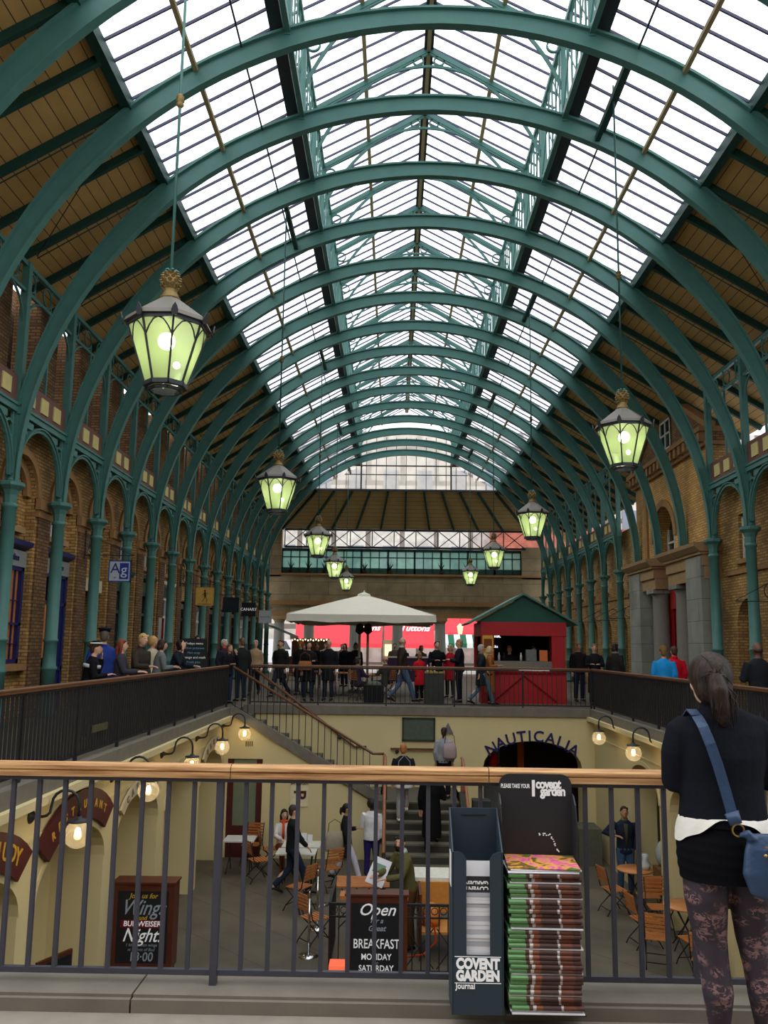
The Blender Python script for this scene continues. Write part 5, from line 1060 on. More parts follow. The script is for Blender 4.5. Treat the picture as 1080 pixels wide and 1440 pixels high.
# ------------------------------------------------------------------ roof: arch ribs, lattice, raised ridge roof
CZ, AR = 4.71, 8.02
PX_, PZ = 5.47, 10.87          # purlin at the lower glass edge
LXo, LZ0, LZ1, RZ = 2.69, 12.45, 14.25, 15.83
def arch_pt(t, r=AR): return (r * (HW / AR) * math.cos(t), CZ + r * math.sin(t))
YE = 48.3
def make_rib():
    t = thing('roof_arch', 'rib', 'roof arch', (X0, 0, 0)); fr = []; n = 56
    for i in range(n + 1):
        a = PI * i / n; x, z = arch_pt(a); nx, nz = math.cos(a), math.sin(a)
        s_ = abs(math.cos(a)); dp = .22 + .20 * math.sin(min(1, max(0, (1 - s_) * 3.2)) * PI / 2) - .07 * (1 - s_) ** 2
        fr.append(((x, 0, z), (nx, 0, nz), (0, 1, 0), dp, 1))
    w, b = .0, 1
    prof = [(-.5, -.08), (-.5, .08), (-.42, .08), (-.40, .03), (.36, .03), (.38, .09), (.5, .09), (.5, -.09), (.38, -.09), (.36, -.03), (-.40, -.03), (-.42, -.08)]
    MB().sweep(fr, prof).obj('arch_rib', GREEN, t)
    # ridge truss of the raised roof above, spandrel braces with rings
    mb = MB()
    for s_ in (-1, 1):
        mb.bar((s_ * LXo, 0, LZ1), (0, 0, RZ), .07, .11)
        mb.bar((s_ * LXo, 0, LZ1 - .02), (0, 0, RZ - .02), .05, .17)
        bz = lambda A, B_, C_, n_: [(s_ * ((1 - u) ** 2 * A[0] + 2 * u * (1 - u) * B_[0] + u * u * C_[0]), 0, (1 - u) ** 2 * A[1] + 2 * u * (1 - u) * B_[1] + u * u * C_[1]) for u in [i / n_ for i in range(n_ + 1)]]
        pts = bz((LXo - .03, LZ1 - 1.15), (LXo - .42, LZ1 - .12), (1.35, LZ1 + .70), 10)
        for p, q in zip(pts, pts[1:]): mb.bar(p, q, .042, .07)
        mb.ring((s_ * (LXo - .19), 0, LZ1 - .19), .14, .035, .05, 'y', 16)
        pts = bz((1.3, LZ1 + .72), (.75, RZ - .45), (0, RZ - .44), 8)
        for p, q in zip(pts, pts[1:]): mb.bar(p, q, .042, .06)
        mb.ring((s_ * .25, 0, RZ - .30), .12, .035, .05, 'y', 16)
    mb.obj('ridge_truss', GREEN, t)
    for s_ in (-1, 1): mb = MB(); mb.bar((s_ * LXo, 0, LZ0 - .1), (s_ * LXo, 0, LZ1 + .05), .10, .10); mb.bar((s_ * (LXo + .12), 0, LZ0 - .1), (s_ * (LXo + .02), 0, LZ1), .03, .05); mb.obj('lantern_post', GREEN, t)
    return t
rib0 = make_rib(); rib_names = {}
NS, NE = -3, 13
for n in range(NS, NE + 1):
    o = rib0 if n == NS else copy_tree(rib0)
    o.location = (X0, YN(n), 0); k = n + 2
    o['label'] = ('green iron arch spanning the whole hall, %s from the viewer' % ORD[k]) if k >= 0 else 'green iron arch overhead, behind the first in view'
    o['group'] = 'green iron roof arches'
Y0r, Y1r = YN(NS) - 2.2, YE + .1
# lattice girders, one per bay and side
def make_lattice():
    t = thing('lattice_girder', 'x', 'girder'); mb = MB(); L_ = SP
    mb.bar((0, 0, LZ0), (0, L_, LZ0), .10, .12); mb.obj('bottom_chord', GREEN, t); mb = MB(); mb.bar((0, 0, LZ1), (0, L_, LZ1), .10, .12); mb.obj('top_chord', GREEN, t)
    mb = MB()
    for i in range(1, 6): y = L_ * i / 6; mb.bar((0, y, LZ0), (0, y, LZ1), .03, .05) 
    for i in range(2):
        a, b = L_ * i / 2, L_ * (i + 1) / 2; mb.bar((.02, a, LZ0 + .1), (.02, b, LZ1 - .1), .022); mb.bar((-.02, b, LZ0 + .1), (-.02, a, LZ1 - .1), .022)
    mb.obj('lattice_bars', GREEN, t)
    return t
lat0 = make_lattice(); first = True
for n in range(NS, NE + 1):
    for s_, nm in ((-1, 'left'), (1, 'right')):
        o = lat0 if first else copy_tree(lat0); first = False
        o.location = (X0 + s_ * LXo, YN(n), 0); k = max(0, n + 2)
        o['label'] = 'green lattice girder under the raised roof, %s side, %s bay%s' % (nm, ORD[k], '' if n >= -2 else ' overhead'); o['group'] = 'lattice girders of the roof lantern'
# glazing
GREYGLASS = glass_mat('streaked_skylight_glass', (.93, .92, .9), .66, mixcol=(.93, .9, .86))
def slope_window(idx, xa, za, xb, zb, gl, rods):
    t = thing('window_%d' % idx, 'long skylight slope of white glass between iron bars', 'skylight', (0, 0, 0), kind='structure')
    mb = MB(); mb.quad((X0 + xa, Y0r, za), (X0 + xb, Y0r, zb), (X0 + xb, Y1r, zb), (X0 + xa, Y1r, za)); mb.obj('glass', gl, t)
    mb = MB(); y = YN(NS) - 2.0; i = 0
    bar_ = MB(); bar_.bar((xa, 0, za - .02), (xb, 0, zb - .02), .035, .05)
    me = bar_.mesh('glazing_bar', mat('glazing_bar_paint', srgb(70, 70, 96), .6))
    all_ = MB(); st = SP / 5
    for i in range(int((Y1r - Y0r) / st)):
        y = YN(NS) + (i - 4) * st
        if i % 5 == 4 + 5 : continue
        all_.bar((X0 + xa, y, za - .03), (X0 + xb, y, zb - .03), .03, .05)
    all_.obj('glazing_bars', mat('glazing_bar_paint', (0, 0, 0)), t)
    for q, r_, m_ in rods:
        x = xa + (xb - xa) * q; z = za + (zb - za) * q - .12; MB().bar((X0 + x, Y0r, z), (X0 + x, Y1r, z), r_, r_).obj('purlin', m_, t)
GZ = .24
zq = lambda q: PZ + GZ + (LZ0 + .1 - PZ - GZ) * q
xq = lambda q: PX_ + (LXo + .25 - PX_) * q
for s_, k in ((-1, 1), (1, 2)):
    slope_window(k, s_ * PX_, zq(0), s_ * xq(.78), zq(.78), SKYGLASS, [(.6, .08, BRONZE)]); slope_window(k + 4, s_ * xq(.78), zq(.78), s_ * xq(1), zq(1), GREYGLASS, [(0, .03, DARK)])
slope_window(3, -LXo - .3, LZ1 + .1, 0, RZ + .12, SKYGLASS, [(.5, .09, BRONZE)])
slope_window(4, LXo + .3, LZ1 + .1, 0, RZ + .12, SKYGLASS, [(.5, .09, BRONZE)])
mb = MB().use(DARK).box(X0 - .11, X0 + .11, Y0r, Y1r, RZ - .02, RZ + .12); mb.use(BRONZE); mb.box(X0 - .045, X0 + .045, Y0r, Y1r, RZ - .06, RZ - .02); struct('trim_ridge', mb, DARK)
mb = MB().use(DARK)
for s_ in (-1, 1):
    mb.box(X0 + s_ * (LXo + .2) - .12, X0 + s_ * (LXo + .2) + .12, Y0r, Y1r, LZ0 + .02, LZ0 + .14)
mb.use(GREEND)
for s_ in (-1, 1): mb.box(X0 + s_ * PX_ - .09, X0 + s_ * PX_ + .09, Y0r, Y1r, PZ + .02, PZ + .26)
struct('trim_gutters', mb)
# boarded side slopes
RS = .6
def roofz(x): return PZ + .22 - RS * (x - PX_)
for s_, nm in ((-1, 'left'), (1, 'right')):
    mb = MB(); xo = 8.75 if s_ < 0 else 10.2
    pts = [(X0 + s_ * PX_, roofz(PX_)), (X0 + s_ * xo, roofz(xo)), (X0 + s_ * xo, roofz(xo) + .12), (X0 + s_ * PX_, roofz(PX_) + .12)]
    mb.prism(pts, 'xz', Y0r, 51.2); struct('ceiling_' + nm, mb, PLANKS)
    raf = MB(); raf.bar((0, 0, roofz(PX_) - .08), (s_ * (xo - PX_ - .05), 0, roofz(xo - .05) - .08), .09, .16); me = raf.mesh('rafter', GREEND)
    tr = thing('trim_rafters_' + nm, 'dark green rafters under the boarded slope', 'rafter', (0, 0, 0), kind='structure')
    for n in range(NS * 2, NE * 2 + 3):
        o = link('rafter', me, tr); o.location = (X0 + s_ * PX_, YB + SP * n / 2, 0)
# thin tie rods
for s_, nm in ((-1, 'left'), (1, 'right')):
    for n in range(-1, 8):
        mb = MB(); a, b = YN(n), YN(n + 1); mb.tube([(X0 + s_ * PX_, a, PZ - .05), (X0 + s_ * 7.95, a, 9.3)], .012, 5); mb.tube([(X0 + s_ * PX_, a, PZ), (X0 + s_ * 7.95, b, 9.35)], .01, 5)
        tag(mb.obj('tie_rod', GREEND), 'thin iron tie rods under the boarded %s slope, %s bay' % (nm, ORD[n + 1]), 'tie rod', 'roof tie rods')
# beam carrying the hanging rods
for s_ in (-1, 1): pass

# ------------------------------------------------------------------ columns, arcade arches and parapets
def make_column():
    t = thing('iron_column', 'x', 'column')
    MB().lathe([(.20, 0), (.20, .12), (.17, .16), (.17, .5), (.19, .55), (.15, .6)], (0, 0, UF), 16).obj('base', GREEN, t)
    MB().lathe([(.15, .6), (.145, 1.0), (.165, 1.02), (.165, 1.07), (.14, 1.1), (.135, 1.6), (.16, 1.62), (.16, 1.66), (.135, 1.68), (.125, 4.15), (.15, 4.17), (.15, 4.22), (.12, 4.25)], (0, 0, UF), 18).obj('shaft', GREEN, t)
    MB().lathe([(.12, 4.25), (.13, 4.4), (.17, 4.5), (.23, 4.56), (.25, 4.58), (.25, 4.64), (.22, 4.66)], (0, 0, UF), 8, smooth=False, ph=PI / 8).obj('capital', GREEN, t)
    mb = MB(); mb.box(-.075, .075, -.075, .075, CZ, 9.2); mb.box(-.10, .10, -.10, .10, 6.05, 6.3); mb.lathe([(.11, CZ), (.09, CZ + .1)], (0, 0, 0), 8); mb.obj('upper_post', GREEN, t)
    return t
def make_arcade():
    """local y from 0 to SP between two columns"""
    t = thing('arcade_arch', 'x', 'arch'); mb = MB(); mid = SP / 2; r = mid - .12; zs = CZ + .12
    pts = [(mid - r * math.cos(PI * i / 18), zs + 1.18 * math.sin(PI * i / 18)) for i in range(19)]
    for (a, za), (b, zb) in zip(pts, pts[1:]): mb.bar((0, a, za), (0, b, zb), .09, .07, up=(1, 0, 0)); mb.bar((0, a, za + .04), (0, b, zb + .04), .03, .14, up=(1, 0, 0))
    for y, q in ((.3, 1), (SP - .3, -1)):
        mb.ring((0, y, 5.72), .17, .05, .05, 'x', 16); mb.bar((0, y + .12 * q, 5.98), (0, y + .42 * q, 5.98), .05, .14)
        mb.bar((0, y - .15 * q, 5.1), (0, y - .13 * q, 6.1), .05, .05)
    mb.obj('arch_frame', GREEN, t)
    mb = MB(); mb.box(-.07, .07, .05, SP - .05, 6.08, 6.22); mb.box(-.10, .10, .05, SP - .05, 6.2, 6.25); mb.obj('beam', GREEN, t)
    mb = MB(); mb.box(-.04, .02, .1, SP - .1, 6.26, 6.82); mb.obj('parapet_panel', mat('brown_panel', srgb(110, 76, 66), .7), t)
    for i in range(3): y = .32 + i * .64; MB().box(-.06, .045, y, y + .36, 6.38, 6.70).obj('cream_square', CREAM2, t)
    mb = MB(); mb.bar((0, 0, 9.15), (0, SP, 9.15), .08, .09); mb.bar((0, 0, 8.6), (0, SP, 8.6), .06, .07)
    for i in range(6):
        y = SP * (i + .5) / 6
        mb.bar((0, SP * i / 6, 8.6), (0, SP * i / 6, 9.15), .03) if i % 2 else mb.ring((0, y, 8.87), .2, .03, .03, 'x', 14)
    for q, y in ((1, .05), (-1, SP - .05)):
        pp = [(0, y + q * .8 * (1 - math.cos(a)), 7.9 + .7 * math.sin(a)) for a in [PI / 2 * i / 6 for i in range(7)]]
        for p, k_ in zip(pp, pp[1:]): mb.bar(p, k_, .04, .04)
    mb.obj('eaves_girder', GREEN, t)
    mb = MB(); mb.bar((0, SP / 2, 6.8), (0, SP / 2, 8.6), .05); mb.obj('mullion', GREEN, t)
    return t
colm = make_column(); arc = make_arcade(); fc = fa = True
PORT = (4, 5, 6)
for s_, nm in ((-1, 'left'), (1, 'right')):
    for n in range(-1, NE + 2):
        if s_ > 0 and n in PORT: pass
        elif YN(n) < 50:
            o = colm if fc else copy_tree(colm); fc = False
            o.location = (X0 + s_ * HW, YN(n), 0); o['group'] = 'green iron columns of the arcades'
            o['label'] = 'green cast-iron column of the %s arcade, %s from the viewer' % (nm, ORD[n + 1])
        if n <= NE and not (s_ > 0 and n in (3, 4, 5, 6)):
            o = arc if fa else copy_tree(arc); fa = False
            o.location = (X0 + s_ * HW, YN(n), 0); o['group'] = 'green arcade arches with brown parapet panels'
            if s_ > 0: o.scale = (-1, 1, 1)
            o['label'] = 'green iron arch with brown and cream parapet, %s arcade, %s bay from the viewer' % (nm, ORD[n + 1])

# ------------------------------------------------------------------ left shop wall (brick)
WX = X0 - HW - .36     # pier face
PW = lambda u, z, d: (WX - .0 - d, u, z)
mb = MB(); opl = []
for n in range(-4, NE + 1):
    a, b = YN(n), YN(n + 1)
    opl.append((a + .42, b - .42, .05, 4.75, .78))
arch_wall(mb, PW, YN(-4), YN(NE + 1) + 1, 0, 6.35, opl, .22); struct('wall_left', mb, BRICK)
mb = MB(); opw = []
for n in range(-4, NE + 1):
    m = (YN(n) + YN(n + 1)) / 2
    opw.append((m - .66, m + .66, .05, 3.18, .02)); 
arch_wall(mb, lambda u, z, d: (WX - .22 - d, u, z), YN(-4), YN(NE + 1) + 1, 0, 3.75, opw, .3)
opw = []
for n in range(-4, NE + 1):
    m = (YN(n) + YN(n + 1)) / 2; opw.append((m - .42, m + .42, 4.05, 5.0, .3))
arch_wall(mb, lambda u, z, d: (WX - .22 - d, u, z), YN(-4), YN(NE + 1) + 1, 3.75, 6.35, opw, .14)
struct('wall_left_recess', mb, BRICK)
mb = MB()
for n in range(-4, NE + 1):
    m = (YN(n) + YN(n + 1)) / 2; arch_ring(mb, PW, m, SP / 2 - .42, SP / 2 - .24, 4.75, .78, .94, -.06, .02); arch_ring(mb, PW, m, SP / 2 - .62, SP / 2 - .42, 4.75, .6, .78, .10, .2)
    y = YN(n); mb.box(WX - .02, WX + .12, y - .42, y + .42, 4.5, 4.74); mb.box(WX - .02, WX + .07, y - .38, y + .38, 4.34, 4.5)
struct('trim_arch_mouldings', mb, SAND)
mb = MB()
for n in range(-4, NE + 1): mb.box(WX, WX + .05, YN(n) - .3, YN(n) + .3, UF, 4.36)
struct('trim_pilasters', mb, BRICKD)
mb = MB().box(WX - .6, WX, YN(-4), YN(NE + 1) + 1, 6.3, 6.42); struct('trim_gallery', mb, BRICKD)
for n in range(-4, NE + 2):
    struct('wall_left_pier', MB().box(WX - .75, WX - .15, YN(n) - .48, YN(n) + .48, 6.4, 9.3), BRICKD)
mb = MB(); ops = [(YN(n) + 1.5, YN(n) + 1.95, 6.5, 8.0, .2) for n in range(-4, NE + 1)]
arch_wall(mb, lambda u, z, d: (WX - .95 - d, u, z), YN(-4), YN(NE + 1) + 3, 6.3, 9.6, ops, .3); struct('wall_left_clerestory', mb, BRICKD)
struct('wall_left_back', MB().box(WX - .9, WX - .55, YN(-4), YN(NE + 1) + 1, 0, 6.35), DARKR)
# upper sash windows and ground floor shopfronts
for n in range(-1, NE + 1):
    m = (YN(n) + YN(n + 1)) / 2; X_ = WX - .32; k = n + 3
    w_ = thing('window_%d' % (10 + k), 'white sash window in the upper brick arch', 'window', (0, 0, 0), kind='structure')
    mb = MB()
    for yy in (m - .42, m + .37, m - .02): mb.box(X_ - .02, X_ + .03, yy, yy + .05, 4.05, 5.25)
    for z_ in (4.05, 4.62, 5.2): mb.box(X_ - .02, X_ + .03, m - .42, m + .42, z_, z_ + .05)
    mb.obj('sash_frame', WHITEP, w_); MB().box(X_ - .05, X_ - .03, m - .42, m + .42, 4.05, 5.3).obj('pane', WINGLASS, w_)
    MB().box(WX - .24, WX - .08, m - .55, m + .55, 3.93, 4.05).obj('sill', STONET, w_)
sf_cols = [BLUE, BLUE, None, GREEND, GREEND, WHITEP, DARKR, WHITEP, DARKR, GREEND, DARKR, WHITEP, DARKR, DARKR, DARKR]
for n in range(-1, NE + 1):
    m = (YN(n) + YN(n + 1)) / 2; X_ = WX - .16; c = sf_cols[max(0, n)] if n >= 0 else BLUE
    kinds = {0: 'navy blue shop window with grey fascia beside the first left columns', 1: 'navy blue shop door with grey fascia in the second left bay', 2: 'open brick passage with cream fascia beside the hanging blue sign'}
    lb = kinds.get(n, 'narrow shopfront in the left brick wall, %s bay from the viewer' % ORD[n + 1])
    t = thing('shopfront', lb, 'shopfront', (0, 0, 0))
    if n == 2:
        MB().box(X_ - .02, X_ + .05, m - .72, m + .72, 2.98, 3.3).obj('fascia', cm(196, 186, 150), t); MB().box(X_ - 1.2, X_ - 1.1, m - .7, m + .7, UF, 3).obj('passage_wall', BRICKD, t); continue
    if n > 5: MB().box(X_ - .02, X_ + .04, m - .7, m + .7, 2.95, 3.25).obj('fascia', mat('drab_fascia', srgb(96, 92, 78), .6), t)
    else:
        MB().box(X_ - .02, X_ + .06, m - .74, m + .74, 3.22, 3.56).obj('fascia', cm(132, 134, 132, .5) if n < 2 else GREEND, t)
        MB().prism([(X_ - .02, 3.56), (X_ + .16, 3.66), (X_ + .18, 3.76), (X_ - .02, 3.78)], 'xz', m - .8, m + .8).obj('cornice', c, t)
        if n < 2: text('lettering', 'Agnelines', .19, (X_ + .07, m + .1, 3.4), ONLEFT, BLUE, t, .003, .004, shear=.2, sx=.75)
    mb = MB(); zb = 1.2 if n in (-1, 0) else UF
    for yy, w2 in ((m - .72, .1), (m + .62, .1), (m - .28, .07) if n in (0, -1) else (m + .1, .09)): mb.box(X_ - .04, X_ + .04, yy, yy + w2, zb, 3.24)
    for z_ in ((1.2, 2.0, 3.14) if n in (0, -1) else (UF, 1.0, 2.5, 3.14)): mb.box(X_ - .04, X_ + .04, m - .72, m + .72, z_, z_ + (.09 if z_ != 2.0 else .05))
    if n in (0, -1):
        for yy in (m - .52, m + .12, m + .4): mb.box(X_ - .03, X_ + .01, yy, yy + .02, 1.2, 3.2)
        for z_ in (1.6, 2.5): mb.box(X_ - .03, X_ + .01, m - .7, m + .7, z_, z_ + .02)
    mb.obj('frame', c, t)
    if n == 1: MB().box(X_ - .05, X_, m - .2, m + .64, UF, 3.2).obj('door_leaf', BLUE, t); MB().box(X_ - .04, X_ + .012, m - .62, m - .22, 1.3, 2.5).obj('pane', WARMGLASS, t)
    else: MB().box(X_ - .07, X_ - .05, m - .72, m + .72, zb, 3.24).obj('pane', WARMGLASS if n in (-1, 0) else WINGLASS, t)
    if n in (0, -1): MB().box(X_ - .1, X_ + .2, m - .8, m + .8, 1.06, 1.2).obj('sill', SAND, t); MB().box(X_ - .05, X_ + .02, m - .78, m + .78, UF, 1.07).obj('stall_riser', BRICK, t)

# hanging signs
def hang_sign(label, y, zc, w, h, face, border, build):
    t = thing('hanging_sign', label, 'sign', (-6.78, y, zc)); 
    MB().box(-w / 2, w / 2, -.02, .02, -h / 2, h / 2).obj('board', face, t)
    mb = MB()
    for a in ((-w / 2, w / 2, h / 2 - .03, h / 2), (-w / 2, w / 2, -h / 2, -h / 2 + .03), (-w / 2, -w / 2 + .03, -h / 2, h / 2), (w / 2 - .03, w / 2, -h / 2, h / 2)): mb.box(a[0], a[1], -.028, .028, a[2], a[3])
    mb.obj('border', border, t)
    mb = MB(); zt_ = h / 2 + .12; mb.bar((-.62, 0, zt_), (w / 2 + .05, 0, zt_), .02); mb.bar((-.92, 0, zt_), (-.62, 0, zt_), .02); mb.bar((-.9, 0, zt_ + .55), (w / 2 + .05, 0, zt_), .016); mb.bar((-.9, 0, zt_ - .1), (-.9, 0, zt_ + .62), .025)
    mb.ring((-.66, 0, zt_ + .17), .15, .018, .018, 'y', 16)
    for x in (-w / 2 + .08, w / 2 - .08): mb.bar((x, 0, h / 2), (x, 0, zt_), .012)
    mb.obj('bracket', DARK, t); build(t); return t
def ag(t):
    text('letter', 'A', .36, (-.11, -.025, .06), FRONT, cm(48, 56, 120), t, .003); MB().box(.0, .22, -.026, -.02, -.20, .2).obj('blue_block', cm(48, 62, 140), t); text('letter', 'g', .36, (.11, -.03, .03), FRONT, cm(200, 206, 210), t, .003)
    MB().prism([(-.14, -.14), (-.11, -.19), (-.08, -.14), (-.11, -.16)], 'xz', -.026, -.02).obj('small_mark', cm(70, 70, 100), t)
hang_sign('square grey hanging sign with blue letters Ag on an iron bracket', YN(2) - .0, 3.42, .56, .54, cm(176, 184, 190), cm(60, 80, 130), ag)
def fig(t):
    mb = MB(); mb.ball((0, -.025, .2), .035, .005, .04); mb.bar((0, -.025, .15), (.02, -.025, -.02), .07, .01); mb.bar((.02, -.025, 0), (-.08, -.025, -.2), .035, .01); mb.bar((.02, -.025, 0), (.1, -.025, -.12), .035, .01); mb.bar((.1, -.025, -.12), (.08, -.025, -.22), .03, .01)
    mb.bar((.0, -.025, .13), (.12, -.025, .1), .025, .01); mb.bar((0, -.025, .13), (-.1, -.025, .05), .025, .01); mb.obj('figure_emblem', cm(96, 60, 30), t)
    MB().box(-.26, .26, -.026, -.02, -.285, -.26).obj('brown_line', cm(150, 110, 60), t)
hang_sign('square yellow hanging sign with a small brown walking figure', YN(6) - .1, 3.36, .66, .66, cm(206, 164, 84), cm(190, 150, 76), fig)
hang_sign('dark grey hanging sign next beyond the yellow one', YN(8), 3.30, .68, .62, cm(40, 46, 54), cm(34, 38, 44), lambda t: None)
hang_sign('black hanging sign with white name, between dark grey and white signs', YN(10) - .4, 3.30, .66, .64, BLACKB, BLACKB, lambda t: text('lettering', 'CANARY', .19, (0, -.03, 0), FRONT, WTEXT, t, .002, .004))
hang_sign('white hanging sign with faint grey name, farthest on the left side', YN(12), 3.14, .68, .68, cm(196, 200, 204), cm(180, 184, 188), lambda t: text('lettering', 'Beauworks', .12, (0, -.03, 0), FRONT, cm(90, 96, 104), t, .002))
t = thing('display_frame', 'red and white framed display case on the left wall behind the chalkboard', 'display', (0, 0, 0)); yy = YN(5) + .3
MB().box(WX - .1, WX + .06, yy - .45, yy + .45, 1.3, 2.5).obj('case', cm(190, 186, 176), t); MB().box(WX + .06, WX + .09, yy - .1, yy + .05, 1.1, 2.5).obj('red_bar', cm(130, 26, 30), t)

# ------------------------------------------------------------------ right side wall
EX = X0 + HW + .37
PE = lambda u, z, d: (EX + d, u, z)
def east_wall(n0, n1, nm):
    mb = MB(); o1 = []
    for n in range(n0, n1):
        m = (YN(n) + YN(n + 1)) / 2; o1.append((m - .72, m + .72, UF, 2.3, .72))
    arch_wall(mb, PE, YN(n0), YN(n1), 0, 3.6, o1, .5)
    o2 = [((YN(n) + YN(n + 1)) / 2 - .36, (YN(n) + YN(n + 1)) / 2 + .36, 4.05, 5.25, .02) for n in range(n0, n1)]
    arch_wall(mb, PE, YN(n0), YN(n1), 3.6, 6.35, o2, .16); struct('wall_right_' + nm, mb, BRICK)
    struct('trim_string_course', MB().box(EX - .06, EX + .02, YN(n0), YN(n1), 3.68, 3.8), SAND)
    for n in range(n0, n1):
        m = (YN(n) + YN(n + 1)) / 2
        w_ = thing('window_%d' % (40 + n), 'white sash window above the right arches', 'window', (0, 0, 0), kind='structure'); mb = MB(); X_ = EX + .12
        for yy in (m - .36, m + .30, m - .02): mb.box(X_ - .03, X_ + .02, yy, yy + .06, 4.05, 5.27)
        for z_ in (4.05, 4.62, 5.2): mb.box(X_ - .03, X_ + .02, m - .36, m + .36, z_, z_ + .06)
        mb.obj('sash_frame', WHITEP, w_); MB().box(X_ + .02, X_ + .04, m - .36, m + .36, 4.05, 5.27).obj('pane', WINGLASS, w_); MB().box(EX - .1, EX + .1, m - .46, m + .46, 3.93, 4.05).obj('sill', SAND, w_)
        d = thing('door_%d' % (40 + n), 'door inside the brick arch', 'door', (0, 0, 0), kind='structure')
        far = n >= 7
        MB().box(EX + .42, EX + .5, m - .72, m + .72, UF, 3.1).obj('door_panel', cm(196, 190, 168) if n in (7, 8, 9) else (BRICKD if n == 2 else (cm(38, 34, 70) if n == 1 else DARKR)), d)
        if far: MB().box(EX + .40, EX + .42, m - .05, m + .05, UF, 2.9).obj('door_mullion', cm(150, 146, 128), d)
east_wall(-4, 3, 'near'); east_wall(7, NE + 1, 'far')
mb = MB(); mb.box(EX, EX + .3, YN(3), 23.0, 0, 6.35); mb.box(EX, EX + .3, 29.9, YN(7), 0, 6.35); struct('wall_right_panel', mb, BRICK)
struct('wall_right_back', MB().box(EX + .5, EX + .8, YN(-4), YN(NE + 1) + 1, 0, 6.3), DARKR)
# above: slate roofs and sky seen over the parapet
mb = MB(); mb.prism([(EX + .0, 6.3), (EX + 2.6, 7.6), (EX + 2.6, 6.3)], 'xz', YN(-4), YN(3)); struct('roof_slates_near', mb, brick_mat('slate_roof', srgb(128, 124, 122), srgb(108, 104, 104), srgb(70, 68, 68), w=.4, h=.16))
mb = MB(); mb.prism([(EX + .0, 6.3), (EX + 2.6, 7.6), (EX + 2.6, 6.3)], 'xz', YN(7), YN(NE + 1)); struct('roof_slates_far', mb, MATS['slate_roof'])
# right wall brackets
for n in (2, 7, 8, 9):
    t = thing('sign_bracket', 'empty black iron sign bracket on the right brick wall, %s bay from the viewer' % ORD[n + 1], 'bracket', (EX - .02, YN(n) - .75, 3.12))
    mb = MB(); mb.bar((0, 0, -.4), (0, 0, .35), .05); mb.bar((0, 0, -.3), (-1.1, 0, -.3), .02); mb.bar((0, 0, .3), (-1.1, 0, -.28), .016); mb.ring((-.22, 0, -.05), .2, .02, .02, 'y', 18); mb.obj('scroll_arm', DARK, t)

# stone and brick portico
PXF = 8.62
pt = thing('wall_portico', 'stone and brick portico of the right side', 'portico', (0, 0, 0), kind='structure')
MB().box(PXF, 9.6, 22.95, 24.15, UF, 4.3).obj('pier', STONE, pt); MB().box(PXF, 9.6, 28.7, 29.95, UF, 4.3).obj('pier', STONE, pt)
for y, nm in ((25.5, ''), (27.75, '')):
    MB().lathe([(.36, 0), (.36, .12), (.31, .18), (.30, .3), (.255, 3.3), (.27, 3.34), (.27, 3.38), (.33, 3.48)], (9.05, y, UF), 22).obj('stone_column', mat('grey_column_stone', srgb(134, 130, 120), .8, var=.1, bump=.1), pt)
    MB().box(8.68, 9.42, y - .37, y + .37, 3.53, 3.66).obj('abacus', STONE, pt)
MB().box(9.0, 9.6, 27.9, 28.5, UF, 3.66).obj('anta', mat('dim_stone', srgb(110, 104, 92), .85), pt)
for y0_, y1_ in ((22.9, 26.0), (27.25, 30.0)):
    mb = MB().use(STONET); mb.box(PXF + .1, 9.58, y0_ + .02, y1_ - .02, 3.66, 4.03); mb.box(PXF + .04, 9.6, y0_, y1_, 4.02, 4.34); mb.box(PXF - .04, 9.6, y0_ - .05, y1_ + .05, 4.34, 4.42)
    mb.prism([(PXF - .08, 4.42), (PXF - .22, 4.56), (PXF - .24, 4.66), (9.6, 4.7), (9.6, 4.42)], 'xz', y0_ - .12, y1_ + .12); mb.obj('entablature', None, pt)
MB().box(9.3, 9.36, 24.1, 28.8, UF, 3.7).obj('red_door', CRIM, pt); MB().box(9.2, 9.3, 26.0, 27.25, 3.0, 4.6).obj('red_panel', CRIM, pt)
mb = MB()
for y in (26.1, 26.6, 27.1): mb.box(9.25, 9.3, y, y + .05, UF, 3.0)
mb.obj('door_stile', cm(110, 12, 16), pt)
mb = MB(); PP = lambda u, z, d: (8.98 + d, u, z)
arch_wall(mb, PP, 22.95, 30.0, 4.66, 7.55, [(26.0, 28.1, 4.66, 5.3, 1.1)], .6); mb.box(8.98, 9.6, 22.95, 22.97, 4.66, 7.6); mb.box(8.98, 9.6, 29.98, 30, 4.66, 7.6); struct('wall_portico_brick', mb, BRICKR)
mb = MB(); arch_ring(mb, PP, 27.05, 1.05, 1.28, 5.3, 1.1, 1.33, -.05, .05); mb.box(8.9, 9.0, 28.6, 28.9, 4.7, 7.5)
mb.box(8.86, 9.5, 22.85, 30.1, 7.5, 7.6); mb.box(8.68, 9.5, 22.8, 30.15, 7.88, 8.02)
struct('trim_portico', mb, SAND)
mb = MB()
for i in range(18): y = 22.95 + i * .4; mb.box(8.72, 9.0, y, y + .2, 7.6, 7.88)
struct('trim_dentils', mb, SAND)
struct('wall_portico_frieze', MB().box(8.98, 9.5, 22.9, 30.05, 7.5, 8.0), BRICKD)
mb = MB(); mb.prism([(22.9, 8.02), (30.1, 8.02), (26.5, 10.0)], 'yz', 9.0, 9.4); struct('wall_pediment', mb, BRICKD)
mb = MB()
for a, b in (((22.75, 8.05), (26.5, 10.12)), ((30.25, 8.05), (26.5, 10.12))): mb.bar((8.98, a[0], a[1]), (8.98, b[0], b[1]), .3, .16)
struct('trim_pediment', mb, SAND)
w_ = thing('window_60', 'arched window behind the portico arch', 'window', (0, 0, 0), kind='structure'); MB().box(9.5, 9.52, 26.0, 28.1, 4.7, 6.4).obj('pane', WINGLASS, w_)
mb = MB()
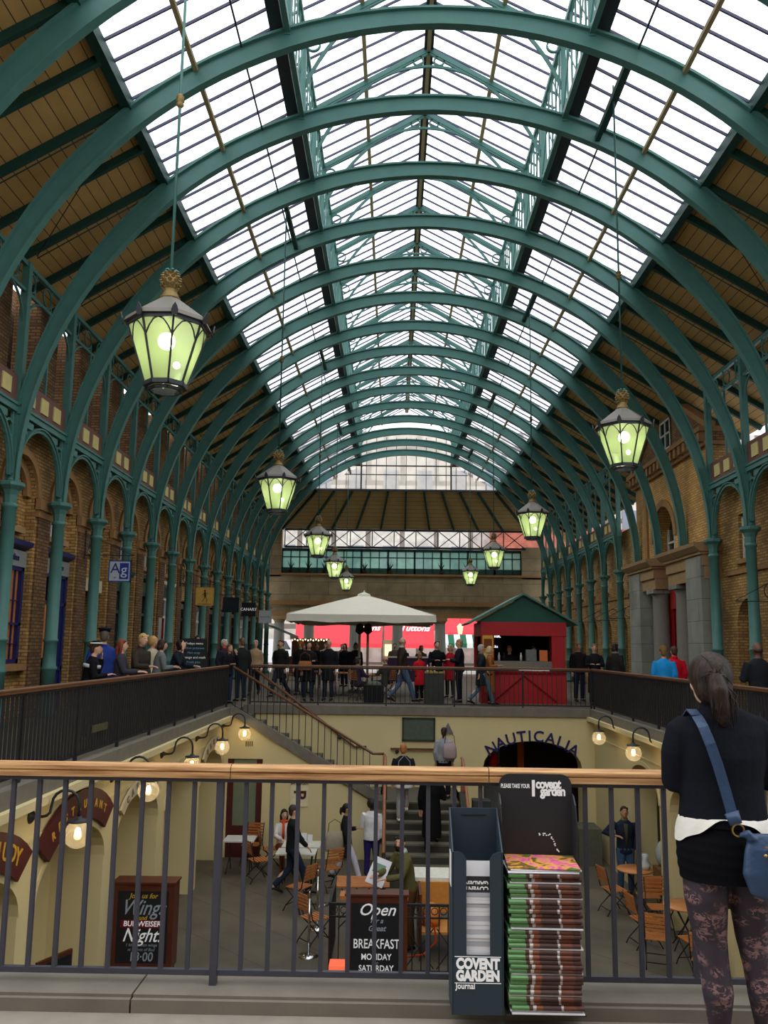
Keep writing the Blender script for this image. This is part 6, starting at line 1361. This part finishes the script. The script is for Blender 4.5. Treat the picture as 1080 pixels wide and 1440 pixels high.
for y in (26.05, 26.7, 27.35, 28.0): mb.box(9.44, 9.5, y, y + .07, 4.7, 6.3)
mb.box(9.44, 9.5, 26.05, 28.05, 5.25, 5.32); mb.obj('sash_frame', WHITEP, w_)
w_ = thing('window_61', 'small arched window in the pediment', 'window', (0, 0, 0), kind='structure'); MB().box(8.97, 8.99, 26.0, 27.0, 8.2, 9.2).obj('pane', WINGLASS, w_)
mb = MB()
for y in (26.0, 26.47, 26.95): mb.box(8.94, 8.98, y, y + .05, 8.2, 9.2)
for z_ in (8.2, 8.7, 9.15): mb.box(8.94, 8.98, 26.0, 27.0, z_, z_ + .05)
mb.obj('sash_frame', WHITEP, w_)

# ------------------------------------------------------------------ far end of the hall
def ZL(z): return z
gw = thing('window_70', 'glazed semicircular gable at the far end', 'window', (0, 0, 0), kind='structure')
GB = 10.95
mb = MB(); ys = YE
mb.add([(X0 - PX_ - .1, ys, GB), (X0 + PX_ + .1, ys, GB), (X0 + LXo, ys, LZ0), (X0 + LXo, ys, LZ1), (X0, ys, RZ), (X0 - LXo, ys, LZ1), (X0 - LXo, ys, LZ0)], [(0, 1, 2, 6), (6, 2, 3, 5), (5, 3, 4)]); mb.obj('glass', DIRTYGLASS, gw)
mb = MB()
for i in range(-9, 10):
    x = i * .6; ztop = GB + .9 if abs(x) > 4.6 else (LZ0 + .0 if abs(x) > LXo else LZ1 - .05); ztop = min(ztop, PZ + .1 + (PX_ - abs(x)) * .57 if abs(x) > LXo else ztop)
    mb.bar((X0 + x, ys - .03, GB), (X0 + x, ys - .03, ztop), .035)
for z_ in (GB + .95,): mb.bar((X0 - 3.7, ys - .03, z_), (X0 + 3.7, ys - .03, z_), .05)
mb.bar((X0 - LXo - .6, ys - .03, LZ0), (X0 + LXo + .6, ys - .03, LZ0), .07); mb.bar((X0 - PX_ - .1, ys - .03, GB), (X0 + PX_ + .1, ys - .03, GB), .12)
for x in (-2.7, 2.7): mb.bar((X0 + x, ys - .05, GB), (X0 + x, ys - .05, LZ0), .09)
mb.obj('glazing_bars', DARK, gw)
YG = 50.8
mb = MB(); mb.add([(X0 - 9.0, YG, 8.95), (X0 + 10, YG, 8.95), (X0 + PX_ + .6, YE, GB), (X0 - PX_ - .6, YE, GB)], [(0, 1, 2, 3)]); struct('ceiling_end', mb, PLANKY)
for i in range(-5, 6):
    x = i * 1.28; mb = MB().bar((X0 + x * .84, YE, GB - .08), (X0 + x * 1.2, YG, 8.9), .1, .14); o = mb.obj('trim_end_rafter', GREEND); o['kind'] = 'structure'
t = thing('lattice_truss', 'dark iron truss with crossed bars across the far clerestory', 'truss', (0, 0, 0)); mb = MB()
YT = YG - .2; mb.bar((X0 - 7.5, YT, 8.85), (X0 + 7.5, YT, 8.85), .12); mb.obj('upper_chord', DARK, t); MB().bar((X0 - 7.5, YT, 7.75), (X0 + 7.5, YT, 7.75), .12).obj('bottom_chord', DARK, t); mb = MB()  # the topmost bar is the upper chord of the truss
for i in range(11):
    a, b = X0 - 7.5 + i * 1.3636, X0 - 7.5 + (i + 1) * 1.3636; mb.bar((a, YT, 7.75), (b, YT, 8.85), .05); mb.bar((b, YT, 7.75), (a, YT, 8.85), .05); mb.bar((a, YT, 7.75), (a, YT, 8.85), .06)
mb.obj('crossed_bars', DARK, t)
gy = thing('window_71', 'glazed upper gallery across the far end', 'window', (0, 0, 0), kind='structure')
MB().box(-7.0, 8.0, YG + .3, YG + .34, 6.1, 7.65).obj('glass', glass_mat('gallery_glass', srgb(150, 190, 180), .7, mixcol=(.7, .85, .8)), gy)
mb = MB().use(GREEND); n_ = 27
for i in range(n_ + 1): x = -7 + 15 * i / n_; mb.box(x - (.06 if i % 3 == 0 else .025), x + (.06 if i % 3 == 0 else .025), YG + .2, YG + .36, 6.1, 7.65)
mb.box(-7, 8, YG + .2, YG + .36, 6.1, 6.5); mb.box(-7, 8, YG + .2, YG + .36, 7.55, 7.72); mb.box(-7, 8, YG + .2, YG + .36, 7.15, 7.2); mb.obj('glazing_bars', None, gy)
mb = MB(); mb.box(-12, -7.0, YG, YG + .6, 5.9, 9.2); mb.box(8.0, 12, YG, YG + .6, 5.9, 7.9); mb.box(-12, 12, YG, YG + .6, 3.75, 6.08); struct('wall_end', mb, STONEB)
mb = MB(); mb.box(-12, 12, YG - .2, YG + .1, 6.0, 6.12); mb.box(-12, 12, YG - .25, YG + .1, 4.15, 4.3); mb.box(-12, 12, YG - .12, YG + .1, 4.3, 4.42); mb.box(-12, 12, YG - .05, YG + .6, 3.45, 3.75); struct('trim_end_cornice', mb, SAND)
k = 0
for x in (-9.6, -7.05, -5.2, -2.35, .3, 2.95, 5.6, 8.1):
    t = thing('stone_column', 'smooth grey stone column of the far colonnade, %s from the left' % ORD[k], 'column', (x, YG + .3, 0), 0, 'stone columns of the far colonnade'); k += 1
    MB().lathe([(.42, .05), (.42, .15), (.38, .25), (.31, 3.1)], (0, 0, 0), 18).obj('shaft', mat('grey_column_stone', (0, 0, 0)), t); MB().box(-.42, .42, -.42, .42, 3.25, 3.45).obj('abacus', STONET, t); MB().lathe([(.31, 3.1), (.4, 3.25)], (0, 0, 0), 18).obj('capital', STONET, t)
# plants in the gallery
k = 0
for x in (-6.4, -5.3, -4.3, -1.8, -.2, 3.0, 4.6):
    t = thing('potted_plant', 'spiky potted plant on the sill of the far glazed gallery, %s from the left' % ORD[k], 'plant', (x, YG + .15 - .02, 6.12), 0, 'plants in the far gallery'); k += 1
    MB().lathe([(.1, 0), (.14, .22)], (0, 0, 0), 10).obj('pot', cm(60, 40, 34), t); mb = MB()
    for i in range(10): a = 2 * PI * i / 10; mb.tube([(0, 0, .2), (.1 * math.cos(a), .02 * math.sin(a), .5), (.24 * math.cos(a), .04 * math.sin(a), .62 + .1 * (i % 3))], [.015, .02, .003], 4)
    mb.obj('leaves', cm(30, 54, 40), t)
# street beyond
fy = 76
mb = MB(); mb.box(-50, 50, fy, fy + 1, 0, 22); struct('exterior_facade', mb, brick_mat('distant_facade', srgb(206, 200, 190), srgb(190, 182, 172), srgb(120, 110, 100), w=3.2, h=3.4, ms=.25))
mb = MB(); 
for i in range(22):
    for j in range(4): mb.box(-33 + i * 3.2, -31.6 + i * 3.2, fy - .06, fy, 5.2 + j * 3.6, 7.4 + j * 3.6)
mb.obj('window_72', mat('far_panes', srgb(120, 128, 140), .3)).__setitem__('kind', 'structure')
struct('wall_brick_building', MB().box(9, 34, fy - 2, fy, 0, 12.5), brick_mat('red_brick_far', srgb(176, 92, 70), srgb(160, 80, 62), srgb(150, 120, 110), w=.5, h=.2))
def awning(label, x0, x1, z0, z1, m, y=fy - 5.2, stripes=None, word=None, ws=.8, wx=None):
    t = thing('awning', label, 'awning', (0, 0, 0)); mb = MB(); mb.add([(x0, y, z0), (x1, y, z0), (x1, y + 1.2, z1), (x0, y + 1.2, z1), (x0, y, z0 - .35), (x1, y, z0 - .35)], [(0, 1, 2, 3), (4, 5, 1, 0)])
    mb.obj('canopy', m, t)
    if stripes:
        mb = MB(); n = int((x1 - x0) / .5)
        for i in range(0, n, 2): a = x0 + (x1 - x0) * i / n; b = x0 + (x1 - x0) * (i + 1) / n; mb.add([(a, y - .03, z0 - .38), (b, y - .03, z0 - .38), (b, y - .03, z0 + .02), (a, y - .03, z0 + .02), (b, y + 1.17, z1 + .02), (a, y + 1.17, z1 + .02)], [(0, 1, 2, 3), (3, 2, 4, 5)])
        mb.obj('stripes', stripes, t)
    if word: text('lettering', word, ws, (wx or (x0 + x1) / 2, y + .60, z0 + 1.35), (PI / 2 - .48, 0, 0), WTEXT, t, .01, .02, shear=.35)
    return t
REDA = mat('self_lit_red_canvas', srgb(226, 40, 52), .7, emit=srgb(236, 84, 92), estr=.4)  # street daylight on the canvas is put in as emission
awning('wide bright red awning lettered Tuttons across the street', -8.4, -.9, 1.9, 4.2, REDA, word='Tuttons', wx=-2.4); awning('second bright red awning lettered Tuttons, farther right', -.7, 3.6, 1.9, 4.2, REDA, word='Tuttons', wx=1.9)
awning('bright red awning seen right of the parasol, beyond the stone column', 3.8, 13.5, 2.9, 4.4, REDA); awning('green and white striped awning below the red ones', 1.2 + 3, 12.5, 2.0, 2.75, cm(40, 96, 74), y=fy - 6.4, stripes=cm(220, 226, 220))
t = thing('awning', 'dark green awning at the far left end of the colonnade', 'awning', (0, 0, 0)); mb = MB(); mb.add([(-7.1, 45, 2.8), (-5.6, 45, 2.2), (-5.6, 49, 2.2), (-7.1, 49, 2.8), (-5.6, 45, 2.0), (-5.6, 49, 2.0)], [(0, 1, 2, 3), (1, 4, 5, 2)]); mb.obj('canopy', GREEND, t)
t = thing('food_stall', 'dark wooden food stall glowing with small warm lights under the far colonnade', 'stall', (-4.7, 47, UF)); MB().box(-1.1, 1.1, -.5, .5, 0, 1.0).obj('counter', MAHOG, t); MB().box(-1.1, 1.1, .45, .5, 1.0, 2.0).obj('back_board', cm(60, 40, 26), t)
mb = MB()
for i in range(14): mb.ball((-1 + i * .15, -.1, 1.9 + .05 * (i % 2)), .035, n=6, k=4)
mb.obj('fairy_lights', emit_mat('warm_sparkle', (1, .7, .3), 12), t)
t = thing('street_stall', 'white lit market stall seen between the parasol poles', 'stall', (.1, 55, 0)); MB().box(-.7, .7, -.3, .3, 0, 2.1).obj('cabinet', cm(226, 206, 170), t); MB().box(-.6, .6, -.34, -.3, .9, 1.8).obj('lit_shelf', mat('lit_shelf', srgb(240, 210, 150), .5, emit=(1, .8, .5), estr=1.2), t)
t = thing('vehicle', 'white van parked in the street beyond the left colonnade', 'van', (-9.5, 66, 0)); MB().prism([(-2.5, .3), (2.4, .3), (2.4, 1.1), (1.7, 1.3), (1.2, 2.1), (-2.5, 2.2)], 'xz', -1, 1).obj('body', cm(230, 230, 232, .4), t)
for x in (-1.6, 1.5): MB().lathe([(.34, -.1), (.34, .1)], (x, -1, .34), 14, axis='y').obj('wheel', DARKR, t)
MB().prism([(.4, 1.3), (1.5, 1.35), (1.1, 2.0), (.4, 2.0)], 'xz', -1.02, -1.0).obj('window_pane', WINGLASS, t)
t = thing('street_lamp', 'square street lantern hanging right of the parasol', 'lamp', (4.3, 52.5, 3.0)); MB().lathe([(.12, 0), (.2, .5), (.0, .7)], (0, 0, -.5), 6, smooth=False).obj('lamp_glass', mat('lit_shelf', (0, 0, 0)), t); MB().bar((0, 0, .2), (0, 0, .5), .03).obj('hanger', DARK, t)

# ------------------------------------------------------------------ hanging lanterns
def make_lantern():
    t = thing('hanging_lantern', 'x', 'lantern'); n = 8; ph = PI / 8; ft = math.cos(PI / 8)
    RT, RB, ZT, ZB = .45, .225, .72, .03
    mb = MB(); mb.lathe([(RB, ZB), (RT, ZT)], (0, 0, 0), n, smooth=False, ph=ph)
    mb.f = [f for f in mb.f if len(f) == 4]; mb.m = mb.m[:len(mb.f)]; mb.s = mb.s[:len(mb.f)]; mb.obj('glass_panels', LGLASS, t)
    mb = MB()
    for j in range(n):
        a = 2 * PI * j / n + ph; c, s_ = math.cos(a), math.sin(a)
        mb.bar((RB * c, RB * s_, ZB), (RT * c, RT * s_, ZT), .022)
        a2 = a + 2 * PI / n; c2, s2 = math.cos(a2), math.sin(a2)
        mb.bar((RB * c, RB * s_, ZB), (RB * c2, RB * s2, ZB), .05); mb.bar((RB * .8 * c, RB * .8 * s_, ZB - .05), (RB * .8 * c2, RB * .8 * s2, ZB - .05), .03); mb.bar((RT * c, RT * s_, ZT), (RT * c2, RT * s2, ZT), .03, .05)
        # arched bar at the head of each pane
        p0, p1 = Vector((RT * c, RT * s_, ZT)), Vector((RT * c2, RT * s2, ZT)); q0 = Vector((RB * c, RB * s_, ZB)); dn0 = (q0 - p0).normalized(); dn1 = (Vector((RB * c2, RB * s2, ZB)) - p1).normalized(); prev = None
        for i in range(7):
            u = i / 6; h_ = .19 * (1 - math.sin(PI * u)) + .02; p = p0.lerp(p1, u) + dn0.lerp(dn1, u) * h_
            if prev: mb.bar(prev, p, .014)
            prev = p
    mb.obj('frame', DARK, t)
    MB().lathe([(RT + .05, ZT + .02), (RT + .03, ZT + .07), (.10, ZT + .36), (0, ZT + .36)], (0, 0, 0), n, smooth=False, ph=ph).obj('roof', LEAD, t)
    mb = MB()
    for j in range(n):
        a = 2 * PI * j / n + ph; M_ = Matrix.Translation(((RT + .05) * math.cos(a), (RT + .05) * math.sin(a), ZT + .0)) @ Matrix.Rotation(a, 4, 'Z') @ Matrix.Rotation(.2, 4, 'Y')
        pts = [(0, -.025, -.02), (0, -.04, .03), (0, -.025, .08), (0, 0, .12), (0, .025, .08), (0, .04, .03), (0, .025, -.02)]
        mb = MB(); v = [M_ @ Vector(p) * 1 for p in pts] + [M_ @ (Vector(p) + Vector((.015, 0, 0))) for p in pts]; k_ = 7
        mb.add(v, [tuple(range(7))[::-1], tuple(range(7, 14))] + [(i, (i + 1) % 7, 7 + (i + 1) % 7, 7 + i) for i in range(7)]); mb.obj('leaf_finial', DARK, t)
    
    mb = MB(); mb.lathe([(.11, 0), (.12, .02), (.09, .04), (.095, .06), (.07, .10), (.085, .115)], (0, 0, ZT + .35), 14); mb.obj('collar', GILT, t)
    mb = MB(); zc = ZT + .57; mb.ball((0, 0, zc), .10, .10, .12)
    for i in range(5):
        z = zc - .09 + i * .045; r_ = .105 * math.sqrt(max(.1, 1 - ((z - zc) / .13) ** 2))
        for j in range(9):
            a = 2 * PI * (j + .5 * (i % 2)) / 9; c, s_ = math.cos(a), math.sin(a)
            mb.add([(r_ * c + .03 * -s_, r_ * s_ + .03 * c, z), (r_ * c * .9, r_ * s_ * .9, z + .03), (r_ * c - .03 * -s_, r_ * s_ - .03 * c, z), (r_ * c * .9, r_ * s_ * .9, z - .03), ((r_ + .035) * c, (r_ + .035) * s_, z + .008)], [(0, 1, 4), (1, 2, 4), (2, 3, 4), (3, 0, 4)])
    mb.obj('pineapple_finial', GILT, t)
    mb = MB()
    for j in range(6): a = 2 * PI * j / 6; mb.tube([(0, 0, zc + .09), (.06 * math.cos(a), .06 * math.sin(a), zc + .14), (.10 * math.cos(a), .10 * math.sin(a), zc + .12)], [.02, .018, .004], 5)
    mb.obj('leaf_crown', GREEN, t)
    for p, r_ in (((.0, -.04, .55), .10), ((.10, .06, .30), .04)): MB().ball(p, r_).obj('bulb', BULB, t)
    return t, zc
lan, lz = make_lantern(); fl_ = True
RODTOP = 11.95
def lantern(x, y, z, label):
    global fl_
    o = lan if fl_ else copy_tree(lan); fl_ = False
    o.location = (x, y, z); o['label'] = label; o['group'] = 'green glass lanterns hanging on rods'
    mb = MB(); mb.tube([(0, 0, lz + .1), (0, 0, RODTOP - z)], .018, 6); r = mb.obj('rod', GREEN, o)
    mb = MB(); mb.lathe([(.02, -.09), (.05, -.05), (.03, -.02), (.055, 0), (.03, .02), (.05, .05), (.02, .09)], (0, 0, 3.6 + (RODTOP - z) * .0), 10); mb.obj('rod_knop', GILT, o)
    l = bpy.data.lights.new('lantern_light', 'POINT'); l.energy = 6; l.color = (.95, 1, .75); l.shadow_soft_size = .1; q = bpy.data.objects.new('lantern_light', l); COL.objects.link(q); q.parent = o; q.location = (0, 0, .4)
for i, (y, z) in enumerate([(9.04, 4.55), (18.2, 4.62), (28.3, 4.72), (36.6, 4.66), (46.0, 4.74)]): lantern(-2.64, y, z, 'green glass octagonal lantern on a rod, left row, %s nearest the viewer' % ORD[i])
for i, (y, z) in enumerate([(14.2, 4.83), (23.75, 4.83), (32.9, 4.83), (43.0, 4.9)]): lantern(4.06, y, z, 'green glass octagonal lantern on a rod, right row, %s nearest the viewer' % ORD[i])
for s_, X_ in ((-1, -2.64), (1, 4.06)):
    for y in ([9.04, 18.2, 28.3, 36.6, 46.0] if s_ < 0 else [14.2, 23.75, 32.9, 43.0]):
        n = math.floor((y - YB) / SP); tag(MB().box(X_ - .05, X_ + .05, YN(n), YN(n + 1), 11.9, 12.02).obj('hanger_beam', GREEND), 'short dark green bearer below the skylight carrying the lantern rod at %s metres on the %s side' % (round(y), 'left' if s_ < 0 else 'right'), 'beam', 'bearers carrying the lanterns')

# ------------------------------------------------------------------ parasol and kiosk
t = thing('parasol', 'large white square canvas parasol with two pale poles on the upper floor', 'parasol', (-1.02, 29, UF), R(0)); c = MB(); W2 = 2.42
n = 28; per = []
for i in range(n):
    a = i / n * 4; sd = int(a); f_ = a - sd; k = [(-1, -1), (1, -1), (1, 1), (-1, 1), (-1, -1)]
    x = k[sd][0] + (k[sd + 1][0] - k[sd][0]) * f_; y = k[sd][1] + (k[sd + 1][1] - k[sd][1]) * f_; per.append((x * W2, y * W2, 2.62 - .0 + .07 * (abs(f_ - .5) * 2 < .01) ))
vs = []
for q in (0, .33, .66, 1):
    for x, y, z in per: vs.append((x * q, y * q, 3.42 - (3.42 - z) * (q ** 1.05)))
fs = [(i * n + j, i * n + (j + 1) % n, (i + 1) * n + (j + 1) % n, (i + 1) * n + j) for i in range(3) for j in range(n)]
c.add(vs, fs, False); c.obj('canopy', CANVAS, t)
c = MB(); vs = [p for p in per] + [(x * 1.005, y * 1.005, z - .24 + .03 * math.sin(i * 2.1)) for i, (x, y, z) in enumerate(per)]; c.add(vs, [(j, (j + 1) % n, n + (j + 1) % n, n + j) for j in range(n)]); c.obj('valance', CANVAS, t)
MB().lathe([(.35, 3.3), (.3, 3.42), (.04, 3.5), (.03, 3.56), (0, 3.57)], (0, 0, 0), 4, smooth=False, ph=PI / 4).obj('vent_cap', CANVAS, t)
MB().lathe([(.045, 0), (.045, 3.3)], (.15, 0, 0), 10).obj('pole', cm(206, 190, 160), t); MB().lathe([(.045, 0), (.045, 3.0)], (-.15, .3, 0), 10).obj('pole', cm(206, 190, 160), t)
for x, y in ((.15, 0), (-.15, .3)): MB().lathe([(.02, 2.0), (.16, 2.12), (.13, 2.35), (.05, 2.4)], (x, y, 0), 10).obj('folded_cover', DARKR, t)
for a in (45, 135, 225, 315): MB().bar((0, 0, 3.35), (3.4 * math.cos(R(a)), 3.4 * math.sin(R(a)), 2.64), .03).obj('rib', cm(160, 150, 130), t)
MB().box(-.5, .5, -.4, .5, 0, .08).obj('base_slab', cm(80, 80, 78), t)
def cafe_set(x, y, label):
    t = thing('cafe_table', label, 'table', (x, y, UF)); MB().box(-.38, .38, -.38, .38, .72, .75).obj('table_top', TABLEW, t); MB().lathe([(.25, 0), (.25, .02), (.03, .05), (.03, .72)], (0, 0, 0), 12).obj('pedestal', DARKR, t)
cafe_set(-.62, 25.75, 'small wooden cafe table between the purple coat and her companion'); cafe_set(-2.9, 28.3, 'small wooden cafe table left under the parasol'); cafe_set(-1.6, 27.3, 'small wooden cafe table in the middle under the parasol')
def up_chair(x, y, rz, label):
    c = copy_tree(CH); c.location = (x, y, UF); c.rotation_euler = (0, 0, R(rz)); c['label'] = label; c['group'] = 'folding slatted cafe chairs on the upper floor'
up_chair(-3.3, 27.6, 20, 'slatted folding chair left of the tables below the parasol'); up_chair(-2.0, 26.6, 0, 'slatted folding chair in the middle of the tables below the parasol'); up_chair(-.98, 25.0, -50, 'slatted folding chair under the woman in purple'); up_chair(-.2, 25.55, 60, 'slatted folding chair under the seated companion in olive')
t = thing('litter_bin', 'tall dark grey square bin with bottles standing on its top', 'bin', (1.22, 24.0, UF)); MB().box(-.27, .27, -.25, .25, 0, .86).obj('bin_body', cm(66, 66, 64), t); MB().box(-.29, .29, -.27, .27, .86, .9).obj('lid', cm(150, 130, 80), t)
for i, (x, h_, cc) in enumerate([(-.2, .2, (226, 226, 220)), (-.1, .12, (200, 170, 60)), (.0, .16, (220, 220, 210)), (.12, .12, (60, 40, 30))]):
    tag(MB().lathe([(.035, 0), (.035, h_ * .6), (.015, h_ * .8), (.015, h_)], (1.22 + x, 24.0, UF + .9), 8).obj('sauce_bottle', cm(*cc)), '%s condiment bottle on top of the tall dark bin' % ['tall white', 'mustard yellow', 'pale', 'brown'][i], 'bottle')
t = thing('menu_easel', 'dark cafe windbreak screen with pale frame behind the walking man', 'screen', (.7, 26.6, UF)); MB().box(-1.0, .55, 0, .03, .5, 1.25).obj('panel', cm(60, 40, 60), t); mb = MB()
for a in ((-1.0, .55, 1.25, 1.3), (-1.0, -.96, 0, 1.3), (.51, .55, 0, 1.3)): mb.box(a[0], a[1], -.02, .05, a[2], a[3])
mb.obj('frame', cm(190, 186, 176), t)
t = thing('dark_planter', 'low black square planter behind the rail left of the striding man', 'planter', (-.52, 24.0, UF)); MB().box(-.28, .28, -.2, .2, 0, .5).obj('planter_box', cm(34, 34, 36), t); MB().ball((0, 0, .5), .24, .18, .12).obj('leaves', cm(90, 96, 80), t)
# kiosk
KX0, KX1, KYf, KYb = 2.62, 5.02, 24.9 - .5, 26.6
kt = thing('kiosk', 'red wooden food kiosk with dark green gabled roof', 'kiosk', (0, 0, 0))
REDK = mat('kiosk_red', srgb(168, 22, 30), .55, var=.12)
MB().box(KX0, KX1 + .1, KYf, KYf + .7, UF, .98).obj('counter_base', REDK, kt)
mb = MB(); 
for x in (KX0, KX1 - .32): mb.box(x, x + .38, KYf, KYf + .12, .98, 2.42)
for x in (KX0, KX1): mb.box(x, x + .1, KYb - .12, KYb, .98, 2.42)
mb.box(KX0 - .01, KX1 + .11, KYf - .02, KYf + .08, 2.02, 2.42); mb.box(KX0, KX0 + .08, KYf, KYb, 2.0, 2.42); mb.box(KX1 + .02, KX1 + .1, KYf, KYb, 2.0, 2.42); mb.obj('red_frame', REDK, kt)
mb = MB(); mb.bar((KX0 + .35, KYf - .01, .1), (KX0 + 1.25, KYf - .01, .85), .03, .05); mb.bar((KX0 + 1.25, KYf - .01, .85), (KX0 + 2.2, KYf - .01, .1), .03, .05); mb.box(KX0, KX1 + .1, KYf - .03, KYf, .9, .98); mb.obj('counter_trim', cm(120, 14, 22), kt)
MB().box(KX0 + .38, KX1 - .32, KYf + .02, KYf + .4, .98, 1.28).obj('chiller_cabinet', mat('steel', (0, 0, 0)), kt); MB().box(KX0 + 1.1, KX0 + 2.0, KYf - .02, KYf + .02, .99, 1.03).obj('strip_light', mat('strip_light', (1, 1, 1), .5, emit=(1, .95, .8), estr=3), kt)
mb = MB(); mid = (KX0 + KX1 + .1) / 2; mb.prism([(KX0 - .12, 2.42), (KX1 + .22, 2.42), (mid, 3.18)], 'xz', KYf + .02, KYf + .08); mb.obj('gable', mat('kiosk_green', srgb(22, 78, 66), .6), kt)
mb = MB(); mb.prism([(KX0 - .35, 2.34), (mid, 3.22), (mid, 3.28), (KX0 - .4, 2.38)], 'xz', KYf - .15, KYb + .2); mb.prism([(KX1 + .45, 2.34), (mid, 3.22), (mid, 3.28), (KX1 + .5, 2.38)], 'xz', KYf - .15, KYb + .2); mb.obj('roof', mat('kiosk_roof', srgb(70, 112, 98), .6), kt)
MB().box(KX0 + .08, KX1, KYb - .1, KYb - .04, 1.1, 2.4).obj('back_wall', cm(40, 34, 30), kt)
for x, hc_, z_ in ((KX0 + 1.0, (150, 84, 40), 0), (KX0 + 1.75, (60, 44, 34), .02)):
    person('kiosk server in black apron behind the counter, %s' % ('ginger hair' if z_ == 0 else 'brown hair'), x, KYf + 1.2, face=180, h=1.66, top=((26, 26, 30), 'jacket'), hair=(hc_, 'short'), voxel=.026, bottom=(30, 30, 34))
t = thing('poster', 'yellow menu poster with picture at the left corner of the red kiosk', 'poster', (KX0 + .19, KYf - .06, 1.6)); MB().box(-.16, .16, 0, .02, -.42, .42).obj('sheet', cm(214, 160, 66), t); MB().box(-.12, .12, -.006, 0, .05, .32).obj('food_picture', cm(120, 70, 40), t); MB().box(-.12, .12, -.006, 0, -.36, -.1).obj('price_list', cm(226, 200, 140), t)
t = thing('sign', 'white lit lettering sign inside the red kiosk window', 'sign', (KX0 + .6, KYb - .14, 1.95)); MB().box(-.3, .3, 0, .02, -.4, .35).obj('board', cm(60, 66, 80), t); text('lettering', 'Drink', .2, (0, -.01, .1), FRONT, emit_mat('sign_glow', (1, 1, 1), 1.6), t, .003, .004); text('lettering', 'snacks', .12, (0, -.01, -.25), FRONT, MATS['sign_glow'], t, .003)
t = thing('menu_card', 'orange and pink menu card on the kiosk counter', 'menu', (KX1 - .55, KYf + .1, 1.285)); MB().box(-.12, .12, 0, .01, 0, .32).obj('card', cm(214, 120, 70), t)
tag(MB().box(KX1 - 1.05, KX1 - .75, KYf + .15, KYf + .35, 1.285, 1.62).obj('till', cm(120, 124, 122)), 'grey till beside the orange menu card on the kiosk counter', 'till')
for i, x in enumerate((.55, .7, 1.2, 1.38)): tag(MB().lathe([(.035, 0), (.035, .14), (.015, .2), (.015, .24)], (KX0 + x, KYf + .2, 1.285), 8).obj('bottle', cm(*[(226, 226, 226), (40, 40, 44), (220, 214, 190), (200, 60, 40)][i])), '%s bottle on the kiosk counter' % ['white', 'black', 'cream', 'red'][i], 'bottle')

# ------------------------------------------------------------------ closing the hall behind the viewer
struct('wall_behind', MB().box(-12, 13, -4.2, -4.0, 0, 8), BRICKD)

# ------------------------------------------------------------------ sky, camera
w = bpy.data.worlds.new('overcast'); SC.world = w; w.use_nodes = True; N, L = w.node_tree.nodes, w.node_tree.links
bg = N['Background']; bg.inputs[1].default_value = 2.6
tc = N.new('ShaderNodeTexCoord'); sx = N.new('ShaderNodeSeparateXYZ'); L.new(tc.outputs['Generated'], sx.inputs[0]); cr = N.new('ShaderNodeValToRGB')
cr.color_ramp.elements[0].position = 0; cr.color_ramp.elements[0].color = (.62, .65, .70, 1); cr.color_ramp.elements[1].position = .6; cr.color_ramp.elements[1].color = (.94, .97, 1, 1)
L.new(sx.outputs['Z'], cr.inputs[0]); L.new(cr.outputs[0], bg.inputs[0])
cam = bpy.data.cameras.new('camera'); co = bpy.data.objects.new('camera', cam); COL.objects.link(co)
cam.sensor_fit = 'VERTICAL'; cam.sensor_height = 36; cam.sensor_width = 27; cam.lens = FPX / 1440 * 36; cam.shift_y = 27.3 / 1440; cam.clip_end = 400; cam.clip_start = .05
cy_, sy_, cp, sp_ = math.cos(YAW), math.sin(YAW), math.cos(PIT), math.sin(PIT)
fw = Vector((-sy_ * cp, cy_ * cp, sp_)); r0 = Vector((cy_, sy_, 0)); u0 = r0.cross(fw)
cr_, sr_ = math.cos(ROL), math.sin(ROL)
rt = r0 * cr_ + u0 * sr_; up = u0 * cr_ - r0 * sr_
M_ = Matrix((rt, up, -fw)).transposed().to_4x4(); M_.translation = (0, 0, HCAM); co.matrix_world = M_
SC.camera = co
SC.view_settings.view_transform = 'Standard'; SC.view_settings.look = 'None'; SC.view_settings.exposure = 0
try: SC.cycles.use_denoising = True; SC.cycles.max_bounces = 7; SC.cycles.transparent_max_bounces = 12; SC.cycles.caustics_reflective = False; SC.cycles.caustics_refractive = False; SC.cycles.sample_clamp_indirect = 4
except Exception: pass
